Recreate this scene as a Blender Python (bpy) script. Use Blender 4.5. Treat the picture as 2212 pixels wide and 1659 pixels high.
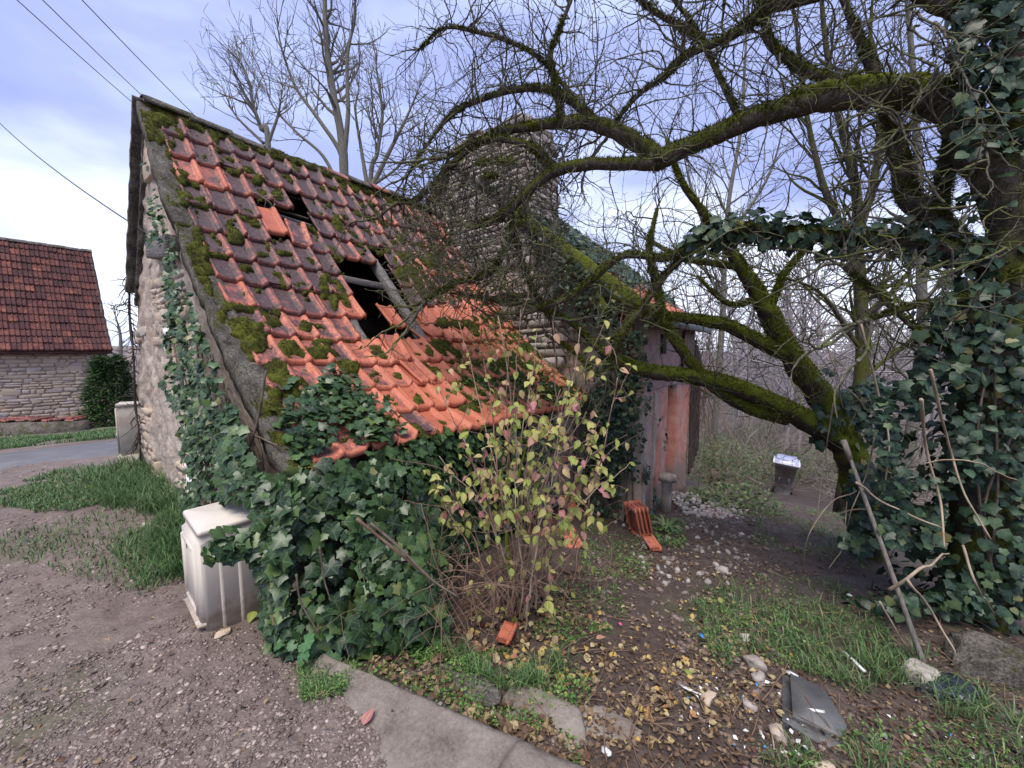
import bpy, bmesh, math, random
import numpy as np
from mathutils import Matrix, Vector

for _o in list(bpy.data.objects):
    bpy.data.objects.remove(_o)
rng = np.random.default_rng(11)
random.seed(11)
scene = bpy.context.scene
COL = scene.collection
rad = math.radians

# ------------------------------------------------------------------ camera
EYE = 1.6
PITCH = rad(5.0)
FOC = 384.0                                   # focal length in pixels of a 1024 px wide picture
cam_d = bpy.data.cameras.new('camera')
cam_d.sensor_width = 36.0
cam_d.lens = 36.0 * FOC / 1024.0
cam_d.clip_start = 0.05
cam_d.clip_end = 3000.0
cam = bpy.data.objects.new('camera', cam_d)
cam.location = (0, 0, EYE)
cam.rotation_euler = (rad(90) - PITCH, 0, 0)
COL.objects.link(cam)
scene.camera = cam

# ------------------------------------------------------------------ sky, sun, exposure
SUN_EL, SUN_AZ = 64.0, 195.0                  # azimuth clockwise from +Y (seen from above)
world = bpy.data.worlds.new('World')
scene.world = world
world.use_nodes = True


def build_sky():
    nt = world.node_tree
    nt.nodes.clear()
    N = nt.nodes.new
    L = nt.links.new
    out = N('ShaderNodeOutputWorld')
    bg = N('ShaderNodeBackground')
    bg.inputs['Strength'].default_value = 0.1
    sky = N('ShaderNodeTexSky')
    sky.sky_type = 'NISHITA'
    sky.sun_disc = False
    sky.sun_elevation = rad(SUN_EL)
    sky.sun_rotation = rad(SUN_AZ)
    sky.air_density = 1.0
    sky.dust_density = 1.5
    sky.ozone_density = 2.0
    tc = N('ShaderNodeTexCoord')
    sep = N('ShaderNodeSeparateXYZ')
    L(tc.outputs['Generated'], sep.inputs[0])
    mp = N('ShaderNodeMapping')
    mp.inputs['Scale'].default_value = (1.3, 1.3, 3.4)
    mp.inputs['Location'].default_value = (0.35, 0.1, 0.2)
    L(tc.outputs['Generated'], mp.inputs[0])
    n1 = N('ShaderNodeTexNoise')
    n1.inputs['Scale'].default_value = 1.6
    n1.inputs['Detail'].default_value = 7.0
    n1.inputs['Roughness'].default_value = 0.5
    n1.inputs['Distortion'].default_value = 0.35
    L(mp.outputs[0], n1.inputs['Vector'])
    # cloud colour: lavender grey body to pale tops
    r1 = N('ShaderNodeValToRGB')
    r1.color_ramp.elements[0].position = 0.36
    r1.color_ramp.elements[0].color = (2.8, 3.3, 6.3, 1)
    r1.color_ramp.elements[1].position = 0.70
    r1.color_ramp.elements[1].color = (5.2, 6.1, 8.9, 1)
    e = r1.color_ramp.elements.new(0.52)
    e.color = (3.5, 4.1, 7.1, 1)
    L(n1.outputs['Fac'], r1.inputs[0])
    # thin bright air close to the horizon, broken by a second cloud layer
    n2 = N('ShaderNodeTexNoise')
    n2.inputs['Scale'].default_value = 1.9
    n2.inputs['Detail'].default_value = 5.0
    n2.inputs['Roughness'].default_value = 0.48
    mp2 = N('ShaderNodeMapping')
    mp2.inputs['Scale'].default_value = (1.0, 1.0, 2.2)
    mp2.inputs['Location'].default_value = (3.1, 1.7, 0.4)
    L(tc.outputs['Generated'], mp2.inputs[0])
    L(mp2.outputs[0], n2.inputs['Vector'])
    m1 = N('ShaderNodeMapRange')
    m1.inputs['From Min'].default_value = 0.62
    m1.inputs['From Max'].default_value = -0.02
    m1.interpolation_type = 'SMOOTHSTEP'
    L(sep.outputs['Z'], m1.inputs['Value'])
    mm = N('ShaderNodeMath')
    mm.operation = 'MULTIPLY_ADD'
    mm.inputs[1].default_value = 1.0
    mm.inputs[2].default_value = -0.5
    L(n2.outputs['Fac'], mm.inputs[0])
    ma = N('ShaderNodeMath')
    ma.operation = 'MULTIPLY_ADD'
    ma.inputs[1].default_value = 2.6
    L(mm.outputs[0], ma.inputs[0])
    L(m1.outputs[0], ma.inputs[2])
    m2 = N('ShaderNodeMapRange')
    m2.inputs['From Min'].default_value = 0.42
    m2.inputs['From Max'].default_value = 1.15
    m2.interpolation_type = 'SMOOTHSTEP'
    L(ma.outputs[0], m2.inputs['Value'])
    mx = N('ShaderNodeMix')
    mx.data_type = 'RGBA'
    mx.inputs['B'].default_value = (8.6, 9.2, 10.6, 1)
    L(m2.outputs[0], mx.inputs['Factor'])
    L(r1.outputs[0], mx.inputs['A'])
    # a little of the clear sky shows through the cover
    mx2 = N('ShaderNodeMix')
    mx2.data_type = 'RGBA'
    mx2.inputs['Factor'].default_value = 0.88
    L(sky.outputs[0], mx2.inputs['A'])
    L(mx.outputs['Result'], mx2.inputs['B'])
    L(mx2.outputs['Result'], bg.inputs['Color'])
    L(bg.outputs[0], out.inputs[0])


build_sky()
sun_d = bpy.data.lights.new('sun', 'SUN')
sun_d.energy = 2.7
sun_d.angle = rad(32)
sun_d.color = (1.0, 0.92, 0.80)
sun = bpy.data.objects.new('sun', sun_d)
_az, _el = rad(SUN_AZ), rad(SUN_EL)
_sd = Vector((math.sin(_az) * math.cos(_el), math.cos(_az) * math.cos(_el), math.sin(_el)))
sun.rotation_euler = _sd.to_track_quat('Z', 'Y').to_euler()
sun.location = (0, 0, 30)
COL.objects.link(sun)
scene.view_settings.view_transform = 'Standard'
scene.view_settings.look = 'None'
scene.view_settings.exposure = 0.7
scene.view_settings.gamma = 1.0
scene.view_settings.use_curve_mapping = False
scene.render.engine = 'CYCLES'
scene.cycles.use_denoising = True
scene.cycles.use_adaptive_sampling = True
scene.cycles.adaptive_threshold = 0.014
scene.cycles.max_bounces = 4
scene.cycles.diffuse_bounces = 2
scene.cycles.glossy_bounces = 2
scene.cycles.transmission_bounces = 2
scene.cycles.transparent_max_bounces = 4
scene.cycles.caustics_reflective = False
scene.cycles.caustics_refractive = False

# ------------------------------------------------------------------ coordinates
R2 = np.array([0.6065, 0.7951])               # along the ridge of the barn
N2 = np.array([-0.7951, 0.6065])              # from its eave towards its ridge
R3 = np.array([R2[0], R2[1], 0.0])
N3 = np.array([N2[0], N2[1], 0.0])
Z3 = np.array([0, 0, 1.0])


def W(a, b, z):
    return np.array([a * R2[0] + b * N2[0], a * R2[1] + b * N2[1], z])


def Wv(a, b, z):
    a, b, z = np.broadcast_arrays(np.asarray(a, float), np.asarray(b, float), np.asarray(z, float))
    return np.stack([a * R2[0] + b * N2[0], a * R2[1] + b * N2[1], z], -1)


def ray(u, v):
    px = (u / 2212 * 1024 - 512) / FOC
    py = (384 - v / 2212 * 1024) / FOC
    return np.array([px, math.cos(PITCH) + math.sin(PITCH) * py, -math.sin(PITCH) + math.cos(PITCH) * py])


def at(u, v, d):
    """survey point: the place seen in direction (u, v) that stands d metres ahead"""
    r = ray(u, v)
    return np.array([0, 0, EYE]) + r * d / r[1]


def proj(P):
    P = np.atleast_2d(P)
    y = P[:, 1]
    z = P[:, 2] - EYE
    c, s = math.cos(PITCH), math.sin(PITCH)
    f = y * c - z * s
    up = y * s + z * c
    k = 2212 / 1024
    fs = np.where(f > 1e-3, f, 1e-3)
    return (512 + FOC * P[:, 0] / fs) * k, (384 - FOC * up / fs) * k, f


# ------------------------------------------------------------------ noise
def _h(ix, iy, iz):
    n = (ix * 374761393 + iy * 668265263 + iz * 2147483647 + 1013904223).astype(np.int64)
    n = (n ^ (n >> 13)) * 1274126177
    n = n ^ (n >> 16)
    return (n & 0xFFFFFF).astype(float) / 0xFFFFFF


def vnoise(P, scale=1.0, seed=0):
    P = np.asarray(P, float) * scale
    if P.shape[-1] == 2:
        P = np.concatenate([P, np.zeros(P.shape[:-1] + (1,))], -1)
    P = P + seed * 17.31
    i = np.floor(P).astype(np.int64)
    f = P - i
    f = f * f * (3 - 2 * f)
    x, y, z = i[..., 0], i[..., 1], i[..., 2]
    fx, fy, fz = f[..., 0], f[..., 1], f[..., 2]
    r = 0
    for dz in (0, 1):
        for dy in (0, 1):
            for dx in (0, 1):
                w = (fx if dx else 1 - fx) * (fy if dy else 1 - fy) * (fz if dz else 1 - fz)
                r = r + w * _h(x + dx, y + dy, z + dz)
    return r


def fbm(P, scale=1.0, octv=4, seed=0, gain=0.5):
    s, amp, tot = 0, 1.0, 0
    for k in range(octv):
        s = s + amp * vnoise(P, scale * 2 ** k, seed + k)
        tot += amp
        amp *= gain
    return s / tot


# ------------------------------------------------------------------ terrain
_TA = [-400, 0.8, 5, 6.4, 7.7, 12, 20, 60, 400]
_TZ = [0.0, 0.0, -0.66, -0.72, -0.92, -2.05, -2.7, -3.4, -3.6]
_TB = [-400, 7.6, 17, 60, 400]
_TBZ = [0, 0, -0.7, -1.3, -1.5]


def terr(x, y):
    x = np.asarray(x, float)
    y = np.asarray(y, float)
    a = x * R2[0] + y * R2[1]
    b = x * N2[0] + y * N2[1]
    left = np.clip((b - 2.6) / 0.8, 0, 1) * (1 - np.clip((a - 5.5) / 9, 0, 1))
    za = np.interp(a, _TA, _TZ)
    z = za * (1 - left) + np.interp(b, _TB, _TBZ)
    # rise to the far side of the little valley
    far = np.clip((np.hypot(x, y) - 30) / 120, 0, 1)
    ang = np.arctan2(x, y)
    z = z + far * far * (2.0 + 7.0 * (0.5 + 0.35 * np.sin(ang * 7 + 1) + 0.2 * np.sin(ang * 17)))
    # a low bank under the trees
    z = z + 0.16 * np.exp(-((x - 3.2) ** 2 + (y - 2.7) ** 2) / 1.2)
    return z


def ground_pt(u, v):
    """where the direction (u, v) meets the ground"""
    r = ray(u, v)
    t = 0.5
    for k in range(4000):
        p = np.array([0, 0, EYE]) + r * t
        if p[2] < terr(p[0], p[1]):
            break
        t += 0.004 * max(1, t * 0.3)
    return p


# ------------------------------------------------------------------ mesh helpers
def mk_mesh(name, V, faces, attrs=None, smooth=False):
    """faces: list of int arrays (n,3) or (n,4)"""
    V = np.asarray(V, np.float32)
    me = bpy.data.meshes.new(name)
    faces = [np.asarray(f, np.int32) for f in faces if len(f)]
    me.vertices.add(len(V))
    me.vertices.foreach_set('co', V.ravel())
    nl = sum(f.size for f in faces)
    npoly = sum(len(f) for f in faces)
    me.loops.add(nl)
    me.loops.foreach_set('vertex_index', np.concatenate([f.ravel() for f in faces]))
    me.polygons.add(npoly)
    tot = np.concatenate([np.full(len(f), f.shape[1], np.int32) for f in faces])
    st = np.concatenate([[0], np.cumsum(tot)[:-1]]).astype(np.int32)
    me.polygons.foreach_set('loop_start', st)
    me.polygons.foreach_set('loop_total', tot)
    if smooth:
        me.polygons.foreach_set('use_smooth', np.ones(npoly, bool))
    me.update(calc_edges=True)
    for k, arr in (attrs or {}).items():
        at_ = me.attributes.new(k, 'FLOAT', 'POINT')
        at_.data.foreach_set('value', np.asarray(arr, np.float32))
    return me


class MB:
    def __init__(s):
        s.V, s.F, s.n, s.A = [], {3: [], 4: []}, 0, []

    def add(s, V, F, c=0.0):
        V = np.asarray(V, float).reshape(-1, 3)
        if isinstance(F, (list, tuple)) and len(F) and hasattr(F[0], 'shape'):
            Fs = F
        else:
            Fs = [np.asarray(F)]
        for f in Fs:
            if len(f):
                s.F[f.shape[1]].append(f + s.n)
        s.V.append(V)
        s.A.append(np.broadcast_to(np.asarray(c, float), (len(V),)))
        s.n += len(V)

    def box(s, p0, p1, c=0.0, fr=None):
        x0, y0, z0 = p0
        x1, y1, z1 = p1
        V = np.array([(x0, y0, z0), (x1, y0, z0), (x1, y1, z0), (x0, y1, z0), (x0, y0, z1), (x1, y0, z1), (x1, y1, z1), (x0, y1, z1)], float)
        if fr is not None:
            V = V @ fr[0] + fr[1]
        s.add(V, np.array([(0, 3, 2, 1), (4, 5, 6, 7), (0, 1, 5, 4), (1, 2, 6, 5), (2, 3, 7, 6), (3, 0, 4, 7)]), c)

    def tube(s, P, rr, sides=8, bump=0.0, cap=True, c=0.0, seed=0):
        P = np.asarray(P, float)
        n = len(P)
        rr = np.broadcast_to(np.asarray(rr, float), (n,))
        T = np.gradient(P, axis=0)
        T /= np.linalg.norm(T, axis=1)[:, None] + 1e-9
        up = np.array([0, 0, 1.0]) if abs(T[0][2]) < 0.9 else np.array([1.0, 0, 0])
        A = np.cross(T[0], up)
        A /= np.linalg.norm(A)
        rings = []
        ang = np.arange(sides) / sides * 2 * math.pi
        for i in range(n):
            A = A - T[i] * (A @ T[i])
            A /= np.linalg.norm(A) + 1e-9
            B = np.cross(T[i], A)
            d = np.cos(ang)[:, None] * A + np.sin(ang)[:, None] * B
            rings.append(P[i] + d * rr[i])
        V = np.concatenate(rings)
        if bump:
            C = np.repeat(P, sides, 0)
            D = V - C
            nz = fbm(V, 9.0, 3, seed) - 0.5 + 0.6 * (fbm(V, 30.0, 2, seed + 5) - 0.5)
            V = C + D * (1 + bump * nz * 2)[:, None]
        i = np.arange(n - 1)[:, None] * sides
        j = np.arange(sides)[None, :]
        k = (j + 1) % sides
        F = np.stack([i + j, i + k, i + k + sides, i + j + sides], -1).reshape(-1, 4)
        fs = [F]
        if cap:
            V = np.concatenate([V, P[:1], P[-1:]])
            j = np.arange(sides)
            k = (j + 1) % sides
            fs.append(np.stack([k, j, np.full(sides, n * sides)], -1))
            fs.append(np.stack([j + (n - 1) * sides, k + (n - 1) * sides, np.full(sides, n * sides + 1)], -1))
        s.add(V, fs, c)

    def segs(s, P0, P1, r0, r1, sides=3, c=0.0):
        P0, P1 = np.asarray(P0, float), np.asarray(P1, float)
        n = len(P0)
        if n == 0:
            return
        T = P1 - P0
        T /= np.linalg.norm(T, axis=1)[:, None] + 1e-9
        up = np.where(np.abs(T[:, 2:3]) < 0.9, np.array([[0, 0, 1.0]]), np.array([[1.0, 0, 0]]))
        A = np.cross(T, up)
        A /= np.linalg.norm(A, axis=1)[:, None] + 1e-9
        B = np.cross(T, A)
        ang = np.arange(sides) / sides * 2 * math.pi
        D = np.cos(ang)[None, :, None] * A[:, None] + np.sin(ang)[None, :, None] * B[:, None]
        a = P0[:, None] + D * np.asarray(r0)[:, None, None]
        b = P1[:, None] + D * np.asarray(r1)[:, None, None]
        V = np.concatenate([a, b], 1).reshape(-1, 3)
        j = np.arange(sides)
        k = (j + 1) % sides
        f = np.stack([j, k, k + sides, j + sides], -1)
        F = (np.arange(n)[:, None, None] * (2 * sides) + f[None]).reshape(-1, 4)
        s.add(V, F, np.repeat(np.broadcast_to(c, (n,)), 2 * sides))

    def build(s, name, mat, parent=None, smooth=False):
        V = np.concatenate(s.V)
        fs = []
        for k in (3, 4):
            if s.F[k]:
                fs.append(np.concatenate(s.F[k]))
        me = mk_mesh(name, V, fs, {'c': np.concatenate(s.A)}, smooth)
        return obj(name, me, mat, parent)


def obj(name, me, mat=None, parent=None, M=None):
    o = bpy.data.objects.new(name, me)
    if mat is not None:
        if me.materials:
            if me.materials[0] != mat:
                me.materials[0] = mat
        else:
            me.materials.append(mat)
    COL.objects.link(o)
    if M is not None:
        o.matrix_world = M
    if parent is not None:
        o.parent = parent
        if parent.type == 'EMPTY':
            o.matrix_parent_inverse = Matrix.Translation(-Vector(parent.location))
    return o


def tag(o, label=None, cat=None, group=None, kind=None):
    if label:
        o['label'] = label
    if cat:
        o['category'] = cat
    if group:
        o['group'] = group
    if kind:
        o['kind'] = kind
    return o


def thing(name, base, label, cat, group=None):
    o = bpy.data.objects.new(name, None)
    o.empty_display_size = 0.1
    o.location = tuple(float(x) for x in base)
    COL.objects.link(o)
    return tag(o, label, cat, group)


def frame(X, Y, Z, p, sx=1, sy=1, sz=1):
    M = Matrix.Identity(4)
    for i in range(3):
        M[i][0] = X[i] * sx
        M[i][1] = Y[i] * sy
        M[i][2] = Z[i] * sz
        M[i][3] = p[i]
    return M


def unit(v):
    v = np.asarray(v, float)
    return v / (np.linalg.norm(v, axis=-1, keepdims=True) + 1e-9)


def spline(P, n):
    """Catmull-Rom through the rows of P, n points"""
    P = np.asarray(P, float)
    m = len(P)
    E = np.concatenate([[2 * P[0] - P[1]], P, [2 * P[-1] - P[-2]]])
    t = np.linspace(0, m - 1, n)
    i = np.minimum(t.astype(int), m - 2)
    f = (t - i)[:, None]
    a, b, c, d = E[i], E[i + 1], E[i + 2], E[i + 3]
    return 0.5 * (2 * b + (c - a) * f + (2 * a - 5 * b + 4 * c - d) * f * f + (3 * b - a - 3 * c + d) * f ** 3)


def instances(T, pos, X, Y, Z, sc):
    """copies of template verts T (k,3); pos (n,3), axes (n,3), sc (n,) or (n,3) -> (n*k,3)"""
    sc = np.asarray(sc, float)
    if sc.ndim == 1:
        sc = np.repeat(sc[:, None], 3, 1)
    V = pos[:, None] + T[None, :, 0:1] * (X * sc[:, 0:1])[:, None] + T[None, :, 1:2] * (Y * sc[:, 1:2])[:, None] + T[None, :, 2:3] * (Z * sc[:, 2:3])[:, None]
    return V.reshape(-1, 3)


def inst_faces(F, n, k):
    F = np.asarray(F)
    return (np.arange(n)[:, None, None] * k + F[None]).reshape(-1, F.shape[1])


def inside(poly, u, v):
    poly = np.asarray(poly, float)
    r = np.zeros(np.shape(u), bool)
    j = len(poly) - 1
    for i in range(len(poly)):
        xi, yi = poly[i]
        xj, yj = poly[j]
        c = ((yi > v) != (yj > v)) & (u < (xj - xi) * (v - yi) / (yj - yi + 1e-12) + xi)
        r ^= c
        j = i
    return r

# ------------------------------------------------------------------ materials
class NT:
    def __init__(s, name):
        s.m = bpy.data.materials.new(name)
        s.m.use_nodes = True
        s.nt = s.m.node_tree
        s.nt.nodes.clear()

    def N(s, t):
        return s.nt.nodes.new(t)

    def put(s, inp, v):
        if isinstance(v, bpy.types.NodeSocket):
            s.nt.links.new(v, inp)
        elif v is not None:
            if isinstance(v, (tuple, list)) and len(v) == 3 and inp.type == 'RGBA':
                v = (*v, 1)
            inp.default_value = v

    def pos(s):
        if not hasattr(s, '_g'):
            s._g = s.N('ShaderNodeNewGeometry')
        return s._g.outputs['Position']

    def nrm(s):
        s.pos()
        return s._g.outputs['Normal']

    def sep(s, v):
        n = s.N('ShaderNodeSeparateXYZ')
        s.put(n.inputs[0], v)
        return n.outputs

    def objc(s):
        n = s.N('ShaderNodeTexCoord')
        return n.outputs['Object']

    def info(s, k):
        if not hasattr(s, '_i'):
            s._i = s.N('ShaderNodeObjectInfo')
        return s._i.outputs[k]

    def attr(s, k):
        n = s.N('ShaderNodeAttribute')
        n.attribute_name = k
        return n.outputs['Fac']

    def scale(s, vec, sc):
        n = s.N('ShaderNodeMapping')
        n.inputs['Scale'].default_value = sc
        s.put(n.inputs[0], vec)
        return n.outputs[0]

    def vadd(s, a, b):
        n = s.N('ShaderNodeVectorMath')
        n.operation = 'ADD'
        s.put(n.inputs[0], a)
        s.put(n.inputs[1], b)
        return n.outputs[0]

    def noise(s, scale, detail=4, rough=0.55, vec=None, dist=0.0):
        n = s.N('ShaderNodeTexNoise')
        n.inputs['Scale'].default_value = scale
        n.inputs['Detail'].default_value = detail
        n.inputs['Roughness'].default_value = rough
        n.inputs['Distortion'].default_value = dist
        s.put(n.inputs['Vector'], vec if vec is not None else s.pos())
        return n.outputs['Fac']

    def voro(s, scale, vec=None, feat='F1', out='Distance'):
        n = s.N('ShaderNodeTexVoronoi')
        n.feature = feat
        n.inputs['Scale'].default_value = scale
        s.put(n.inputs['Vector'], vec if vec is not None else s.pos())
        return n.outputs[out]

    def ramp(s, f, stops, interp='LINEAR'):
        n = s.N('ShaderNodeValToRGB')
        cr = n.color_ramp
        cr.interpolation = interp
        while len(cr.elements) > 1:
            cr.elements.remove(cr.elements[-1])
        for i, (p, c) in enumerate(stops):
            e = cr.elements[0] if i == 0 else cr.elements.new(p)
            e.position = p
            e.color = (*c, 1) if len(c) == 3 else c
        s.put(n.inputs[0], f)
        return n.outputs[0]

    def step(s, f, lo, hi):
        n = s.N('ShaderNodeMapRange')
        n.interpolation_type = 'SMOOTHSTEP'
        s.put(n.inputs['Value'], f)
        s.put(n.inputs['From Min'], lo)
        s.put(n.inputs['From Max'], hi)
        return n.outputs[0]

    def math(s, op, a, b=None, c=None):
        n = s.N('ShaderNodeMath')
        n.operation = op
        s.put(n.inputs[0], a)
        s.put(n.inputs[1], b)
        s.put(n.inputs[2], c)
        return n.outputs[0]

    def mix(s, f, a, b, mode='MIX'):
        n = s.N('ShaderNodeMix')
        n.data_type = 'RGBA'
        n.blend_type = mode
        s.put(n.inputs['Factor'], f)
        s.put(n.inputs['A'], a)
        s.put(n.inputs['B'], b)
        return n.outputs['Result']

    def done(s, col, rough=0.85, spec=0.3, bump=None, bs=0.3, bd=0.01, metal=0.0, trans=0.0):
        p = s.N('ShaderNodeBsdfPrincipled')
        s.put(p.inputs['Base Color'], col)
        s.put(p.inputs['Roughness'], rough)
        s.put(p.inputs['Specular IOR Level'], spec)
        p.inputs['Metallic'].default_value = metal
        if bump is not None:
            b = s.N('ShaderNodeBump')
            b.inputs['Strength'].default_value = bs
            b.inputs['Distance'].default_value = bd
            s.put(b.inputs['Height'], bump)
            s.nt.links.new(b.outputs[0], p.inputs['Normal'])
        o = s.N('ShaderNodeOutputMaterial')
        sh = p.outputs[0]
        if trans:
            t = s.N('ShaderNodeBsdfTranslucent')
            s.put(t.inputs['Color'], col)
            mxs = s.N('ShaderNodeMixShader')
            mxs.inputs[0].default_value = trans
            s.nt.links.new(sh, mxs.inputs[1])
            s.nt.links.new(t.outputs[0], mxs.inputs[2])
            sh = mxs.outputs[0]
        s.nt.links.new(sh, o.inputs[0])
        return s.m


def noise_mat(name, stops, scale=6, detail=5, rough=0.85, spec=0.25, bump=0.4, bscale=None, bd=0.01, rand=0.0, stretch=None, nrough=0.6):
    t = NT(name)
    v = t.pos()
    if stretch:
        v = t.scale(v, stretch)
    if rand:
        off = t.math('MULTIPLY', t.info('Random'), 60.0)
        v = t.vadd(v, off)
    f = t.noise(scale, detail, nrough, v)
    if rand:
        f = t.math('ADD', f, t.math('MULTIPLY', t.math('SUBTRACT', t.info('Random'), 0.5), rand))
    col = t.ramp(f, stops)
    b = t.noise(bscale or scale * 5, 5, 0.65, v)
    return t.done(col, rough, spec, b, bump, bd)


M = {}


def mats():
    # ---- weathered clay roof tile: obj.color = (grime, yellow lichen, -)
    t = NT('clay_tile')
    p = t.vadd(t.pos(), t.math('MULTIPLY', t.info('Random'), 3.0))
    rnd = t.info('Random')
    ocol = t.N('ShaderNodeSeparateColor')
    t.nt.links.new(t.info('Color'), ocol.inputs[0])
    grime, yel = ocol.outputs[0], ocol.outputs[1]
    base = t.ramp(t.math('ADD', t.math('MULTIPLY', t.noise(7, 4, 0.6, p), 0.6), t.math('MULTIPLY', rnd, 0.42)),
                  [(0.2, (0.36, 0.095, 0.055)), (0.5, (0.47, 0.14, 0.078)), (0.8, (0.55, 0.195, 0.12)), (1.0, (0.56, 0.25, 0.175))])
    n1 = t.noise(9, 7, 0.72, p)
    n2 = t.noise(38, 5, 0.65, p)
    g = t.math('ADD', t.math('MULTIPLY', n1, 0.66), t.math('MULTIPLY', n2, 0.34))
    g = t.math('ADD', t.math('MULTIPLY', t.math('SUBTRACT', g, 0.5), 2.6), 0.5)
    # raised ribs stay cleaner than the pans
    rib = t.attr('c')
    thr = t.math('ADD', t.math('SUBTRACT', 0.98, t.math('MULTIPLY', grime, 0.98)), t.math('MULTIPLY', rib, 0.34))
    purp = t.step(g, t.math('SUBTRACT', thr, 0.20), t.math('ADD', thr, 0.10))
    col = t.mix(t.math('MULTIPLY', purp, 0.92), base, t.ramp(n2, [(0.3, (0.145, 0.055, 0.049)), (0.7, (0.30, 0.108, 0.09))]))
    blk = t.step(g, t.math('ADD', thr, 0.08), t.math('ADD', thr, 0.28))
    col = t.mix(t.math('MULTIPLY', blk, 0.9), col, t.ramp(n2, [(0.35, (0.026, 0.021, 0.024)), (0.68, (0.095, 0.070, 0.072))]))
    n3 = t.noise(14, 6, 0.7, t.vadd(p, (5, 3, 1)))
    ythr = t.math('SUBTRACT', 0.86, t.math('MULTIPLY', yel, 0.62))
    col = t.mix(t.step(n3, ythr, t.math('ADD', ythr, 0.07)), col, t.ramp(n2, [(0.3, (0.33, 0.17, 0.02)), (0.7, (0.52, 0.27, 0.04))]))
    # specks of white and dark lichen
    sp = t.voro(95, p)
    spk = t.math('MULTIPLY', t.step(sp, 0.30, 0.22), t.step(t.noise(20, 3, 0.6, t.vadd(p, (9, 1, 4))), 0.60, 0.66))
    col = t.mix(t.math('MULTIPLY', spk, t.math('MULTIPLY', grime, 0.9)), col, (0.42, 0.36, 0.35))
    sp2 = t.voro(42, t.vadd(p, (2, 8, 3)))
    dsp = t.math('MULTIPLY', t.step(sp2, 0.26, 0.17), t.step(t.noise(12, 2, 0.6, t.vadd(p, (3, 1, 7))), 0.47, 0.53))
    col = t.mix(t.math('MULTIPLY', dsp, t.math('ADD', 0.25, t.math('MULTIPLY', grime, 0.7))), col, (0.03, 0.028, 0.022))
    col = t.mix(0.55, col, t.ramp(t.noise(130, 3, 0.75, p), [(0.34, (0.45, 0.42, 0.42)), (0.5, (0.95, 0.95, 0.95)), (0.66, (1.5, 1.45, 1.4))]), 'MULTIPLY')
    M['tile'] = t.done(col, t.ramp(g, [(0.1, (0.42, 0.42, 0.42)), (0.9, (0.72, 0.72, 0.72))]), 0.4, t.math('ADD', n2, n1), 0.35, 0.006)

    # ---- old dark tiles of the house across the road
    t = NT('old_tile')
    p = t.vadd(t.pos(), t.math('MULTIPLY', t.info('Random'), 30.0))
    f = t.math('ADD', t.math('MULTIPLY', t.noise(5, 5, 0.65, p), 0.55), t.math('MULTIPLY', t.math('FRACT', t.math('ADD', t.info('Random'), t.attr('c'))), 0.22))
    f = t.math('ADD', f, t.math('MULTIPLY', t.noise(17, 4, 0.7, t.scale(p, (1, 1, .35))), 0.3))
    col = t.ramp(f, [(0.32, (0.040, 0.023, 0.024)), (0.50, (0.080, 0.036, 0.036)), (0.62, (0.13, 0.052, 0.046)), (0.72, (0.25, 0.095, 0.062)), (0.82, (0.30, 0.19, 0.14))])
    M['old_tile'] = t.done(col, 0.8, 0.25, t.noise(40, 4), 0.4, 0.01)

    # ---- ivy leaves
    t = NT('ivy_leaf')
    r = t.math('FRACT', t.math('ADD', t.attr('c'), t.info('Random')))
    col = t.ramp(r, [(0.0, (0.012, 0.030, 0.014)), (0.4, (0.026, 0.060, 0.022)), (0.7, (0.044, 0.090, 0.030)), (0.88, (0.075, 0.135, 0.038)), (0.955, (0.13, 0.19, 0.055)), (0.985, (0.20, 0.20, 0.07)), (1.0, (0.16, 0.09, 0.045))])
    col = t.mix(t.math('MULTIPLY', t.step(t.attr('vein'), 0.82, 0.98), 0.35), col, (0.16, 0.24, 0.12))
    col = t.mix(0.35, col, t.ramp(t.noise(35, 3), [(0.3, (0.4, 0.45, 0.4)), (0.7, (1.35, 1.3, 1.3))]), 'MULTIPLY')
    M['ivy'] = t.done(col, 0.36, 0.4, t.noise(55, 3), 0.12, 0.004, trans=0.12)
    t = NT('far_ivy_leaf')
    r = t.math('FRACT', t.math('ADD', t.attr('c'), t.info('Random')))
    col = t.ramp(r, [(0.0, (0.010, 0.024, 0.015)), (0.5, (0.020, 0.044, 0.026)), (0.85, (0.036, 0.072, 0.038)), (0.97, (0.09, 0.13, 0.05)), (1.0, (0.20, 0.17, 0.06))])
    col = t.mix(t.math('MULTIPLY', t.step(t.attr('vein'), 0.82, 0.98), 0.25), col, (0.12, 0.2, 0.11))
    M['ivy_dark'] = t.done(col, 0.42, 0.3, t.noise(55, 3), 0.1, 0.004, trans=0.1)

    # ---- autumn leaves of the shrub, fallen leaves
    t = NT('autumn_leaf')
    r = t.math('FRACT', t.math('ADD', t.attr('c'), t.info('Random')))
    c1 = t.ramp(r, [(0.0, (0.22, 0.29, 0.06)), (0.3, (0.33, 0.38, 0.085)), (0.55, (0.44, 0.45, 0.13)), (0.72, (0.48, 0.42, 0.16)), (0.83, (0.47, 0.32, 0.19)), (0.91, (0.50, 0.21, 0.20)), (0.96, (0.40, 0.14, 0.17)), (1.0, (0.28, 0.32, 0.08))])
    off = t.vadd(t.pos(), (4, 2, 9))
    c1 = t.mix(t.step(t.noise(18, 3, 0.6), 0.56, 0.74), c1, (0.48, 0.28, 0.15))
    c1 = t.mix(t.step(t.noise(60, 3, 0.6, off), 0.66, 0.70), c1, (0.10, 0.055, 0.03))
    c1 = t.mix(t.math('MULTIPLY', t.step(t.attr('vein'), 0.75, 0.98), 0.35), c1, (0.6, 0.55, 0.3))
    M['autumn'] = t.done(c1, 0.55, 0.35, t.noise(70, 3), 0.15, 0.004, trans=0.3)
    t = NT('fallen_leaf')
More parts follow.
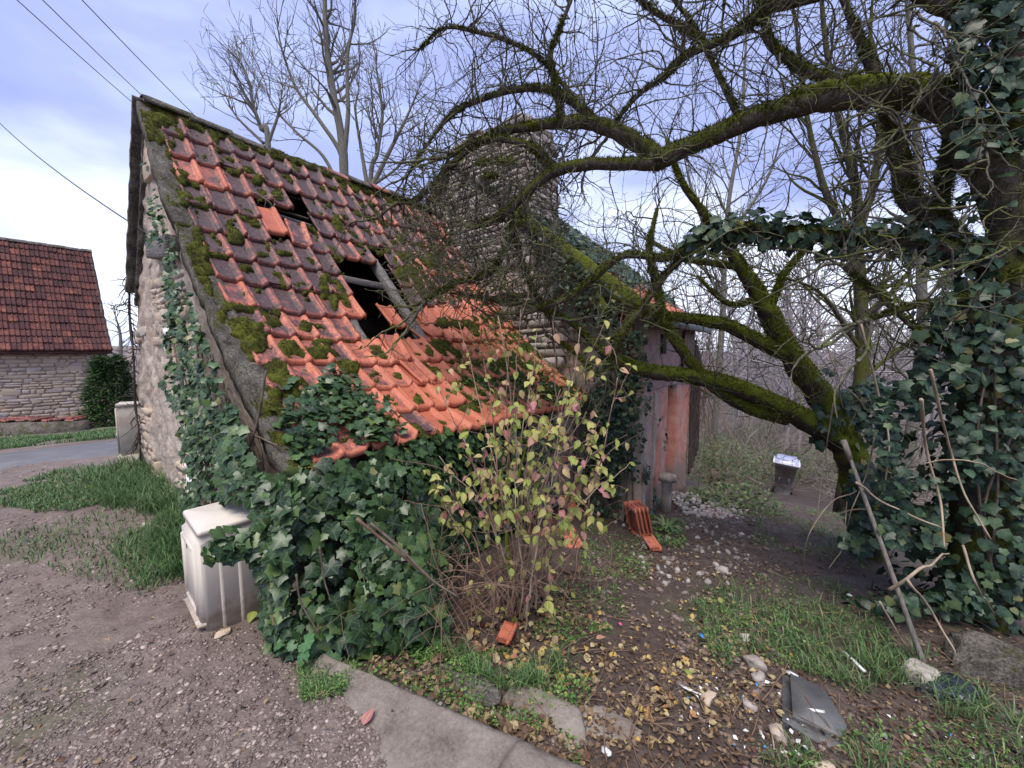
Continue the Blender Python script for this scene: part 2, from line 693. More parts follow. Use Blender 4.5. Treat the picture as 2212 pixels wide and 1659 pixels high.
    r = t.attr('c')
    c1 = t.ramp(r, [(0.0, (0.06, 0.035, 0.022)), (0.3, (0.13, 0.075, 0.045)), (0.5, (0.22, 0.15, 0.085)), (0.66, (0.33, 0.25, 0.13)), (0.8, (0.42, 0.36, 0.19)), (0.92, (0.48, 0.33, 0.08)), (1.0, (0.36, 0.13, 0.11))])
    c1 = t.mix(t.step(t.noise(45, 3, 0.6), 0.5, 0.65), c1, (0.09, 0.055, 0.035))
    M['fallen'] = t.done(c1, 0.6, 0.35, t.noise(80, 3), 0.2, 0.004, trans=0.1)
    t = NT('small_leaf')
    r = t.math('FRACT', t.math('ADD', t.attr('c'), t.info('Random')))
    M['herb'] = t.done(t.ramp(r, [(0.0, (0.035, 0.085, 0.018)), (0.5, (0.075, 0.17, 0.032)), (0.85, (0.14, 0.26, 0.055)), (1.0, (0.24, 0.31, 0.09))]), 0.5, 0.35, trans=0.2)
    t = NT('mallow_leaf')
    r = t.math('FRACT', t.math('ADD', t.attr('c'), t.info('Random')))
    cc = t.ramp(r, [(0.0, (0.03, 0.10, 0.04)), (1.0, (0.065, 0.17, 0.06))])
    cc = t.mix(t.math('MULTIPLY', t.step(t.attr('vein'), 0.6, 0.95), 0.35), cc, (0.16, 0.27, 0.12))
    M['mallow'] = t.done(cc, 0.5, 0.4, trans=0.2)
    t = NT('bramble_leaf')
    M['bramble'] = t.done(t.ramp(t.attr('c'), [(0.0, (0.04, 0.075, 0.026)), (0.5, (0.085, 0.13, 0.05)), (0.8, (0.16, 0.20, 0.085)), (1.0, (0.26, 0.26, 0.13))]), 0.5, 0.35, trans=0.15)
    t = NT('grass_blade')
    M['grass'] = t.done(t.ramp(t.attr('c'), [(0.0, (0.04, 0.095, 0.034)), (0.45, (0.075, 0.155, 0.055)), (0.75, (0.135, 0.22, 0.08)), (0.9, (0.24, 0.28, 0.12)), (1.0, (0.36, 0.32, 0.19))]), 0.5, 0.35, trans=0.2)
    t = NT('conifer_needle')
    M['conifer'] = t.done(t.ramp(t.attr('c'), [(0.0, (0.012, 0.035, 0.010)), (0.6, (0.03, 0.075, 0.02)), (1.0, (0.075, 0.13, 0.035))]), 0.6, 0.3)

    # ---- moss
    t = NT('moss')
    f = t.math('ADD', t.math('MULTIPLY', t.noise(11, 5, 0.7), 0.6), t.math('MULTIPLY', t.noise(70, 4, 0.7), 0.4))
    f = t.math('ADD', f, t.math('MULTIPLY', t.math('SUBTRACT', t.attr('c'), 0.5), 0.35))
    M['moss'] = t.done(t.ramp(f, [(0.3, (0.034, 0.040, 0.010)), (0.46, (0.085, 0.100, 0.016)), (0.6, (0.15, 0.172, 0.026)), (0.78, (0.24, 0.255, 0.045))]), 0.95, 0.1, t.noise(160, 4), 0.8, 0.01)
    t = NT('roof_moss')
    f = t.math('ADD', t.math('MULTIPLY', t.noise(9, 5, 0.7), 0.6), t.math('MULTIPLY', t.noise(70, 4, 0.7), 0.4))
    f = t.math('ADD', f, t.math('MULTIPLY', t.math('SUBTRACT', t.attr('c'), 0.5), 0.3))
    M['moss_roof'] = t.done(t.ramp(f, [(0.32, (0.022, 0.020, 0.010)), (0.46, (0.046, 0.048, 0.012)), (0.58, (0.085, 0.094, 0.016)), (0.75, (0.165, 0.175, 0.03))]), 0.95, 0.1, t.noise(160, 4), 0.8, 0.01)
    t = NT('dark_moss')
    f = t.math('ADD', t.math('MULTIPLY', t.noise(9, 5, 0.7), 0.5), t.math('MULTIPLY', t.attr('c'), 0.5))
    M['moss_dark'] = t.done(t.ramp(f, [(0.25, (0.022, 0.022, 0.010)), (0.5, (0.048, 0.056, 0.012)), (0.8, (0.11, 0.125, 0.022))]), 0.95, 0.1)

    # ---- bark with moss on the upper side
    def bark(name, c0, c1, mossy, lich=0.0, mosscol=((0.055, 0.085, 0.009), (0.145, 0.185, 0.016))):
        t = NT(name)
        n = t.noise(14, 6, 0.7)
        fine = t.noise(60, 4, 0.7)
        col = t.ramp(t.math('ADD', t.math('MULTIPLY', n, 0.6), t.math('MULTIPLY', fine, 0.4)), [(0.35, c0), (0.65, c1)])
        if lich:
            l = t.step(t.noise(26, 4, 0.65, t.vadd(t.pos(), (3, 7, 1))), 0.62 - lich, 0.70 - lich)
            col = t.mix(t.math('MULTIPLY', l, 0.75), col, t.ramp(fine, [(0.3, (0.13, 0.13, 0.09)), (0.7, (0.26, 0.26, 0.19))]))
        if mossy:
            nz = t.sep(t.nrm())[2]
            m = t.math('ADD', t.math('MULTIPLY', nz, 0.40), t.math('MULTIPLY', t.noise(5, 5, 0.65), 1.0))
            m = t.step(m, 0.72 - mossy, 0.90 - mossy)
            col = t.mix(m, col, t.ramp(fine, [(0.3, mosscol[0]), (0.7, mosscol[1])]))
        return t.done(col, 0.92, 0.15, t.math('ADD', n, fine), 0.7, 0.015)
    M['bark'] = bark('mossy_bark', (0.024, 0.020, 0.017), (0.135, 0.112, 0.092), 0.34, 0.05, ((0.030, 0.036, 0.010), (0.105, 0.118, 0.022)))
    M['bark_green'] = bark('bright_mossy_bark', (0.035, 0.028, 0.022), (0.10, 0.075, 0.06), 0.42, 0.0, ((0.065, 0.088, 0.012), (0.165, 0.195, 0.022)))
    M['bark_grey'] = bark('lichen_bark', (0.09, 0.085, 0.078), (0.21, 0.20, 0.18), 0.0, 0.12)
    M['twig'] = bark('twig_bark', (0.055, 0.049, 0.042), (0.17, 0.15, 0.125), 0.05, 0.10)
    M['far_wood'] = noise_mat('far_bark', [(0.3, (0.24, 0.21, 0.22)), (0.7, (0.38, 0.35, 0.36))], 3)
    M['brush'] = noise_mat('brush_bark', [(0.3, (0.18, 0.15, 0.125)), (0.7, (0.40, 0.35, 0.30))], 2)
    M['brown_stem'] = noise_mat('dry_stem', [(0.3, (0.10, 0.058, 0.042)), (0.7, (0.26, 0.175, 0.125))], 9)
    M['red_stem'] = noise_mat('shrub_stem', [(0.3, (0.11, 0.06, 0.055)), (0.55, (0.24, 0.15, 0.12)), (0.75, (0.38, 0.31, 0.26))], 7)
    M['pale_stem'] = noise_mat('pale_stem', [(0.3, (0.20, 0.15, 0.10)), (0.7, (0.42, 0.34, 0.25))], 9)
    M['ivy_stem'] = noise_mat('ivy_stem', [(0.3, (0.06, 0.045, 0.035)), (0.7, (0.19, 0.15, 0.12))], 12)

    # ---- masonry
    t = NT('old_render')
    n = t.noise(2.6, 7, 0.68)
    nf = t.noise(17, 6, 0.7)
    f = t.math('ADD', t.math('MULTIPLY', n, 0.62), t.math('MULTIPLY', nf, 0.38))
    col = t.ramp(f, [(0.32, (0.21, 0.17, 0.14)), (0.45, (0.39, 0.325, 0.27)), (0.58, (0.52, 0.45, 0.385)), (0.75, (0.60, 0.535, 0.46))])
    col = t.mix(t.math('MULTIPLY', t.step(t.noise(1.7, 5, 0.6, t.vadd(t.pos(), (7, 3, 2))), 0.52, 0.68), 0.6), col, (0.44, 0.29, 0.20))
    st = t.noise(5, 5, 0.6, t.scale(t.pos(), (1, 1, 0.16)))
    col = t.mix(t.math('MULTIPLY', t.step(st, 0.55, 0.72), 0.55), col, (0.12, 0.105, 0.09))
    M['render'] = t.done(col, 0.92, 0.15, t.math('ADD', n, nf), 0.9, 0.03)
    t = NT('wall_stone')
    v = t.vadd(t.pos(), t.math('MULTIPLY', t.info('Random'), 40.0))
    f = t.math('ADD', t.math('MULTIPLY', t.noise(6, 6, 0.65, v), 0.6), t.math('MULTIPLY', t.info('Random'), 0.42))
    col = t.ramp(f, [(0.2, (0.30, 0.235, 0.185)), (0.42, (0.44, 0.36, 0.285)), (0.55, (0.50, 0.40, 0.30)), (0.66, (0.42, 0.37, 0.34)), (0.78, (0.55, 0.475, 0.39)), (0.95, (0.38, 0.29, 0.22))])
    M['stone'] = t.done(col, 0.9, 0.2, t.noise(35, 6, 0.7, v), 0.6, 0.015)
    M['mortar'] = noise_mat('lime_mortar', [(0.3, (0.24, 0.175, 0.145)), (0.7, (0.40, 0.31, 0.255))], 7, 6, bump=0.8, bscale=30, bd=0.02)
    t = NT('chimney_stone')
    v = t.vadd(t.pos(), t.math('MULTIPLY', t.info('Random'), 40.0))
    f = t.math('ADD', t.math('MULTIPLY', t.noise(7, 6, 0.65, v), 0.6), t.math('MULTIPLY', t.info('Random'), 0.42))
    M['stone_pale'] = t.done(t.ramp(f, [(0.25, (0.16, 0.135, 0.115)), (0.45, (0.29, 0.25, 0.225)), (0.62, (0.40, 0.355, 0.325)), (0.85, (0.49, 0.445, 0.41))]), 0.9, 0.2, t.noise(35, 6, 0.7, v), 0.6, 0.015)
    t = NT('cement')
    f = t.math('ADD', t.math('MULTIPLY', t.noise(9, 6, 0.7), 0.6), t.math('MULTIPLY', t.noise(60, 4, 0.7), 0.4))
    col = t.ramp(f, [(0.34, (0.035, 0.032, 0.026)), (0.48, (0.125, 0.113, 0.096)), (0.60, (0.23, 0.215, 0.19)), (0.7, (0.31, 0.295, 0.26))])
    col = t.mix(t.math('MULTIPLY', t.step(t.noise(4, 5, 0.7, t.vadd(t.pos(), (2, 5, 8))), 0.54, 0.64), 0.75), col, (0.075, 0.085, 0.02))
    col = t.mix(0.7, col, t.ramp(t.noise(75, 4, 0.75), [(0.34, (0.3, 0.3, 0.28)), (0.5, (0.95, 0.95, 0.95)), (0.66, (1.7, 1.65, 1.6))]), 'MULTIPLY')
    M['cement'] = t.done(col, 0.95, 0.15, t.noise(60, 5, 0.75), 0.9, 0.03)
    t = NT('concrete')
    f = t.math('ADD', t.math('MULTIPLY', t.noise(3.2, 7, 0.7), 0.65), t.math('MULTIPLY', t.noise(60, 5, 0.7), 0.35))
    col = t.ramp(f, [(0.34, (0.10, 0.08, 0.07)), (0.46, (0.20, 0.168, 0.145)), (0.58, (0.28, 0.245, 0.21)), (0.72, (0.38, 0.345, 0.30))])
    pit = t.step(t.voro(60), 0.16, 0.10)
    col = t.mix(t.math('MULTIPLY', pit, 0.6), col, (0.09, 0.075, 0.065))
    M['concrete'] = t.done(col, 0.85, 0.25, t.noise(45, 6, 0.75), 0.7, 0.012)
    t = NT('pink_render')
    p = t.pos()
    z = t.sep(p)[2]
    st = t.noise(5.5, 6, 0.6, t.scale(p, (1, 1, 0.13)))
    f = t.noise(6, 6, 0.7)
    pink = t.ramp(f, [(0.3, (0.46, 0.17, 0.125)), (0.5, (0.60, 0.27, 0.20)), (0.7, (0.62, 0.36, 0.29))])
    pale = t.ramp(f, [(0.3, (0.28, 0.22, 0.19)), (0.5, (0.44, 0.36, 0.32)), (0.72, (0.52, 0.44, 0.39))])
    col = t.mix(t.step(st, 0.40, 0.50), pale, pink)
    upper = t.ramp(f, [(0.3, (0.27, 0.165, 0.155)), (0.6, (0.42, 0.29, 0.275))])
    col = t.mix(t.step(z, 0.95, 1.02), col, upper)
    dk = t.noise(7, 5, 0.6, t.vadd(t.scale(p, (1, 1, 0.1)), (3, 3, 3)))
    col = t.mix(t.math('MULTIPLY', t.step(dk, 0.58, 0.72), 0.7), col, (0.14, 0.11, 0.10))
    low = t.math('ADD', t.math('MULTIPLY', z, -1.4), t.math('MULTIPLY', f, 1.2))
    col = t.mix(t.math('MULTIPLY', t.step(low, 0.9, 1.4), 0.75), col, (0.21, 0.19, 0.155))
    M['pink'] = t.done(col, 0.9, 0.15, f, 0.6, 0.02)
    M['terracotta'] = noise_mat('terracotta', [(0.3, (0.26, 0.075, 0.045)), (0.7, (0.42, 0.14, 0.085))], 9)
    M['dark'] = noise_mat('earth_and_shade', [(0.3, (0.02, 0.018, 0.016)), (0.7, (0.045, 0.04, 0.035))], 5)  # barn floor; also the painted shade behind the ivy leaves

    # ---- wood, metal, plastics
    t = NT('grey_wood')
    v = t.objc()
    g = t.noise(16, 5, 0.65, t.scale(v, (9, 0.7, 9)))
    col = t.ramp(g, [(0.28, (0.055, 0.048, 0.045)), (0.5, (0.17, 0.155, 0.15)), (0.72, (0.33, 0.31, 0.30))])
    M['wood'] = t.done(col, 0.9, 0.2, g, 0.8, 0.012)
    M['wood_dark'] = noise_mat('dark_wood', [(0.3, (0.025, 0.02, 0.018)), (0.7, (0.10, 0.075, 0.062))], 7, stretch=(6, 6, 0.6))
    M['wood_panel'] = noise_mat('faded_boards', [(0.3, (0.13, 0.088, 0.078)), (0.55, (0.27, 0.19, 0.175)), (0.75, (0.36, 0.28, 0.26))], 5, stretch=(7, 7, 0.5))
    t = NT('white_cabinet')
    v = t.pos()
    z = t.sep(v)[2]
    col = t.ramp(t.noise(4, 5, 0.6), [(0.3, (0.56, 0.51, 0.445)), (0.7, (0.66, 0.61, 0.54))])
    d = t.math('ADD', t.math('MULTIPLY', z, -2.2), t.math('MULTIPLY', t.noise(16, 6, 0.75), 1.15))
    col = t.mix(t.math('MULTIPLY', t.step(d, 0.18, 0.55), 0.75), col, (0.27, 0.20, 0.14))
    dd = t.math('MULTIPLY', t.step(t.voro(75), 0.2, 0.1), t.step(t.noise(7, 3), 0.52, 0.6))
    col = t.mix(t.math('MULTIPLY', dd, 0.35), col, (0.33, 0.26, 0.2))
    M['cabinet'] = t.done(col, 0.42, 0.45, t.noise(120, 2), 0.04, 0.002)
    t = NT('grey_cabinet')
    f = t.noise(5, 6, 0.7)
    col = t.ramp(f, [(0.3, (0.27, 0.23, 0.19)), (0.5, (0.40, 0.36, 0.31)), (0.7, (0.49, 0.46, 0.42))])
    M['cabinet_grey'] = t.done(col, 0.7, 0.3, f, 0.15, 0.004)
    M['pvc'] = noise_mat('white_pvc', [(0.3, (0.60, 0.58, 0.56)), (0.7, (0.74, 0.73, 0.72))], 5, rough=0.4, bump=0.03)
    M['black'] = noise_mat('black_rubber', [(0.3, (0.012, 0.012, 0.014)), (0.7, (0.03, 0.03, 0.032))], 9, rough=0.6)
    M['wire'] = noise_mat('cable', [(0.3, (0.03, 0.03, 0.038)), (0.7, (0.055, 0.055, 0.065))], 9, rough=0.6)
    M['zinc'] = noise_mat('zinc', [(0.3, (0.34, 0.38, 0.43)), (0.7, (0.55, 0.60, 0.66))], 9, rough=0.45, bump=0.1)
    M['opening_dark'] = noise_mat('vent_shade', [(0.3, (0.02, 0.018, 0.018)), (0.7, (0.06, 0.05, 0.045))], 15)  # painted dark of the vent opening
    M['pole'] = noise_mat('grey_pole', [(0.3, (0.10, 0.09, 0.08)), (0.7, (0.25, 0.23, 0.2))], 15, stretch=(5, 5, 0.6))
    M['bin_grey'] = noise_mat('bin_grey', [(0.3, (0.36, 0.365, 0.39)), (0.7, (0.55, 0.555, 0.58))], 6, rough=0.55, bump=0.1)
    M['bin_lid'] = noise_mat('bin_lid', [(0.3, (0.36, 0.38, 0.54)), (0.7, (0.50, 0.52, 0.68))], 5, rough=0.4, bump=0.05)
    M['bin_rim'] = noise_mat('bin_rim', [(0.3, (0.60, 0.63, 0.70)), (0.7, (0.74, 0.76, 0.8))], 5, rough=0.4, bump=0.05)
    M['slate'] = noise_mat('wet_slab', [(0.3, (0.070, 0.072, 0.074)), (0.55, (0.125, 0.127, 0.128)), (0.75, (0.18, 0.18, 0.18))], 4, 7, rough=0.55, spec=0.4, bump=0.35, bscale=40)
    M['white_bit'] = noise_mat('white_plastic', [(0.3, (0.62, 0.64, 0.66)), (0.7, (0.8, 0.8, 0.8))], 5, rough=0.4, bump=0.1)
    M['blue_bit'] = noise_mat('blue_plastic', [(0.3, (0.04, 0.20, 0.55)), (0.7, (0.07, 0.32, 0.72))], 5, rough=0.4, bump=0.1)
    M['pink_bit'] = noise_mat('pink_plastic', [(0.3, (0.65, 0.07, 0.20)), (0.7, (0.8, 0.12, 0.3))], 5, rough=0.4, bump=0.1)
    M['bag'] = noise_mat('dark_plastic', [(0.3, (0.012, 0.016, 0.03)), (0.62, (0.03, 0.035, 0.05)), (0.72, (0.4, 0.4, 0.4))], 9, rough=0.3, spec=0.5, bump=0.5)
    M['paper'] = noise_mat('label_white', [(0.3, (0.75, 0.75, 0.76)), (0.7, (0.82, 0.82, 0.82))], 5, rough=0.6, bump=0.02)

    # ---- ground
    t = NT('ground')
    p = t.pos()
    x, y, _z = t.sep(p)
    big = t.noise(1.1, 6, 0.62)
    mid = t.noise(7, 6, 0.68)
    fin = t.noise(55, 5, 0.7)
    f = t.math('ADD', t.math('MULTIPLY', mid, 0.55), t.math('MULTIPLY', fin, 0.45))
    grav = t.ramp(f, [(0.30, (0.075, 0.054, 0.047)), (0.44, (0.155, 0.118, 0.104)), (0.57, (0.225, 0.178, 0.158)), (0.72, (0.36, 0.295, 0.26))])
    soil = t.ramp(f, [(0.30, (0.030, 0.021, 0.018)), (0.48, (0.075, 0.054, 0.045)), (0.62, (0.13, 0.098, 0.082)), (0.76, (0.22, 0.178, 0.152))])
    # the yard lies to the left of the kerb line, earth and leaf mould to its right
    side = t.math('ADD', t.math('MULTIPLY', x, 0.40), t.math('MULTIPLY', y, 0.92))
    side = t.math('SUBTRACT', side, t.math('MULTIPLY', t.math('MINIMUM', t.math('ADD', x, 0.9), 0.0), 4.0))
    edge = t.math('ADD', side, t.math('MULTIPLY', t.math('SUBTRACT', mid, 0.5), 0.5))
    right = t.math('MULTIPLY', t.step(edge, 1.22, 1.45), t.step(x, -1.15, -0.75))
    col = t.mix(right, grav, soil)
    mud = t.noise(0.75, 5, 0.6, t.vadd(p, (11, 6, 2)))
    col = t.mix(t.math('MULTIPLY', t.step(mud, 0.50, 0.62), 0.65), col, t.mix(0.5, col, (0.062, 0.044, 0.037)))
    gr = t.math('MULTIPLY', t.step(big, 0.55, 0.66), 0.5)
    col = t.mix(gr, col, t.ramp(fin, [(0.35, (0.045, 0.06, 0.02)), (0.65, (0.10, 0.115, 0.045))]))
    wet = t.ramp(t.noise(2.3, 4, 0.6, t.vadd(p, (4, 4, 1))), [(0.4, (0.55, 0.55, 0.55)), (0.6, (0.85, 0.85, 0.85))])
    M['ground'] = t.done(col, wet, 0.35, t.math('ADD', fin, mid), 0.8, 0.02)
    t = NT('asphalt')
    f = t.math('ADD', t.math('MULTIPLY', t.noise(2.2, 6, 0.65), 0.5), t.math('MULTIPLY', t.noise(70, 4, 0.7), 0.5))
    M['asphalt'] = t.done(t.ramp(f, [(0.3, (0.065, 0.066, 0.075)), (0.5, (0.13, 0.13, 0.14)), (0.7, (0.21, 0.205, 0.21))]), 0.6, 0.4, t.noise(90, 4), 0.5, 0.008)
    t = NT('gravel_stone')
    c1 = t.ramp(t.attr('c'), [(0.0, (0.07, 0.05, 0.044)), (0.35, (0.155, 0.118, 0.103)), (0.6, (0.225, 0.178, 0.156)), (0.82, (0.33, 0.27, 0.23)), (0.95, (0.48, 0.42, 0.36)), (1.0, (0.36, 0.24, 0.18))])
    c1 = t.mix(0.4, c1, t.ramp(t.noise(60, 4, 0.7), [(0.3, (0.55, 0.5, 0.5)), (0.7, (1.3, 1.3, 1.3))]), 'MULTIPLY')
    M['gravel'] = t.done(c1, 0.7, 0.35, t.noise(120, 4), 0.4, 0.004)
    t = NT('rubble')
    c1 = t.ramp(t.attr('c'), [(0.0, (0.10, 0.095, 0.092)), (0.5, (0.22, 0.205, 0.195)), (0.85, (0.42, 0.39, 0.37)), (1.0, (0.42, 0.31, 0.27))])
    M['rubble'] = t.done(c1, 0.85, 0.25, t.noise(60, 4), 0.5, 0.008)
    t = NT('scraps')
    M['scraps'] = t.done(t.ramp(t.attr('c'), [(0.0, (0.70, 0.71, 0.72)), (0.55, (0.58, 0.58, 0.56)), (0.68, (0.06, 0.22, 0.5)), (0.8, (0.03, 0.06, 0.12)), (0.9, (0.08, 0.30, 0.62)), (1.0, (0.45, 0.47, 0.2))], 'CONSTANT'), 0.45, 0.4)


mats()

# ------------------------------------------------------------------ ground, road, pavement
def sstep(x, a, b):
    t = np.clip((np.asarray(x, float) - a) / (b - a), 0, 1)
    return t * t * (3 - 2 * t)


_terr0 = terr


def terr(x, y):
    x = np.asarray(x, float)
    y = np.asarray(y, float)
    z = _terr0(x, y)
    side = 0.397 * x + 0.918 * y - 1.333
    b = x * N2[0] + y * N2[1]
    return z - 0.07 * sstep(side, 0.0, 0.14) * sstep(x, -1.1, -0.8) * (1 - sstep(b, 2.2, 2.6))


def terr_fine(x, y):
    P = np.stack([x, y], -1)
    r = np.hypot(x, y)
    fade = np.clip(1.2 - r / 14, 0.1, 1)
    n = (fbm(P, 1.6, 4, 3) - 0.5) * 0.10 + (fbm(P, 9, 3, 9) - 0.5) * 0.035
    # trampled, pitted earth right of the kerb
    side = 0.397 * x + 0.918 * y - 1.333
    n = n + sstep(side, 0.0, 0.3) * (fbm(P, 5, 3, 21) - 0.5) * 0.05
    return terr(x, y) + n * fade * sstep(r, 0.2, 0.8)


def build_ground():
    ang = np.concatenate([np.linspace(-72, 72, 430), np.linspace(72, 288, 60)[1:-1]]) * math.pi / 180
    rr = np.geomspace(0.22, 900, 250)
    A, Rr = np.meshgrid(ang, rr)
    x, y = Rr * np.sin(A), Rr * np.cos(A)
    z = terr_fine(x.ravel(), y.ravel())
    V = np.stack([x.ravel(), y.ravel(), z], -1)
    na = len(ang)
    i = np.arange(len(rr) - 1)[:, None] * na
    j = np.arange(na)[None]
    k = (j + 1) % na
    F = np.stack([i + j, i + na + j, i + na + k, i + k], -1).reshape(-1, 4)
    V = np.concatenate([V, [[0, 0, 0]]])
    jj = np.arange(na)
    T = np.stack([np.full(na, len(V) - 1), jj, (jj + 1) % na], -1)
    o = obj('ground', mk_mesh('ground', V, [F, T], smooth=True), M['ground'])
    tag(o, 'muddy gravel yard and leaf strewn earth falling away to the wood', kind='structure')


def strip(name, P0, d, L, w, mat, lift, n=120, m=14, wob=0.12):
    d = unit(np.array(d, float))
    nrm = np.array([-d[1], d[0]])
    s = np.linspace(0, L, n)
    t = np.linspace(0, 1, m)
    S, T = np.meshgrid(s, t)
    q = np.stack([S.ravel(), T.ravel() * 3], -1)
    off = (T - 0.5).ravel() * w + (fbm(np.stack([S.ravel() * 0.8, np.zeros(S.size)], -1), 1, 3, 4) - 0.5) * wob + (T - 0.5).ravel() * (fbm(q, 1.3, 3, 8) - 0.5) * wob * 2
    x = P0[0] + d[0] * S.ravel() + nrm[0] * off
    y = P0[1] + d[1] * S.ravel() + nrm[1] * off
    cr = 0.03 * (1 - (2 * T.ravel() - 1) ** 2)
    z = terr_fine(x, y) * 0.3 + terr(x, y) * 0.7 + lift + cr
    z = np.where((T.ravel() < 0.01) | (T.ravel() > 0.99), z - lift - 0.06, z)
    i = np.arange(m - 1)[:, None] * n
    j = np.arange(n - 1)[None]
    F = np.stack([i + j, i + j + 1, i + j + 1 + n, i + j + n], -1).reshape(-1, 4)
    return obj(name, mk_mesh(name, np.stack([x, y, z], -1), [F], smooth=True), mat)


def build_road():
    d = np.array([0.80, 0.60])
    c = np.array([-8.35, 6.1]) - d * 22
    o = strip('road', c, d, 33, 2.3, M['asphalt'], 0.035)
    tag(o, 'narrow worn grey asphalt lane passing behind the barn', kind='structure')


def build_pavement():
    d = unit(np.array([1.11, -0.485]))
    nrm = np.array([d[1], -d[0]])          # towards the viewer
    nrm = -np.array([0.397, 0.918])
    P0 = np.array([-0.98, 1.876])
    root = None
    for k, (s0, s1) in enumerate([(0.0, 1.095), (1.100, 2.6)]):
        n, m = 60, 26
        s = np.linspace(s0, s1, n)
        t = np.linspace(0, 1, m)
        S, T = np.meshgrid(s, t)
        S, T = S.ravel(), T.ravel()
        depth = (0.16 + 0.60 * sstep(S, 0.1, 1.1) + 0.30 * (fbm(np.stack([S, S * 0], -1), 2.5, 3, 31 + k) - 0.5))
        skew = T * 0.16 * ((s1 if k == 0 else s0) > 0) * np.where(k == 0, (S - s0) / (s1 - s0), 1 - (S - s0) / (s1 - s0))
        crk = (fbm(np.stack([T * 3, T * 0], -1), 2, 3, 77) - 0.5) * 0.05 * np.where(k == 0, sstep(S, s1 - 0.25, s1), 1 - sstep(S, s0, s0 + 0.25))
        edge = (fbm(np.stack([S, S * 0], -1), 7, 3, 5) - 0.5) * 0.03 * (1 - T)
        off = T * depth + edge
        x = P0[0] + d[0] * (S - skew + crk) + nrm[0] * off
        y = P0[1] + d[1] * (S - skew + crk) + nrm[1] * off
        P = np.stack([x, y], -1)
        z = 0.030 - 0.060 * T ** 2 + (fbm(P, 7, 4, 12) - 0.5) * 0.014 + (fbm(P, 40, 2, 13) - 0.5) * 0.006 - 0.012 * np.exp(-(T / 0.03) ** 2)
        z = z - 0.005 * (np.exp(-((S - s1) / 0.01) ** 2) if k == 0 else np.exp(-((S - s0) / 0.01) ** 2))
        V = np.stack([x, y, z], -1)
        i = np.arange(m - 1)[:, None] * n
        j = np.arange(n - 1)[None]
        F = [np.stack([i + j, i + n + j, i + n + j + 1, i + j + 1], -1).reshape(-1, 4)]
        # skirt
        rim = list(range(n)) + [n * q + n - 1 for q in range(1, m)] + [n * (m - 1) + q for q in range(n - 2, -1, -1)] + [n * q for q in range(m - 2, 0, -1)]
        low = V[rim].copy()
        low[:, 2] = -0.22
        b0 = len(V)
        V = np.concatenate([V, low])
        r = np.array(rim)
        q = np.arange(len(rim))
        q2 = (q + 1) % len(rim)
        F.append(np.stack([r[q], r[q2], b0 + q2, b0 + q], -1))
        me = mk_mesh('slab', V, F, smooth=False)
        if k == 0:
            root = obj('pavement', me, M['concrete'])
            tag(root, 'cracked concrete edge strip sunk in the gravel', kind='structure')
        else:
            obj('slab', me, M['concrete'], root)


build_ground()
build_road()
build_pavement()

# ------------------------------------------------------------------ shared pieces
def ico(sub=2):
    bm = bmesh.new()
    bmesh.ops.create_icosphere(bm, subdivisions=sub, radius=1)
    V = np.array([v.co[:] for v in bm.verts])
    F = np.array([[v.index for v in f.verts] for f in bm.faces])
    bm.free()
    return V, F


ICO1 = ico(1)
ICO2 = ico(2)


def stone_variants(n, mat, boxy=0.45, jit=0.10, name='stone'):
    out = []
    for k in range(n):
        V, F = ICO2
        P = np.sign(V) * np.abs(V) ** boxy
        P = P / np.abs(P).max(0)
        P = P * 0.5 * (1 + jit * (2 * vnoise(V, 1.7, 40 + k)[:, None] - 1))
        P = P + jit * 0.35 * (rng.random(P.shape) - 0.5)
        me = mk_mesh(name, P, [F], smooth=False)
        me.materials.append(mat)
        out.append(me)
    return out


STONES = stone_variants(7, M['stone'], 0.26, 0.16)
STONES_PALE = stone_variants(7, M['stone_pale'], 0.26, 0.16)
PEBBLES = stone_variants(7, M['stone'], 0.7, 0.5)
PEBBLES_PALE = stone_variants(7, M['stone_pale'], 0.7, 0.5)


def lay_stones(parent, org, X, Y, Z, w, h, variants, course=(0.07, 0.15), width=(0.14, 0.38), proud=0.02, keep=None, gap=0.012, depth=0.09):
    """coursed rubble on the plane org + x*X + y*Y, faces looking along Z"""
    y = 0.0
    n = 0
    while y < h:
        ch = random.uniform(*course)
        x = -random.uniform(0, width[0])
        while x < w:
            cw = random.uniform(*width) * (0.7 + 0.6 * random.random())
            if keep is None or keep(x + cw / 2, y + ch / 2):
                hh = ch * random.uniform(0.8, 1.08)
                if random.random() < 0.14:
                    hh *= 1.5
                c = org + X * (x + cw / 2) + Y * (y + ch / 2 + random.uniform(-.01, .01)) + Z * (proud - depth / 2 + random.uniform(-0.008, 0.012))
                a = random.uniform(-0.05, 0.05)
                X2 = X * math.cos(a) + Y * math.sin(a)
                Y2 = Y * math.cos(a) - X * math.sin(a)
                me = random.choice(variants)
                obj('stone', me, None, parent, frame(X2, Y2, Z, c, cw - gap, hh - gap * 0.6, depth))
                n += 1
            x += cw
        y += ch
    return n


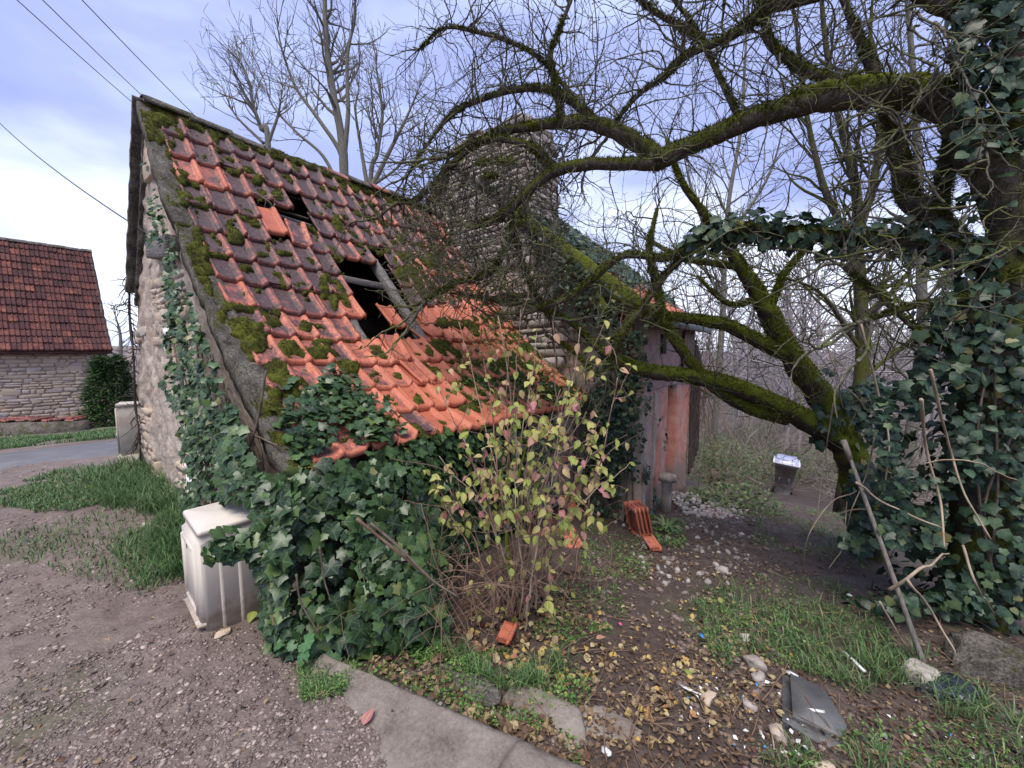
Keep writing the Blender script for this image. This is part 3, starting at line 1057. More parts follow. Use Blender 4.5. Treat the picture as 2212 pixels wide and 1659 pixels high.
def beam(name, p0, p1, w, h, up, mat, parent, rough=0.0, seed=0):
    p0, p1 = np.asarray(p0, float), np.asarray(p1, float)
    Y = unit(p1 - p0)
    X = unit(np.cross(Y, up))
    Zz = np.cross(X, Y)
    L = np.linalg.norm(p1 - p0)
    n = max(3, int(L / 0.06))
    prof = np.array([(-.5, -.42), (-.42, -.5), (.42, -.5), (.5, -.42), (.5, .42), (.42, .5), (-.42, .5), (-.5, .42)])
    ys = np.linspace(0, L, n)
    V = np.stack([np.repeat(prof[None, :, 0] * w, n, 0), np.repeat(ys[:, None], 8, 1), np.repeat(prof[None, :, 1] * h, n, 0)], -1)
    if rough:
        nz = np.stack([fbm(V.reshape(-1, 3) + k * 9, 6, 3, seed + k) - 0.5 for k in range(3)], -1).reshape(V.shape)
        V = V + nz * rough * np.array([1, 0.2, 1])
    V = V.reshape(-1, 3)
    i = np.arange(n - 1)[:, None] * 8
    j = np.arange(8)[None]
    k = (j + 1) % 8
    F = np.stack([i + j, i + k, i + k + 8, i + j + 8], -1).reshape(-1, 4)
    e0 = np.array([[0, 7, 6, 1], [1, 6, 5, 2], [2, 5, 4, 3]])
    me = mk_mesh(name, V, [F, e0, e0[:, ::-1] + (n - 1) * 8])
    return obj(name, me, mat, parent, frame(X, Y, Zz, p0))


def slab_grid(fn, nu, nv, thick_vec, name, mat, parent, smooth=True):
    """closed slab: fn(u,v)->(n,3) front sheet on a grid, back sheet = front moved by thick_vec"""
    U, Vv = np.meshgrid(np.linspace(0, 1, nu), np.linspace(0, 1, nv))
    P = fn(U.ravel(), Vv.ravel())
    B = P + np.asarray(thick_vec)
    i = np.arange(nv - 1)[:, None] * nu
    j = np.arange(nu - 1)[None]
    F = np.stack([i + j, i + j + 1, i + nu + j + 1, i + nu + j], -1).reshape(-1, 4)
    rim = list(range(nu)) + [nu * q + nu - 1 for q in range(1, nv)] + [nu * (nv - 1) + q for q in range(nu - 2, -1, -1)] + [nu * q for q in range(nv - 2, 0, -1)]
    r = np.array(rim)
    r2 = np.roll(r, -1)
    n = len(P)
    S = np.stack([r, r + n, r2 + n, r2], -1)
    me = mk_mesh(name, np.concatenate([P, B]), [F, F[:, ::-1] + n, S], smooth=False)
    return obj(name, me, mat, parent)


# ------------------------------------------------------------------ the barn
BE, ZE = 2.41, 0.88
RIDGE_B, RIDGE_Z = 5.48, 4.08
A0, A1 = 1.10, 5.0


def zroof(b):
    t = np.asarray(b, float) - BE
    return ZE + 0.585 * t + 0.148 * t * t


_bb = np.linspace(BE - 0.6, RIDGE_B, 400)
_ss = np.concatenate([[0], np.cumsum(np.hypot(np.diff(_bb), np.diff(zroof(_bb))))])
_ss -= np.interp(BE, _bb, _ss)
SLOPE = _ss[-1]
ROWS = 13
GAUGE = SLOPE / ROWS


def sag(a, s):
    r = s / GAUGE
    g = -0.10 * np.exp(-((a - 2.95) / 0.45) ** 2 - ((r - 5.6) / 1.3) ** 2)
    g = g - 0.05 * np.exp(-((a - 3.6) / 0.9) ** 2 - ((r - 2.5) / 2.5) ** 2)
    g = g + 0.022 * np.sin(a * 1.9 + 0.6) * np.sin(s * 1.1) + 0.012 * np.sin(a * 4.3 + s * 2)
    return g


def roof(a, s, lift=0.0):
    """a point on the roof: a along the eave, s up the slope"""
    a = np.asarray(a, float)
    s = np.asarray(s, float)
    b = np.interp(s, _ss, _bb)
    z = zroof(b)
    sl = 0.585 + 0.296 * (b - BE)
    nb, nz = -sl / np.sqrt(1 + sl * sl), 1 / np.sqrt(1 + sl * sl)
    k = lift + sag(a, s)
    return Wv(a, b + nb * k, z + nz * k)


def tile_mesh(variant):
    Wd, Ln = 0.222, GAUGE + 0.07
    xs = np.array([0, .006, .014, .03, .045, .15, .163, .172, .186, .2, .212, .218, .222])
    hs = np.array([0, .012, .015, .003, 0, 0, .002, .024, .034, .034, .026, .008, -.006])
    ribs = np.array([.6, .8, .8, .3, 0, 0, .3, .9, 1, 1, 1, 1, 1])
    ys = np.array([0, .006, .02, .05, .12, .22, .34, Ln])
    lip = np.array([-.026, -.008, .006, .004, 0, 0, 0, 0])
    X, Y = np.meshgrid(xs, ys)
    H = hs[None] + lip[:, None] * 1.0
    # the pressed lozenge in the pan
    dm = np.abs(X - .098) / .034 + np.abs(Y - .17) / .085
    H = H + np.where((dm < 1) & (X > .04) & (X < .15), 0.006 * (1 - dm), 0)
    H = H + (vnoise(np.stack([X.ravel() * 14, Y.ravel() * 9], -1), 1, 60 + variant).reshape(X.shape) - .5) * 0.005
    if variant == 2:                                     # chipped corner
        Y = Y + np.where((X > .15) & (Y < .03), (X - .15) * .6, 0)
    if variant == 3:                                     # broken lower edge
        Y = Y + np.where(Y < .03, .035 + .03 * np.sin(X * 60), 0)
    top = np.stack([X, Y, H], -1).reshape(-1, 3)
    bot = top.copy()
    bot[:, 2] -= 0.020
    nx, ny = len(xs), len(ys)
    i = np.arange(ny - 1)[:, None] * nx
    j = np.arange(nx - 1)[None]
    F = np.stack([i + j, i + j + 1, i + nx + j + 1, i + nx + j], -1).reshape(-1, 4)
    rim = list(range(nx)) + [nx * q + nx - 1 for q in range(1, ny)] + [nx * (ny - 1) + q for q in range(nx - 2, -1, -1)] + [nx * q for q in range(ny - 2, 0, -1)]
    r = np.array(rim)
    r2 = np.roll(r, -1)
    n = len(top)
    S = np.stack([r, r + n, r2 + n, r2], -1)
    cc = np.tile((ribs[None] + (ys[:, None] < .03) * 0.9).ravel().clip(0, 1), 2)
    me = mk_mesh('tile', np.concatenate([top, bot]), [F, F[:, ::-1] + n, S], {'c': cc}, smooth=False)
    me.materials.append(M['tile'])
    return me


TILES = [tile_mesh(k) for k in range(4)]
HOLES = [[(735, 552), (828, 556), (872, 640), (918, 738), (790, 742), (742, 640)],
         [(560, 440), (625, 440), (642, 522), (572, 522)],
         [(603, 412), (668, 430), (688, 494), (612, 488)]]

barn = thing('stone_barn', W(A0, 4.0, 0), 'stone barn with broken mossy red tile roof and ivy on its corner', 'barn')


def build_barn():
    # --- roof frame: rafters carry the battens
    fr = MB()
    for a in np.arange(1.4, 4.9, 0.55):
        for s0, s1 in zip(np.linspace(0, SLOPE - .02, 12)[:-1], np.linspace(0, SLOPE - .02, 12)[1:]):
            pass
    for i in range(1, ROWS):
        s = i * GAUGE + GAUGE * 0.96
        if s > SLOPE:
            continue
        b = np.interp(s, _ss, _bb)
        # battens laid across, sawn away where the roof is open
        spans = [(A0, A1)]
        if 3.3 < i < 8.2:
            spans = [(A0, 2.12), (3.02, A1)]
        for a0, a1 in spans:
            aa = np.linspace(a0, a1, 14)
            fr.tube(np.array([roof(x, s, -0.045) for x in aa]), 0.016, 4)
    roof_o = fr.build('roof', M['wood_dark'], barn)
    # --- tiles
    ncol = int(round((A1 - A0) / 0.2105))
    cw = (A1 - A0) / ncol
    cnt = 0
    for r in range(ROWS):
        for c in range(ncol):
            a = A0 + c * cw + random.uniform(-.006, .006) + (r % 2) * 0.0
            s = r * GAUGE - 0.02 + random.uniform(-.014, .014)
            mid = roof(a + cw / 2, s + GAUGE * 0.5)
            u, v, _ = proj(mid)
            if any(inside(h, u, v)[0] for h in HOLES):
                continue
            p0 = roof(a, s, 0.046 + random.uniform(-.006, .010))
            p1 = roof(a, s + GAUGE + .07, 0.004)
            q0 = roof(a + cw, s, 0.046)
            Y = unit(p1 - p0)
            X = unit(q0 - p0)
            Z = unit(np.cross(X, Y))
            X = np.cross(Y, Z)
            tw = random.gauss(0, 0.012)
            if r < 6 and c > 4:
                tw = random.gauss(0, 0.03)
                p0 = p0 + Z * abs(random.gauss(0, 0.010))
            X, Y = X * math.cos(tw) + Y * math.sin(tw), Y * math.cos(tw) - X * math.sin(tw)
            var = random.choices([0, 1, 2, 3], [5, 5, 2, 1.0 if r < 8 else 0.3])[0]
            o = obj('tile', TILES[var], None, roof_o, frame(X, Y, Z, p0, cw / 0.2105 * 1.0, 1, 1))
            up = r / (ROWS - 1)
            am = a - A0
            g = 1.02 if up > 0.42 else 0.52 + 0.55 * up
            g -= 0.62 * float(sstep(am, 2.0, 3.2)) * (1 - 0.75 * float(sstep(up, 0.5, 0.72)))
            if up < 0.5:
                g -= 0.50 * float(sstep(am, 0.65, 1.25))
            g += random.gauss(0, 0.11)
            if random.random() < 0.08:
                g -= 0.3
            yl = 0.55 * math.exp(-((am - 0.75) / 0.35) ** 2 - ((up - 0.74) / 0.10) ** 2) + 0.4 * math.exp(-((am - 1.7) / 0.5) ** 2 - ((up - 0.84) / 0.07) ** 2) + 0.25 * math.exp(-((am - 0.5) / 0.5) ** 2 - ((up - 0.6) / 0.12) ** 2)
            o.color = (max(0.02, min(1, g)), min(1, yl * random.uniform(0.6, 1.3)), 0, 1)
            cnt += 1
    # --- slipped tiles, seen whole
    for (a, s, lift, tw, g) in [(1.93, 8.05 * GAUGE, .055, -.10, .75), (2.30, 3.05 * GAUGE, .07, -.16, .45), (1.72, 8.35 * GAUGE, .05, .05, .2),
                                (2.42, 1.95 * GAUGE, .07, .12, .3), (2.62, 4.75 * GAUGE, .06, -.05, .12), (3.1, 4.2 * GAUGE, .07, .2, .1), (2.12, 1.0 * GAUGE, .06, -.08, .15)]:
        p0, p1, q0 = roof(a, s, lift), roof(a, s + GAUGE, lift - 0.02), roof(a + .2, s, lift)
        Y = unit(p1 - p0)
        X = unit(q0 - p0)
        Z = unit(np.cross(X, Y))
        X = np.cross(Y, Z)
        X, Y = X * math.cos(tw) + Y * math.sin(tw), Y * math.cos(tw) - X * math.sin(tw)
        o = obj('tile', TILES[random.choice([0, 1])], None, roof_o, frame(X, Y, Z, p0))
        o.color = (g, 0, 0, 1)
    # --- ridge tiles
    ang = np.linspace(-0.15, math.pi + 0.15, 11)
    prof = np.stack([np.cos(ang) * 0.115, np.sin(ang) * 0.085 - 0.02], -1)
    ring = np.concatenate([prof, prof[::-1] * 0.86])
    n = len(ring)
    V = []
    for x, sc in ((0, 1.0), (.05, 1.02), (.40, .92)):
        for (p, q) in ring:
            V.append((x, p * sc, q * sc))
    V = np.array(V) + (rng.random((3 * n, 3)) - .5) * 0.006
    i = np.arange(2)[:, None] * n
    j = np.arange(n)[None]
    k = (j + 1) % n
    F = np.stack([i + j, i + k, i + k + n, i + j + n], -1).reshape(-1, 4)
    m = len(ang)
    caps = np.array([[q, q + 1, n - 2 - q, n - 1 - q] for q in range(m - 1)])
    rm = mk_mesh('ridge_tile', V, [F, caps, caps[:, ::-1] + 2 * n])
    rm.materials.append(M['cement'])
    rm2 = rm.copy()
    rm2.materials.clear()
    rm2.materials.append(M['tile'])
    x = A0 - 0.10
    q = 0
    while x < A1 - .1:
        p = W(x, RIDGE_B + random.uniform(-.012, .012), RIDGE_Z + 0.0 + 0.03 * math.sin(x * 2.1) + random.uniform(-.008, .008))
        a = random.gauss(0, .02)
        o = obj('ridge_tile', rm2 if q in (5, 7) else rm, None, roof_o, frame(R3 * math.cos(a) + Z3 * math.sin(a), N3, Z3, p))
        o.color = (0.55, 0, 0, 1)
        x += 0.36
        q += 1
    # --- exposed timber in the big hole
    def rline(a, s0, s1, lift, w, h, nm='rafter', seed=0, mat='wood'):
        beam(nm, roof(a, s0, lift), roof(a, s1, lift), w, h, N3 * -.6 + Z3, M[mat], roof_o, 0.035, seed)
    rline(2.21, 4.0 * GAUGE, 8.6 * GAUGE, -.06, .085, .10, seed=3)
    rline(3.00, 3.4 * GAUGE, 8.4 * GAUGE, -.06, .10, .10, seed=4)
    for s, sd in ((7.25, 1), (9.85, 5)):
        beam('batten', roof(1.75 if s > 9 else 2.15, s * GAUGE, -.085), roof(2.5 if s > 9 else 3.15, s * GAUGE - .03, -.085), .05, .075 if s < 9 else .035, Z3, M['wood'], roof_o, 0.014, sd)
    # fibres of dead stalk in the small hole
    for k in range(5):
        p = roof(1.78 + .05 * k, 9.35 * GAUGE + .05 * k, -.05)
        pts = [p, p + R3 * .06 * math.sin(k * 2) + Z3 * .06, p + R3 * .1 * math.cos(k) + Z3 * .13 - N3 * .03, p + R3 * .14 * math.cos(k * 1.7) + Z3 * .19]
        b = MB()
        b.tube(spline(pts, 10), .004, 4)
        b.build('dry_stalk', M['pale_stem'], roof_o)

    # --- verge mortar on the near edge
    def verge(u, v):
        s = -0.06 + u * (SLOPE + 0.06)
        a = A0 - 0.145 + v * 0.19 + (fbm(np.stack([s, v * 0], -1), 5, 3, 3) - .5) * 0.05 * (1 - v)
        P = roof(a, s)
        q = np.stack([s * 1.0, v * .3], -1)
        lift = 0.052 + (fbm(q, 7, 5, 14, .65) - .5) * 0.10 - 0.03 * v
        return roof(a, s, lift)
    slab_grid(verge, 150, 10, (0, 0, -0.15), 'verge', M['cement'], roof_o)
    # far verge seen edge-on
    def verge2(u, v):
        b = RIDGE_B - 0.02 + u * 1.20
        z = RIDGE_Z + 0.05 - u * 1.80 + 0.12 * u * (1 - u)
        a = 0.93 + v * 0.2 + (fbm(np.stack([u * 6, v], -1), 3, 3, 8) - .5) * 0.03
        nn = (fbm(np.stack([u * 12, v * 2], -1), 2, 3, 18) - .5) * 0.03
        return Wv(a, b + nn, z + nn)
    slab_grid(verge2, 60, 6, tuple(N3 * -0.05 + Z3 * -0.03), 'verge', M['cement'], barn)
    # dark rubble bedding under the far verge and along the broken back corner
    def bed(u, v):
        b = RIDGE_B + 0.03 + u * 1.22
        z = RIDGE_Z - 0.10 - u * 1.80
        a = 1.0 + v * 0.2
        nn = (fbm(np.stack([u * 16, v * 3], -1), 2, 4, 28) - .5) * 0.10
        return Wv(a, b - .05 + nn, z + nn)
    slab_grid(bed, 90, 6, tuple(N3 * -0.05 + Z3 * -0.03), 'bedding', M['cement'], barn)
    # back slope
    def back(u, v):
        return Wv(1.12 + v * 3.9, RIDGE_B + u * 1.28, RIDGE_Z + 0.02 - u * 1.92)
    slab_grid(back, 8, 8, tuple(N3 * -0.06 + Z3 * -0.04), 'back_slope', M['old_tile'], barn)

    # --- gable wall
    def top(b):
        return np.where(b < RIDGE_B, zroof(b) - 0.02, RIDGE_Z - (b - RIDGE_B) * 1.55 - 0.05)
    def gable(u, v):
        b = 2.50 + u * 4.55
        zt = top(b)
        z = -0.35 + v * (zt + 0.35)
        bb = b + np.where(u > .98, 0.16 * (1 - v) ** 1.4, 0)
        q = np.stack([b, z], -1)
        nn = (fbm(q, 2.2, 4, 41) - .5) * 0.10 + (fbm(q, 9, 4, 42) - .5) * 0.075
        return Wv(1.035 - nn, bb, z)
    gw = slab_grid(gable, 150, 130, tuple(R3 * 0.42), 'gable_wall', M['render'], barn)
    def keep(x, y):
        b = 4.6 + x
        z = 0.0 + y
        n_ = float(fbm(np.array([[b, z]]), 1.6, 3, 55)[0])
        return z < float(top(np.array([b]))[0]) - .22 and (n_ > (0.60 if z < 2.3 else 0.66) or (b < 5.35 and 1.3 < z < 2.4))
    # stones bared where the render has fallen
    lay_stones(gw, W(0.995, 4.6, 0.0), N3, Z3, -R3, 2.35, 3.6, STONES, (0.05, 0.16), (0.08, 0.36), -0.016, keep, depth=0.12)
    # timber wall plate end and lintel stones in the gable
    beam('wall_plate', W(0.99, 5.30, 2.62), W(1.0, 4.62, 2.54), .14, .20, Z3, M['wood'], gw, 0.03, 9)
    # --- front wall
    def front(u, v):
        a = 1.12 + u * 3.95
        zt = 0.98
        z = -0.9 + v * (zt + 0.9)
        q = np.stack([a, z], -1)
        nn = (fbm(q, 2.2, 4, 61) - .5) * 0.10 + (fbm(q, 9, 4, 62) - .5) * 0.07
        return Wv(a, 2.66 - nn, z)
    fw = slab_grid(front, 90, 50, tuple(N3 * 0.4), 'front_wall', M['mortar'], barn)
    def keep2(x, y):
        return float(fbm(np.array([[x, y]]), 1.8, 3, 75)[0]) > 0.40
    lay_stones(fw, W(2.7, 2.63, -0.55), R3, Z3, -N3, 2.3, 1.25, STONES, (0.09, 0.17), (0.16, 0.38), 0.03, keep2, depth=0.12)
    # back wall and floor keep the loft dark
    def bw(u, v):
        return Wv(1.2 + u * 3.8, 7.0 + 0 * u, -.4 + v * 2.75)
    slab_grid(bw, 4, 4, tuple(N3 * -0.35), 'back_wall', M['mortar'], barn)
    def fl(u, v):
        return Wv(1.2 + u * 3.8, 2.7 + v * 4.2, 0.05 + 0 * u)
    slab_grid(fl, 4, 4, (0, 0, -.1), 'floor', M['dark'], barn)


build_barn()


# --- roof moss
MOSS_SPOTS = [  # direction of the clump as surveyed, half-size, height
    (345, 262, 26, 34, .9), (365, 330, 20, 40, .6), (392, 395, 18, 30, .5), (400, 440, 16, 26, .6), (425, 530, 18, 40, 1.0), (440, 560, 16, 36, 1.0),
    (452, 640, 16, 26, .5), (478, 690, 18, 24, .5), (520, 715, 46, 28, 1.0), (545, 760, 40, 40, 1.2), (600, 800, 44, 36, 1.2), (640, 845, 46, 32, 1.1), (560, 720, 50, 20, .9),
    (620, 760, 40, 20, .8), (690, 770, 44, 18, .8), (745, 800, 46, 18, .9), (660, 715, 30, 12, .5), (700, 745, 30, 14, .6),
    (520, 375, 34, 14, .7), (560, 395, 28, 12, .7), (600, 430, 20, 22, .6), (510, 520, 30, 22, .6), (560, 560, 30, 10, .5), (610, 555, 26, 9, .5), (520, 585, 26, 10, .4),
    (700, 620, 14, 40, .7), (720, 660, 12, 34, .7), (690, 470, 16, 26, .5), (730, 480, 20, 14, .4), (880, 590, 34, 26, 1.2), (905, 615, 30, 30, 1.2), (870, 560, 26, 14, .9), (860, 520, 18, 12, .6), (930, 560, 34, 20, .7),
    (945, 755, 34, 26, 1.2), (975, 770, 34, 22, 1.0), (900, 880, 22, 26, 1.1), (1000, 830, 40, 22, 1.0), (1040, 860, 36, 18, .9), (1100, 800, 80, 40, .8), (1170, 850, 70, 30, .8), (1060, 700, 60, 20, .7), (1150, 760, 60, 24, .8), (1230, 840, 50, 30, .8), (960, 700, 40, 12, .8), (1030, 640, 30, 8, .6),
    (930, 812, 26, 18, .9), (590, 860, 24, 16, 1.1), (640, 830, 24, 14, 1.0), (1000, 700, 40, 14, .6), (1090, 735, 50, 14, .5)]


def build_roof_moss():
    na, ns = 300, 300
    A, S = np.meshgrid(np.linspace(A0 - 0.14, A1, na), np.linspace(-0.05, SLOPE - .01, ns))
    a, s = A.ravel(), S.ravel()
    P = roof(a, s)
    u, v, _ = proj(P)
    m = np.full(len(a), -1.0)
    hh = np.zeros(len(a))
    for (cu, cv, ru, rv, h) in MOSS_SPOTS:
        e = 1 - np.sqrt(((u - cu) / ru) ** 2 + ((v - cv) / rv) ** 2)
        m = np.maximum(m, e * min(1, h + .2))
    # band under the ridge
    up = s / SLOPE
    m = np.maximum(m, (1 - sstep(a, A0 - .02, A0 + .06)) * (fbm(np.stack([a * 0, s], -1), 2.2, 3, 97) - .34) * 1.6)
    m = np.maximum(m, sstep(up, .955, .985) * 0.55 * (1 - 0.8 * sstep(a, 3.9, 4.6)))
    q = np.stack([a, s], -1)
    n = fbm(q, 7, 4, 91) - .5
    n2 = fbm(q, 26, 3, 92) - .5
    crumbs = (fbm(q, 17, 3, 95) - 0.76) * 2.4 * (1 - 0.6 * sstep(a, 2.4, 3.4))   # small cushions all over
    m = np.maximum(m * 0.9 + n * 1.5 - 0.16, crumbs * 1.1)
    h = np.clip(m, 0, None) ** 0.6 * 0.055 * (1 + 1.2 * n2) + 0.012
    h = np.where(m > 0, h + 0.022, 0.0)
    # leave the holes open
    for hp in HOLES:
        m[inside(hp, u, v)] = -1
    P = roof(a, s, h + (rng.random(len(a)) - .5) * 0.007)
    i = np.arange(ns - 1)[:, None] * na
    j = np.arange(na - 1)[None]
    F = np.stack([i + j, i + j + 1, i + na + j + 1, i + na + j], -1).reshape(-1, 4)
    ok = (m[F] > 0).sum(1) >= 2
    F = F[ok]
    used = np.unique(F)
    mp = np.full(len(P), -1)
    mp[used] = np.arange(len(used))
    mb = MB()
    mb.add(P[used], mp[F], 0.5 + n2[used])
    # fuzz
    pool = np.flatnonzero(m > 0.02)
    k = rng.choice(pool, 26000)
    p = P[k] + (rng.random((len(k), 3)) - .5) * 0.012
    nrm = unit(np.stack([-N2[0] * -.6, -N2[1] * -.6, 0.8]) * np.array([-1, -1, 1]) + rng.normal(0, .45, (len(k), 3)))
    side = unit(np.cross(nrm, rng.normal(0, 1, (len(k), 3))))
    ln = rng.uniform(.008, .024, len(k))[:, None]
    w = 0.0035
    V = np.stack([p - side * w, p + side * w, p + nrm * ln], 1).reshape(-1, 3)
    mb.add(V, np.arange(len(V)).reshape(-1, 3), np.repeat(rng.random(len(k)), 3))
    o = mb.build('moss', M['moss_roof'], barn)
    o['kind'] = 'stuff'


build_roof_moss()

# ------------------------------------------------------------------ the taller house behind
house = thing('old_house', W(5.3, 1.7, -0.7), 'derelict pink rendered house with tall stone chimney and ivy clad gable', 'house')


def hollow_brick(p, X, Y, Z, w, h, dep, parent, nx=3, ny=4, t=0.012):
    mb = MB()
    fr = (np.stack([X, Y, Z]), p)
    for i in range(nx + 1):
        x = (w - t) * i / nx
        mb.box((x, 0, -dep), (x + t, h, 0), fr=fr)
    for j in range(ny + 1):
        y = (h - t) * j / ny
        mb.box((t, y, -dep + .002), (w - t, y + t, -.002), fr=fr)
    mb.box((t, t, -dep * .5), (w - t, h - t, -dep * .5 - .01), fr=fr)
    return mb.build('brick', M['terracotta'], parent)


def build_house():
    def top(b):
        return np.where(b < 5.1, 2.02 + (b - 1.6) * 0.80, 4.82 - (b - 5.1) * .8)
    def gable(u, v):
        b = 1.72 + u * 6.2
        z = -1.0 + v * (top(b) + 1.0)
        q = np.stack([b, z], -1)
        nn = (fbm(q, 1.8, 4, 141) - .5) * 0.14 + (fbm(q, 8, 4, 142) - .5) * 0.07
        return Wv(5.05 - nn, b, z)
    gw = slab_grid(gable, 140, 110, tuple(R3 * 0.40), 'gable_wall', M['render'], house)
    lay_stones(gw, W(5.0, 2.6, 0.9), N3, Z3, -R3, 2.9, 2.6, STONES_PALE, (0.08, 0.17), (0.14, 0.4), 0.03,
               lambda x, y: float(fbm(np.array([[x, y]]), 1.5, 3, 155)[0]) > .47 and y + .9 < float(top(np.array([2.6 + x]))[0]) - .1 and y + .9 > float(zroof(min(5.5, 2.6 + x))) - .1, depth=0.14)
    # facade in three pieces round the doorway
    def panel(a0, a1, z0, z1, nm, mat, bb=1.70, th=0.34, amp=1.0, n=40, m=60):
        def fn(u, v):
            a = a0 + u * (a1 - a0)
            z = z0 + v * (z1 - z0)
            q = np.stack([a, z], -1)
            nn = ((fbm(q, 2.5, 4, 161) - .5) * 0.03 + (fbm(q, 14, 3, 162) - .5) * 0.015) * amp
            return Wv(a, bb - nn, z)
        return slab_grid(fn, n, m, tuple(N3 * th), nm, mat, house)
    panel(5.06, 6.30, -1.1, 1.03, 'facade', M['pink'])
    panel(6.82, 7.75, -1.2, 1.03, 'facade', M['pink'])
    panel(5.06, 7.75, 1.032, 2.12, 'facade', M['pink'], 1.703)
    # corner pilaster and strips of bared masonry
    panel(4.96, 5.22, -1.0, 1.0, 'pilaster', M['render'], 1.655, .36, 1.3)
    panel(5.55, 5.62, -1.0, 1.0, 'pipe_chase', M['render'], 1.675, .08)
    dr = panel(6.30, 6.82, -1.2, 1.02, 'door', M['wood_panel'], 1.86, .05, .3, 10, 20)
    beam('door_frame', W(6.33, 1.80, -1.0), W(6.33, 1.80, 1.02), .05, .08, -N3, M['wood'], dr, .004)
    # lean boards over the far end, dark and rotten
    sh = thing_part = None
    for k in range(5):
        a = 7.78 + k * .16
        beam('board', W(a, 1.66, -.75 + .08 * k), W(a + .03 * (k % 2), 1.68, 1.9 - .1 * k), .14, .03, -N3, M['wood_dark'], house, .012, k)
    # upper boards of the loft
    for k in range(4):
        a = 7.1 + k * .18
        beam('board', W(a, 1.655, 1.08), W(a, 1.655, 1.98), .165, .028, -N3, M['wood_panel'], house, .008, 20 + k)
    # barred loft vent
    mb = MB()
    fr = (np.stack([R3, Z3, -N3]), W(5.82, 1.69, 1.56))
    mb.box((0, 0, -.05), (.20, .28, 0.012), fr=fr)  # dark block, its colour standing in for the shaded opening
    vent = mb.build('vent', M['opening_dark'], house)
    for k in range(3):
        beam('bar', W(5.85 + k * .065, 1.665, 1.55), W(5.85 + k * .065, 1.665, 1.85), .012, .012, -N3, M['pole'], vent)
    for k in range(2):
        beam('bar', W(5.81, 1.662, 1.64 + k * .1), W(6.03, 1.662, 1.64 + k * .1), .012, .012, Z3, M['pole'], vent)
    # pierced clay bricks closing the top of the gable by the eave
    for (b, z, n) in [(1.76, 2.03, 0), (1.76, 1.80, 1), (1.76, 1.34, 3), (1.76, 1.57, 2)]:
        hollow_brick(W(4.93, b + .26, z - .10), -N3, Z3, -R3, .20, .20, .14, house)
    # roof: battered slab of old tiles, moss and ivy over it
    def rf(u, v):
        b = 1.42 + u * 3.7
        a = 4.86 + v * 3.1
        z = 1.96 + (b - 1.42) * .80
        q = np.stack([a, b], -1)
        return Wv(a, b, z + (fbm(q, 4, 3, 171) - .5) * .07)
    ro = slab_grid(rf, 60, 40, (0, 0, -.06), 'roof', M['cement'], house)
    def rb(u, v):
        return Wv(4.9 + v * 3.0, 5.1 + u * 3, 4.9 - u * 2.5)
    slab_grid(rb, 4, 4, (0, 0, -.06), 'back_slope', M['old_tile'], house)
    for r in range(3):
        for c in range(9):
            if r > 0 and random.random() < .4:
                continue
            b0 = 1.37 + r * .27
            p = W(4.87 + c * .205, b0, 2.00 + (b0 - 1.42) * .80 + .05)
            Y = unit(N3 + Z3 * .72)
            X = R3
            Z = np.cross(X, Y)
            o = obj('tile', random.choice(TILES), None, ro, frame(X, Y, Z, p))
            o.color = (random.uniform(.2, .7), 0, 0, 1)
    beam('verge_beam', W(4.86, 3.75, 3.78), W(4.88, 1.48, 2.00), .10, .19, N3 * .6 + Z3 * -.8, M['bark_green'], house, .03, 7)
    beam('verge_beam', W(4.86, 2.30, 2.35), W(4.86, 2.10, 2.0), .12, .16, N3, M['bark_green'], house, .03, 8)
    # gutter
    ang = np.linspace(math.pi, 2 * math.pi, 9)
    pr = np.stack([np.cos(ang) * .085, np.sin(ang) * .085], -1)
    V, F = [], []
    for a in (4.93, 7.6):
        for (x, z) in pr:
            V.append(W(a, 1.40 + x, 1.99 + z))
    n = 9
    F = np.array([[i, i + 1, n + i + 1, n + i] for i in range(n - 1)])
    V.append(W(4.93, 1.40, 1.99))
    T = np.array([[18, i + 1, i] for i in range(n - 1)])
    obj('gutter', mk_mesh('gutter', np.array(V), [F, T]), M['zinc'], house)
    # chimney: battered stone stack
    def stack(u, v):
        th = u * 2 * math.pi
        hb = 0.98 - 0.22 * v
        ha = 0.40 - 0.06 * v
        c, s = np.cos(th), np.sin(th)
        k = 1 / np.maximum(np.abs(c), np.abs(s))
        z = 2.5 + v * 2.62
        q = np.stack([c * 2, s * 2, z], -1)
        nn = 1 + (fbm(q, 2, 3, 181) - .5) * .06
        return Wv(5.33 + s * k * ha * nn, 4.32 - 0.02 * v + c * k * hb * nn, z)
    U, Vv = np.meshgrid(np.arange(48) / 48, np.linspace(0, 1, 40))
    P = stack(U.ravel(), Vv.ravel())
    i = np.arange(39)[:, None] * 48
    j = np.arange(48)[None]
    F = np.stack([i + j, i + (j + 1) % 48, i + 48 + (j + 1) % 48, i + 48 + j], -1).reshape(-1, 4)
    P = np.concatenate([P, [W(5.33, 4.3, 5.12)]])
    T = np.array([[39 * 48 + q, 39 * 48 + (q + 1) % 48, 39 * 48 + 48] for q in range(48)])
    ch = obj('chimney', mk_mesh('chimney', P, [F, T]), M['render'], house)
    z = 2.9
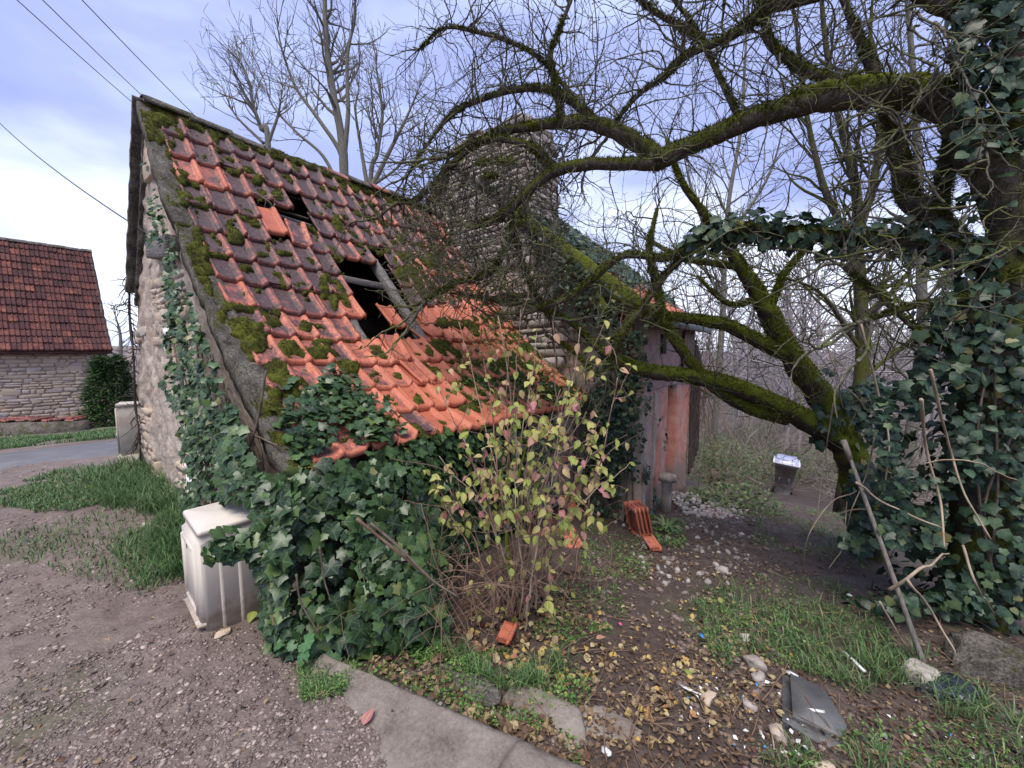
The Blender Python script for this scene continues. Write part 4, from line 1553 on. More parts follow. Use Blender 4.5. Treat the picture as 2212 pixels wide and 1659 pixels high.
    while z < 5.08:
        hgt = random.uniform(.07, .14)
        v = (z - 2.5) / 2.62
        hb = 0.98 - 0.22 * v
        ha = 0.40 - 0.06 * v
        x = -hb
        while x < hb - .03:
            w = min(random.uniform(.12, .34), hb - x + .02)
            p = W(5.33 - ha - .005 + random.uniform(-.015, .01), 4.32 - .02 * v + x + w / 2, z + hgt / 2)
            obj('stone', random.choice(STONES_PALE), None, ch, frame(N3, Z3, -R3, p, w - .012, hgt - .008, .12))
            x += w
        y = -ha
        while y < ha - .03:
            w = random.uniform(.14, .3)
            p = W(5.33 + y + w / 2, 4.32 - .02 * v - hb, z + hgt / 2)
            obj('stone', random.choice(STONES_PALE), None, ch, frame(R3, Z3, N3 * -1, p, w - .012, hgt - .008, .1))
            y += w
        z += hgt
    for k in range(6):                                     # loose slates on the cap
        p = W(5.1 + .15 * (k % 3), 3.75 + .28 * k, 5.14 + .03 * (k % 2))
        obj('cap_slate', STONES_PALE[k], None, ch, frame(N3, R3, Z3 + N3 * .1, p, .38, .4, .05))


build_house()


# ------------------------------------------------------------------ the house across the road
cottage = thing('stone_cottage', W(1.0, 18.7, -.8), 'low stone cottage with steep dark red tile roof across the lane', 'house')


def build_cottage():
    AL, AR, BW, ZB, ZT = -6.0, 2.02, 18.72, -1.1, 1.62
    def wf(u, v):
        a = AL + u * (AR - AL)
        z = ZB + v * (ZT - ZB)
        return Wv(a, BW - (fbm(np.stack([a, z], -1), 6, 3, 5) - .5) * .03, z)
    wl = slab_grid(wf, 60, 30, tuple(N3 * .45), 'wall', M['mortar'], cottage)
    lay_stones(wl, W(-1.6, BW, -0.95), R3, Z3, -N3, 3.56, 2.52, STONES, (0.06, 0.15), (0.13, 0.42), 0.02, None, 0.014, .12)
    # gable end
    V = []
    prof = ((BW + .02, ZB), (BW + .02, ZT), (BW + 2.55, 5.0), (BW + 5.1, ZT), (BW + 5.1, ZB))
    for a in (AR - .02, AR - .45):
        for b, z in prof:
            V.append(W(a, b, z))
    me = bpy.data.meshes.new('gable_wall')
    me.from_pydata([tuple(v) for v in V], [], [(0, 1, 2, 3, 4), (9, 8, 7, 6, 5)] + [(i, (i + 1) % 5 + 0, (i + 1) % 5 + 5, i + 5) for i in range(5)])
    me.update()
    obj('gable_wall', me, M['mortar'], cottage)
    # roof: slope with a slight sprocket at the eave
    path = np.array([(18.50, 1.58), (19.15, 2.20), (21.25, 5.22)])
    sl = np.concatenate([[0], np.cumsum(np.linalg.norm(np.diff(path, axis=0), axis=1))])
    L = sl[-1]
    def rp(s):
        return np.stack([np.interp(s, sl, path[:, 0]), np.interp(s, sl, path[:, 1])], -1)
    def deck(u, v):
        p = rp(u * L)
        return Wv(AL + v * (AR + .12 - AL), p[:, 0], p[:, 1] - .03)
    dk = slab_grid(deck, 20, 8, (0, 0, -.07), 'roof', M['old_tile'], cottage)
    def deck2(u, v):
        return Wv(AL + v * (AR + .12 - AL), 21.26 + u * 2.8, 5.18 - u * 3.6)
    slab_grid(deck2, 4, 4, (0, 0, -.07), 'back_slope', M['old_tile'], cottage)
    # tile: two pans between three ribs, one shared mesh
    xs = np.array([0, .05, .12, .4, .48, .52, .60, .88, .95, 1.0])
    hs = np.array([0, .034, .004, 0, .034, .034, 0, .004, .044, .02])
    V = []
    w, ln = .215, L / 15 + .06
    for y, lip in ((0, -.012), (.012, .008), (ln, 0)):
        for x, h in zip(xs, hs):
            V.append((x * w, y, h + lip))
    n = len(xs)
    F = [(r * n + i, r * n + i + 1, (r + 1) * n + i + 1, (r + 1) * n + i) for r in range(2) for i in range(n - 1)]
    b0 = len(V)
    V += [(x * w, 0, h - .06) for x, h in zip(xs, hs)]
    F += [(b0 + i, b0 + i + 1, i + 1, i) for i in range(n - 1)]
    F += [(b0, 0, n, 2 * n), (b0 + n - 1, 3 * n - 1, 2 * n - 1, n - 1)]
    tm = bpy.data.meshes.new('tile')
    tm.from_pydata(V, [], F)
    tm.update()
    tm.materials.append(M['old_tile'])
    gz = L / 15
    for r in range(15):
        for c in range(18):
            a = AR + .10 - .205 * (c + 1)
            s = r * gz - .02 + random.uniform(-.012, .012)
            p0, p1 = rp(np.array([max(0, s)]))[0], rp(np.array([min(L, s + .36)]))[0]
            Yv = unit(N3 * (p1[0] - p0[0]) + Z3 * (p1[1] - p0[1]))
            Xv = unit(R3 + Z3 * random.gauss(0, .02))
            Zv = unit(np.cross(Xv, Yv))
            p = W(a, p0[0], p0[1]) + Zv * (.075 + random.uniform(-.006, .016)) + (Yv * s if s < 0 else 0)
            Yt = unit(Yv - Zv * .19)
            obj('tile', tm, None, dk, frame(Xv, Yt, Zv, p))
    # ridge and verge
    a = -2.2
    while a < AR + .05:
        b = MB()
        aa = np.linspace(0, math.pi, 8)
        a2 = min(a + .43, AR + .14)
        dz = random.uniform(-.015, .015)
        V = np.array([W(a, 21.25 + math.cos(q) * .13, 5.21 + math.sin(q) * .10) for q in aa] + [W(a2, 21.25 + math.cos(q) * .12, 5.21 + dz + math.sin(q) * .10) for q in aa])
        b.add(V, np.array([(i, i + 1, i + 9, i + 8) for i in range(7)]))
        b.add(V[:8], np.array([(0, 1, 2), (0, 2, 3), (0, 3, 4), (0, 4, 5), (0, 5, 6), (0, 6, 7)]))
        b.add(V[8:], np.array([(0, 2, 1), (0, 3, 2), (0, 4, 3), (0, 5, 4), (0, 6, 5), (0, 7, 6)]))
        b.build('ridge_tile', M['cement'], dk)
        a += .41
    b = MB()
    q = rp(np.linspace(0, L, 24))
    b.tube(Wv(np.full(24, AR + .10), q[:, 0], q[:, 1] + .03), .05, 6, .5)
    b.build('verge', M['cement'], dk)


build_cottage()


def build_trough():
    t = thing('low_wall', (-11.2, 9.0, -.5), 'low dark concrete wall with old tiles stacked on it before the cottage', 'wall')
    t['kind'] = 'thing'
    p0, p1 = ground_pt(-60, 945), ground_pt(168, 932)
    d = unit(np.array([p1[0] - p0[0], p1[1] - p0[1], 0]))
    nn = np.array([-d[1], d[0], 0])
    L = np.linalg.norm((p1 - p0)[:2])
    mb = MB()
    z0 = min(p0[2], p1[2]) - .2
    mb.box((0, 0, z0), (L, .35, p1[2] + .26), fr=(np.stack([d, nn, Z3]), np.array([p0[0], p0[1], 0])))
    mb.build('wall', M['cement'], t)
    for k in range(16):
        x = L * random.uniform(.1, .85)
        p = np.array([p0[0], p0[1], 0]) + d * x + nn * random.uniform(.05, .3) + Z3 * (p1[2] + .29 + .012 * (k % 5))
        a = random.uniform(-.5, .5)
        o = obj('tile', TILES[k % 2], None, t, frame(d * math.cos(a) + nn * math.sin(a), nn * math.cos(a) - d * math.sin(a), Z3, p, 1.2, 1, 1))
        o.color = (.95, 0, 0, 1)


build_trough()


# ------------------------------------------------------------------ cabinets, pipe, cables
def rbox(mb, x0, x1, y0, y1, z0, z1, r=0.02, seg=3, fr=None, taper=0.0):
    """box with rounded vertical edges and a softened top"""
    def ring(ins, z, k):
        P = []
        rr = max(r - ins, .002)
        for cx, cy, a0 in ((x1 - r, y1 - r, 0), (x0 + r, y1 - r, 90), (x0 + r, y0 + r, 180), (x1 - r, y0 + r, 270)):
            for q in range(seg + 1):
                a = rad(a0 + 90 * q / seg)
                P.append((cx + math.cos(a) * rr, cy + math.sin(a) * rr, z))
        P = np.array(P)
        c = np.array([(x0 + x1) / 2, (y0 + y1) / 2, 0])
        P[:, :2] = c[:2] + (P[:, :2] - c[:2]) * (1 - taper * k)
        return P
    lv = [ring(0, z0, 0), ring(0, z1 - r * .8, 1), ring(r * .25, z1 - r * .25, 1), ring(r * .8, z1, 1)]
    n = len(lv[0])
    V = np.concatenate(lv)
    F = []
    for k in range(3):
        for i in range(n):
            F.append((k * n + i, k * n + (i + 1) % n, (k + 1) * n + (i + 1) % n, (k + 1) * n + i))
    V = np.concatenate([V, [[(x0 + x1) / 2, (y0 + y1) / 2, z1], [(x0 + x1) / 2, (y0 + y1) / 2, z0]]])
    T = [(3 * n + i, 3 * n + (i + 1) % n, 4 * n) for i in range(n)] + [((i + 1) % n, i, 4 * n + 1) for i in range(n)]
    if fr is not None:
        V = V @ fr[0] + fr[1]
    mb.add(V, [np.array(F), np.array(T)])


def build_white_cabinet():
    base = np.array([-1.725, 2.04, 0.0])
    t = thing('meter_cabinet', base, 'white plastic meter cabinet tilted in the mud beside the ivy', 'cabinet')
    # door side looks along -X axis of this frame; deep side looks to the yard
    X = unit(np.array([0.60, 0.80, 0]) + Z3 * .01)
    Y = unit(np.array([-.757, .653, 0]) + Z3 * .02)
    Z = unit(np.cross(X, Y))
    X = unit(np.cross(Y, Z))
    fr = (np.stack([X, Y, Z]), base + np.array([0.0, 0.0, -0.10]))
    D, Wd, H = .275, .40, .69
    mb = MB()
    rbox(mb, 0, D, 0, Wd, 0, H, .022, 4, fr)
    # pressed ribs on the deep face
    body = mb.build('body', M['cabinet'], t, smooth=False)
    for x in (.085, .175):
        b = MB()
        rb = np.array([(x - .010, 0.001, .02), (x - .004, -.0025, .02), (x + .004, -.0025, .02), (x + .010, .001, .02), (x - .010, 0.001, H - .08), (x - .004, -.0025, H - .085), (x + .004, -.0025, H - .085), (x + .010, .001, H - .08)])
        b.add(rb @ fr[0] + fr[1], np.array([(0, 1, 5, 4), (1, 2, 6, 5), (2, 3, 7, 6), (4, 5, 6, 7)]))
        b.build('rib', M['cabinet'], body)
    b = MB()
    rbox(b, -.007, D + .007, -.007, Wd + .007, H - .012, H + .022, .016, 4, fr)
    lid = b.build('lid', M['cabinet'], t)
    b = MB()
    b.box((.10, -.0145, H - .03), (.18, -.011, H - .012), fr=fr)
    b.build('grip', M['cabinet_grey'], lid)
    # door with raised frame, on the narrow-looking face
    b = MB()
    FR = (np.stack([Y, Z, -X]), fr[1])
    def plate(mb, x0, x1, y0, y1, z0, z1, ch=.012):
        V = np.array([(x0, y0, z0), (x1, y0, z0), (x1, y1, z0), (x0, y1, z0), (x0 + ch, y0 + ch, z1), (x1 - ch, y0 + ch, z1), (x1 - ch, y1 - ch, z1), (x0 + ch, y1 - ch, z1)]) @ FR[0] + FR[1]
        mb.add(V, np.array([(4, 5, 6, 7), (0, 1, 5, 4), (1, 2, 6, 5), (2, 3, 7, 6), (3, 0, 4, 7)]))
    plate(b, .015, Wd - .015, .16, H - .05, -.004, .020)
    door = b.build('door', M['cabinet'], t)
    b = MB()
    for (x0, x1, y0, y1) in ((.04, .062, .20, H - .09), (Wd - .062, Wd - .04, .20, H - .09), (.062, Wd - .062, .20, .222), (.062, Wd - .062, H - .112, H - .09)):
        plate(b, x0, x1, y0, y1, .019, .030, .006)
    b.build('door_frame', M['cabinet'], door)
    b = MB()
    plate(b, .01, Wd - .01, .135, .162, -.004, .036, .008)
    b.build('door_sill', M['cabinet'], door)
    b = MB()
    plate(b, .24, .256, H - .16, H - .122, .0185, .0225, .002)
    b.build('lock', M['black'], door)


def build_grey_cabinet():
    base = W(.90, 7.62, float(terr(*W(.9, 7.6, 0)[:2])))
    t = thing('street_cabinet', base, 'weathered grey utility cabinet standing at the far corner of the barn', 'cabinet')
    X, Y, Z = unit(np.array([.93, .36, 0])), unit(np.array([-.36, .93, 0])), Z3
    X = unit(R3 * .96 + N3 * -.28)
    Y = np.cross(Z, X)
    fr = (np.stack([X, Y, Z]), W(.86, 7.50, -.1))
    b = MB()
    rbox(b, 0, .36, 0, .28, 0, .95, .012, 2, fr)
    body = b.build('body', M['cabinet_grey'], t)
    b = MB()
    rbox(b, -.012, .372, -.012, .292, .92, .965, .012, 2, fr)
    b.build('lid', M['cabinet_grey'], t)
    b = MB()
    b.box((-.022, .012, .27), (-.002, .268, .90), fr=fr)
    door = b.build('door', M['cabinet_grey'], t)
    b = MB()
    b.box((-.030, .04, .50), (-.021, .075, .56), fr=fr)
    b.build('lock', M['paper'], door)
    b = MB()
    b.box((-.025, -.025, 0), (.385, .305, .24), fr=fr)
    b.build('plinth', M['cabinet_grey'], t)


def build_services():
    b = MB()
    p = W(0.93, 4.30, -.05)
    b.tube([p, p + Z3 * .25, p + Z3 * .62], .045, 12)
    pipe = b.build('drain_pipe', M['pvc'])
    tag(pipe, 'short white plastic pipe standing against the gable wall', 'pipe')
    b = MB()
    b.tube([p + Z3 * .60, p + Z3 * .66], .053, 12)
    b.build('collar', M['pvc'], pipe)
    b = MB()
    pts = [at(455, 1040, 3.55), at(430, 1000, 3.6), at(416, 960, 3.65), at(425, 915, 3.65), at(432, 880, 3.65), at(420, 850, 3.7)]
    b.tube(spline(pts, 30), .009, 6)
    tag(b.build('cable', M['black']), 'thin black cable running from the white pipe up into the ivy', 'cable')
    b = MB()
    p = W(0.94, 4.75, 1.66)
    b.box((0, 0, 0), (.11, .03, .16), fr=(np.stack([N3, -R3, Z3]), p))
    sw = b.build('junction_box', M['pvc'])
    tag(sw, 'small white electrical box fixed high on the gable wall', 'box')
    b = MB()
    b.tube([p + N3 * .055 - R3 * .03 + Z3 * -.02, p + N3 * .055 - R3 * .03 + Z3 * .02], .015, 8)
    b.build('gland', M['black'], sw)
    # cable that lands on the gable, with its loose loop
    t = thing('service_cable', W(.95, 5.8, 2.7), 'black cable reaching the gable and ending in a loose loop', 'cable')
    b = MB()
    e = at(346, 522, 4.15)
    P0 = at(0, 245, 9.0)
    P00 = P0 + (P0 - e) * .6
    pts = np.array([P00 + (e - P00) * k for k in np.linspace(0, 1, 30)])
    pts[:, 2] -= 0.25 * (1 - (2 * np.linspace(0, 1, 30) - 1) ** 2)
    pts[:, 2] += 0.0
    b.tube(pts, .0085, 5)
    b.build('span', M['wire'], t)
    b = MB()
    lp = [at(340, 518, 4.15), at(326, 506, 4.1), at(314, 515, 4.1), at(318, 535, 4.08), at(338, 548, 4.05), at(360, 543, 4.0), at(378, 535, 3.95)]
    b.tube(spline(lp, 40), .007, 5)
    b.build('loop', M['black'], t)
    b = MB()
    b.tube(spline([at(340, 515, 4.14), at(350, 524, 4.12), at(362, 524, 4.08), at(372, 536, 4.0)], 16), .016, 6, .3)
    b.build('clamp', M['black'], t)
    # three wires overhead going behind the roof
    for k, (u0, v0, u1, v1, lab) in enumerate([(40, 0, 296, 228, 'overhead wire nearest the cottage, passing behind the barn ridge'), (95, 0, 330, 226, 'middle one of three overhead wires behind the barn ridge'), (180, 0, 425, 252, 'overhead wire of the three that is closest to the bare trees')]):
        a, c = at(u0, v0, 9.0), at(u1, v1, 14.0)
        dd = c - a
        pts = np.array([a - dd * .8 + dd * 2.6 * q for q in np.linspace(0, 1, 24)])
        pts[:, 2] -= 0.15 * (1 - (2 * np.linspace(0, 1, 24) - 1) ** 2) - .1
        b = MB()
        b.tube(pts, .011, 5)
        tag(b.build('power_line', M['wire']), lab, 'wire', 'overhead wires')


build_white_cabinet()
build_grey_cabinet()
build_services()


# ------------------------------------------------------------------ wheelie bin, pole, slab, tiles and stones on the ground
def build_bin():
    p = ground_pt(1688, 1066)
    t = thing('wheelie_bin', p, 'grey wheelie bin with pale lilac lid leaning at the edge of the wood', 'bin')
    d = unit(np.array([-p[0], -p[1], 0]))
    Xv = np.array([-d[1], d[0], 0])
    lean = 0.07
    Zv = unit(Z3 + Xv * lean)
    Xv = unit(np.cross(np.cross(Zv, Xv), Zv)) * 1.0
    Yv = np.cross(Zv, Xv)
    if Yv @ d > 0:
        Yv = -Yv
        Xv = -Xv
    H = .86
    fr = (np.stack([Xv, Yv, Zv]), p + np.array([0, 0, -.06]))
    def ringbox(z, hx, hy, off=0):
        hx = hx * .84
        return [(-hx, -hy + off, z), (hx, -hy + off, z), (hx, hy + off, z), (-hx, hy + off, z)]
    V = np.array(ringbox(.02, .17, .20) + ringbox(.10, .19, .22) + ringbox(H, .265, .29) + ringbox(H, .285, .31) + ringbox(H + .05, .285, .31)) @ fr[0] + fr[1]
    F = [(k * 4 + i, k * 4 + (i + 1) % 4, (k + 1) * 4 + (i + 1) % 4, (k + 1) * 4 + i) for k in range(4) for i in range(4)] + [(3, 2, 1, 0), (16, 17, 18, 19)]
    b = MB()
    b.add(V, np.array(F))
    body = b.build('body', M['bin_grey'], t)
    for sx in (-1, 1):
        b = MB()
        b.box((sx * .10 - .015, -.262, .40), (sx * .10 + .015, -.2, .80), fr=(fr[0] , fr[1]))
        b.build('rib', M['bin_grey'], body)
    b = MB()
    V = np.array(ringbox(H + .055, .30, .33) + ringbox(H + .085, .30, .33) + ringbox(H + .17, .24, .24, .04)) @ fr[0] + fr[1]
    b.add(V, np.array([(k * 4 + i, k * 4 + (i + 1) % 4, (k + 1) * 4 + (i + 1) % 4, (k + 1) * 4 + i) for k in range(2) for i in range(4)] + [(3, 2, 1, 0), (8, 9, 10, 11)]))
    lid = b.build('lid', M['bin_lid'], t)
    b = MB()
    b.box((-.26, -.345, H + .045), (.26, -.325, H + .085), fr=fr)
    for sx in (-1, 1):
        b.box((sx * .265 - .018, -.33, H + .02), (sx * .265 + .018, .28, H + .10), fr=fr)
    b.build('lid_rim', M['bin_rim'], lid)
    sl = .09 / .13
    for (x0, x1, z0, z1) in ((-.14, .16, .10, .125), (-.04, .10, .14, .16)):
        q = lambda z: -.33 + (z - .085) / .085 * .13 - .006
        V = np.array([(x0, q(z0), H + z0), (x1, q(z0), H + z0), (x1, q(z1), H + z1), (x0, q(z1), H + z1)]) @ fr[0] + fr[1]
        b = MB()
        b.add(V, np.array([(0, 1, 2, 3)]))
        b.build('sticker', M['paper'], lid)
    for sx in (-1, 1):
        b = MB()
        c = np.array([sx * .20, .18, .10])
        b.tube(np.array([c - (.025, 0, 0), c + (.025, 0, 0)]) @ fr[0] + fr[1], .10, 16)
        w = b.build('wheel', M['black'], t)
        b = MB()
        b.tube(np.array([c - (.03, 0, 0), c + (.03, 0, 0)]) @ fr[0] + fr[1], .035, 10)
        b.build('hub', M['bin_grey'], w)


def build_pole():
    a, c = ground_pt(2008, 1450), None
    a = a - Z3 * .05
    top_ = at(1826, 962, 2.75)
    b = MB()
    P = spline([a, a + (top_ - a) * .5 + Z3 * .01, top_], 12)
    b.tube(P, np.linspace(.016, .012, 12), 8, .05)
    o = b.build('leaning_pole', M['pole'])
    tag(o, 'thin grey wooden pole leaning against the ivy tree', 'pole')
    b = MB()
    b.tube([top_ - unit(top_ - a) * .1, top_ + unit(top_ - a) * .04], .019, 8, .1)
    b.build('pole_tip', M['pole'], o)


def flat_slab(name, uv, th, mat, lift, label, cat, seed=0):
    """irregular flat plate lying on the ground, corners as surveyed"""
    C = np.array([ground_pt(u, v) for u, v in uv])
    n = len(C)
    P = []
    for i in range(n):
        for q in np.linspace(0, 1, 7)[:-1]:
            P.append(C[i] * (1 - q) + C[(i + 1) % n] * q)
    P = np.array(P)
    c = P.mean(0)
    cl = np.c_[P[:, :2] - c[:2], np.ones(len(P))]
    k, *_ = np.linalg.lstsq(cl, P[:, 2], rcond=None)
    rag = (fbm(P[:, :2], 18, 3, seed) - .5)[:, None] * 0.05
    P[:, :2] = c[:2] + (P[:, :2] - c[:2]) * (1 + rag)
    z = (P[:, :2] - c[:2]) @ k[:2] + k[2] + lift
    top = np.c_[P[:, :2], z + th]
    edge = np.c_[c[:2] + (P[:, :2] - c[:2]) * 1.01, z + th - .006]
    bot = np.c_[P[:, :2], z - .03]
    m = len(P)
    V = np.concatenate([top, edge, bot, [[c[0], c[1], k[2] + lift + th]]])
    i = np.arange(m)
    j = (i + 1) % m
    F = np.concatenate([np.stack([i + m, j + m, j, i], -1), np.stack([i + 2 * m, j + 2 * m, j + m, i + m], -1)])
    T = np.stack([i, j, np.full(m, 3 * m)], -1)
    me = mk_mesh(name, V, [F, T])
    # normals outward whichever way the corners ran
    o = obj(name, me, mat)
    if label:
        tag(o, label, cat, kind='thing')
    return o


def put_stone(u, v, sx, sy, sz, label, mesh, cat='stone', yaw=0.0, name='stone', sink=.25):
    p = ground_pt(u, v)
    p[2] = float(terr_fine(np.array([p[0]]), np.array([p[1]]))[0]) + sz * (.5 - sink)
    X = np.array([math.cos(yaw), math.sin(yaw), 0])
    o = obj(name, mesh, None, None, frame(X, np.cross(Z3, X), Z3, p, sx, sy, sz))
    tag(o, label, cat)
    return o


def build_ground_things():
    flat_slab('paving_slab', [(1706, 1466), (1778, 1500), (1828, 1580), (1815, 1606), (1712, 1560)], .014, M['slate'], .022, 'dark grey slab lying flat in the wet earth', 'slab', 3)
    flat_slab('paving_slab', [(1690, 1462), (1712, 1470), (1720, 1566), (1830, 1612), (1805, 1632), (1690, 1560)], .012, M['slate'], .002, 'grey slab half hidden beneath the dark one', 'slab', 4)
    # pieces of roof tile
    def loose(u, v, yaw, tilt, g, label, var=0, sc=1.0, lift=.03, roll=0.0):
        p = ground_pt(u, v)
        p[2] += lift
        X = np.array([math.cos(yaw), math.sin(yaw), 0])
        Y = np.cross(Z3, X)
        Y2 = unit(Y * math.cos(tilt) + Z3 * math.sin(tilt))
        Zz = np.cross(X, Y2)
        X2 = X * math.cos(roll) + Zz * math.sin(roll)
        Zz = np.cross(X2, Y2)
        o = obj('roof_tile', TILES[var], None, None, frame(X2, Y2, Zz, p, sc, sc, sc))
        o.color = (g, 0, 0, 1)
        tag(o, label, 'tile', kind='thing')
        return o
    o = loose(1068, 1400, -.35, .1, .0, 'broken strip of bright orange tile under the yellow shrub', 3, .42, .04)
    loose(1228, 1112, .3, .5, .1, 'clean orange tile leaning against the barn wall base', 0, .75, .02)
    loose(1228, 1190, .2, .25, .15, 'orange tile lying below the one that leans on the barn', 1, .75, .03)
    loose(1408, 1195, .1, .2, .3, 'small broken tile in front of the stacked tiles', 3, .6, .02)
    st = ground_pt(1385, 1160)
    for k, (dx, lab) in enumerate([(0, 'red tile on edge, first in the stack by the pink wall'), (.055, 'red tile on edge, second in the stack by the pink wall'), (.11, 'red tile on edge, third in the stack by the pink wall'), (.165, 'red tile on edge, last in the stack by the pink wall')]):
        p = st + R3 * 0.0 + unit(np.array([.95, .3, 0])) * dx + Z3 * .0
        X = unit(np.array([-.3, .95, 0]) + Z3 * .05)
        Y = unit(Z3 - np.array([.95, .3, 0]) * .28)
        o = obj('roof_tile', TILES[k % 2], None, None, frame(X, Y, np.cross(X, Y), p, 1.0, .92, 1.0))
        o.color = (random.uniform(.2, .6), 0, 0, 1)
        tag(o, lab, 'tile', 'tiles stacked on edge by the house corner', kind='thing')
    # stones in the mud
    for (u, v, sx, sy, sz, lab, pal) in [
        (1632, 1440, .10, .08, .07, 'pinkish stone at the edge of the grass patch', 1), (1640, 1470, .10, .07, .06, 'flat pale stone below the pinkish one', 1),
        (1530, 1520, .10, .05, .04, 'reddish flat stone amid the litter', 0), (1620, 1530, .07, .06, .05, 'greyish stone left of the dark slab', 1),
        (1740, 1522, .08, .05, .04, 'small stone resting on the dark slab', 0), (1680, 1590, .09, .07, .06, 'brown lump of stone below the dark slab', 0),
        (1780, 1668, .10, .05, .04, 'small stone near the bottom edge, under the slab', 0), (1610, 1375, .06, .05, .04, 'pale pebble in the grass', 1),
        (482, 1372, .07, .05, .025, 'reddish stone wedged at the foot of the white cabinet', 0), (318, 1140, .07, .05, .05, 'dark red stone by the tall grass', 0),
        (1985, 1470, .20, .14, .12, 'rough rock at the foot of the ivy tree', 1), (1560, 1235, .12, .09, .07, 'white stone on the path', 1)]:
        put_stone(u, v, sx, sy, sz, lab, (PEBBLES_PALE if pal else PEBBLES)[random.randrange(7)], yaw=random.uniform(0, 3))
    # rough stones edging the bed
    for q, (u, v, sx, sy, sz, lab) in enumerate([(2145, 1450, .34, .24, .30, 'big pale rock by the ivy tree at the picture edge'), (1000, 1480, .34, .13, .10, 'long moss covered stone edging the bed'), (1180, 1545, .36, .20, .06, 'broad weathered stone beside the kerb'), (1320, 1580, .26, .17, .06, 'flat weathered stone next to the broad one')]):
        V, F = ico(4)
        P = np.sign(V) * np.abs(V) ** .6
        P = P * (1 + .75 * (fbm(V, 1.6, 4, 800 + q) - .5) + .22 * (np.floor(fbm(V, 3.1, 2, 830 + q) * 7) / 7 - .5))[:, None] + .14 * (fbm(V, 7, 4, 810 + q)[:, None] - .5)
        P = P * [sx * .6, sy * .6, sz * .62]
        c = ground_pt(u, v)
        th = -.42
        P = P @ np.array([[math.cos(th), math.sin(th), 0], [-math.sin(th), math.cos(th), 0], [0, 0, 1]]) + c - Z3 * sz * (.05 if q == 0 else .25)
        tag(obj('edging_stone', mk_mesh('edging_stone', P, [F]), M['cement'] if q == 1 else M['cement'] if q == 0 else M['concrete']), lab, 'stone')
    # crumpled dark bag
    V, F = ico(4)
    P = V * (1 + 1.1 * (fbm(V, 2.2, 3, 870) - .5) + .35 * np.abs(fbm(V, 6, 2, 871) - .5))[:, None] * [.16, .10, .045]
    tag(obj('plastic_bag', mk_mesh('plastic_bag', P + ground_pt(2040, 1490) + Z3 * .02, [F]), M['bag']), 'crumpled dark plastic bag at the foot of the ivy tree', 'bag')
    # hollow concrete block
    p = ground_pt(1545, 1045)
    blk = thing('concrete_block', p, 'hollow concrete block lying tilted in the brambles', 'block')
    X, Y, Z = unit(np.array([.8, .3, .1])), unit(np.array([-.3, .8, .3])), None
    Y = unit(Y - X * (X @ Y))
    Z = np.cross(X, Y)
    b = MB()
    fr = (np.stack([X, Y, Z]), p + Z3 * .04)
    for i in range(4):
        x = .46 / 3 * i
        b.box((x - .02, 0, 0), (x + .02, .22, .2), fr=fr)
    for y in (0, .10, .20):
        b.box((.02, y, .003), (.44, y + .03, .197), fr=fr)
    b.build('shell', M['concrete'], blk)
    b = MB()
    b.box((.0, .02, -.01), (.46, .21, .0), fr=fr)
    b.build('web', M['concrete'], blk)
    # broken masonry post before the door
    p = ground_pt(1432, 1092)
    p = W(5.75, 1.52, float(terr(*W(5.75, 1.52, 0)[:2])))
    b = MB()
    P = [p - Z3 * .1, p + Z3 * .2, p + Z3 * .42, p + Z3 * .46]
    b.tube(P, [.08, .075, .08, .10], 8, .25)
    post = b.build('stone_post', M['render'])
    tag(post, 'broken pale masonry post beside the doorway', 'post')
    b = MB()
    b.tube([p + Z3 * .46, p + Z3 * .55], [.13, .11], 8, .35, seed=3)
    b.build('cap', M['render'], post)
    # white plastic tube and scraps
    q0, q1 = ground_pt(1822, 1418) + Z3 * .03, ground_pt(1868, 1458) + Z3 * .02
    b = MB()
    b.tube([q0, (q0 + q1) / 2 + Z3 * .004, q1], .009, 8)
    tag(b.build('plastic_tube', M['white_bit']), 'short white plastic tube in the grass', 'tube')
    for (u, v, s, mat, lab) in [(1515, 1383, .035, 'blue_bit', 'bright blue plastic scrap at the edge of the grass'), (1340, 1357, .025, 'pink_bit', 'tiny pink plastic scrap on the path'),
                                (1712, 1468, .05, 'white_bit', 'white plastic scrap at the top of the dark slab'), (1834, 1294, .05, 'white_bit', 'white scrap caught in the ground ivy'),
                                (1500, 1508, .06, 'white_bit', 'pale strip of plastic in the litter'), (1312, 1640, .04, 'white_bit', 'white scrap near the bottom edge'),
                                (1755, 1547, .05, 'paper', 'white stick lying on the dark slab')]:
        p = ground_pt(u, v) + Z3 * .03
        n = 8
        a = np.arange(n) / n * 2 * math.pi
        st = 2.6 if 'strip' in lab or 'stick' in lab else 1.2
        rr = s * .5 * (0.7 + .6 * rng.random(n))
        V = np.stack([np.cos(a) * rr * st, np.sin(a) * rr / st, .012 * rng.random(n)], -1)
        V = np.concatenate([V, V * [.95, .95, 1] - [0, 0, .004], [[0, 0, .012]], [[0, 0, .004]]])
        th = random.uniform(-1, 1) - .9
        V = V @ np.array([[math.cos(th), math.sin(th), 0], [-math.sin(th), math.cos(th), 0], [0, 0, 1]]) + p
        i = np.arange(n)
        j = (i + 1) % n
        F = np.concatenate([np.stack([i, j, np.full(n, 2 * n)], -1), np.stack([j + n, i + n, np.full(n, 2 * n + 1)], -1)])
        Q = np.stack([i + n, j + n, j, i], -1)
        o = obj('plastic_scrap', mk_mesh('plastic_scrap', V, [F, Q]), M[mat])
        tag(o, lab, 'scrap')


build_bin()
build_pole()
build_ground_things()

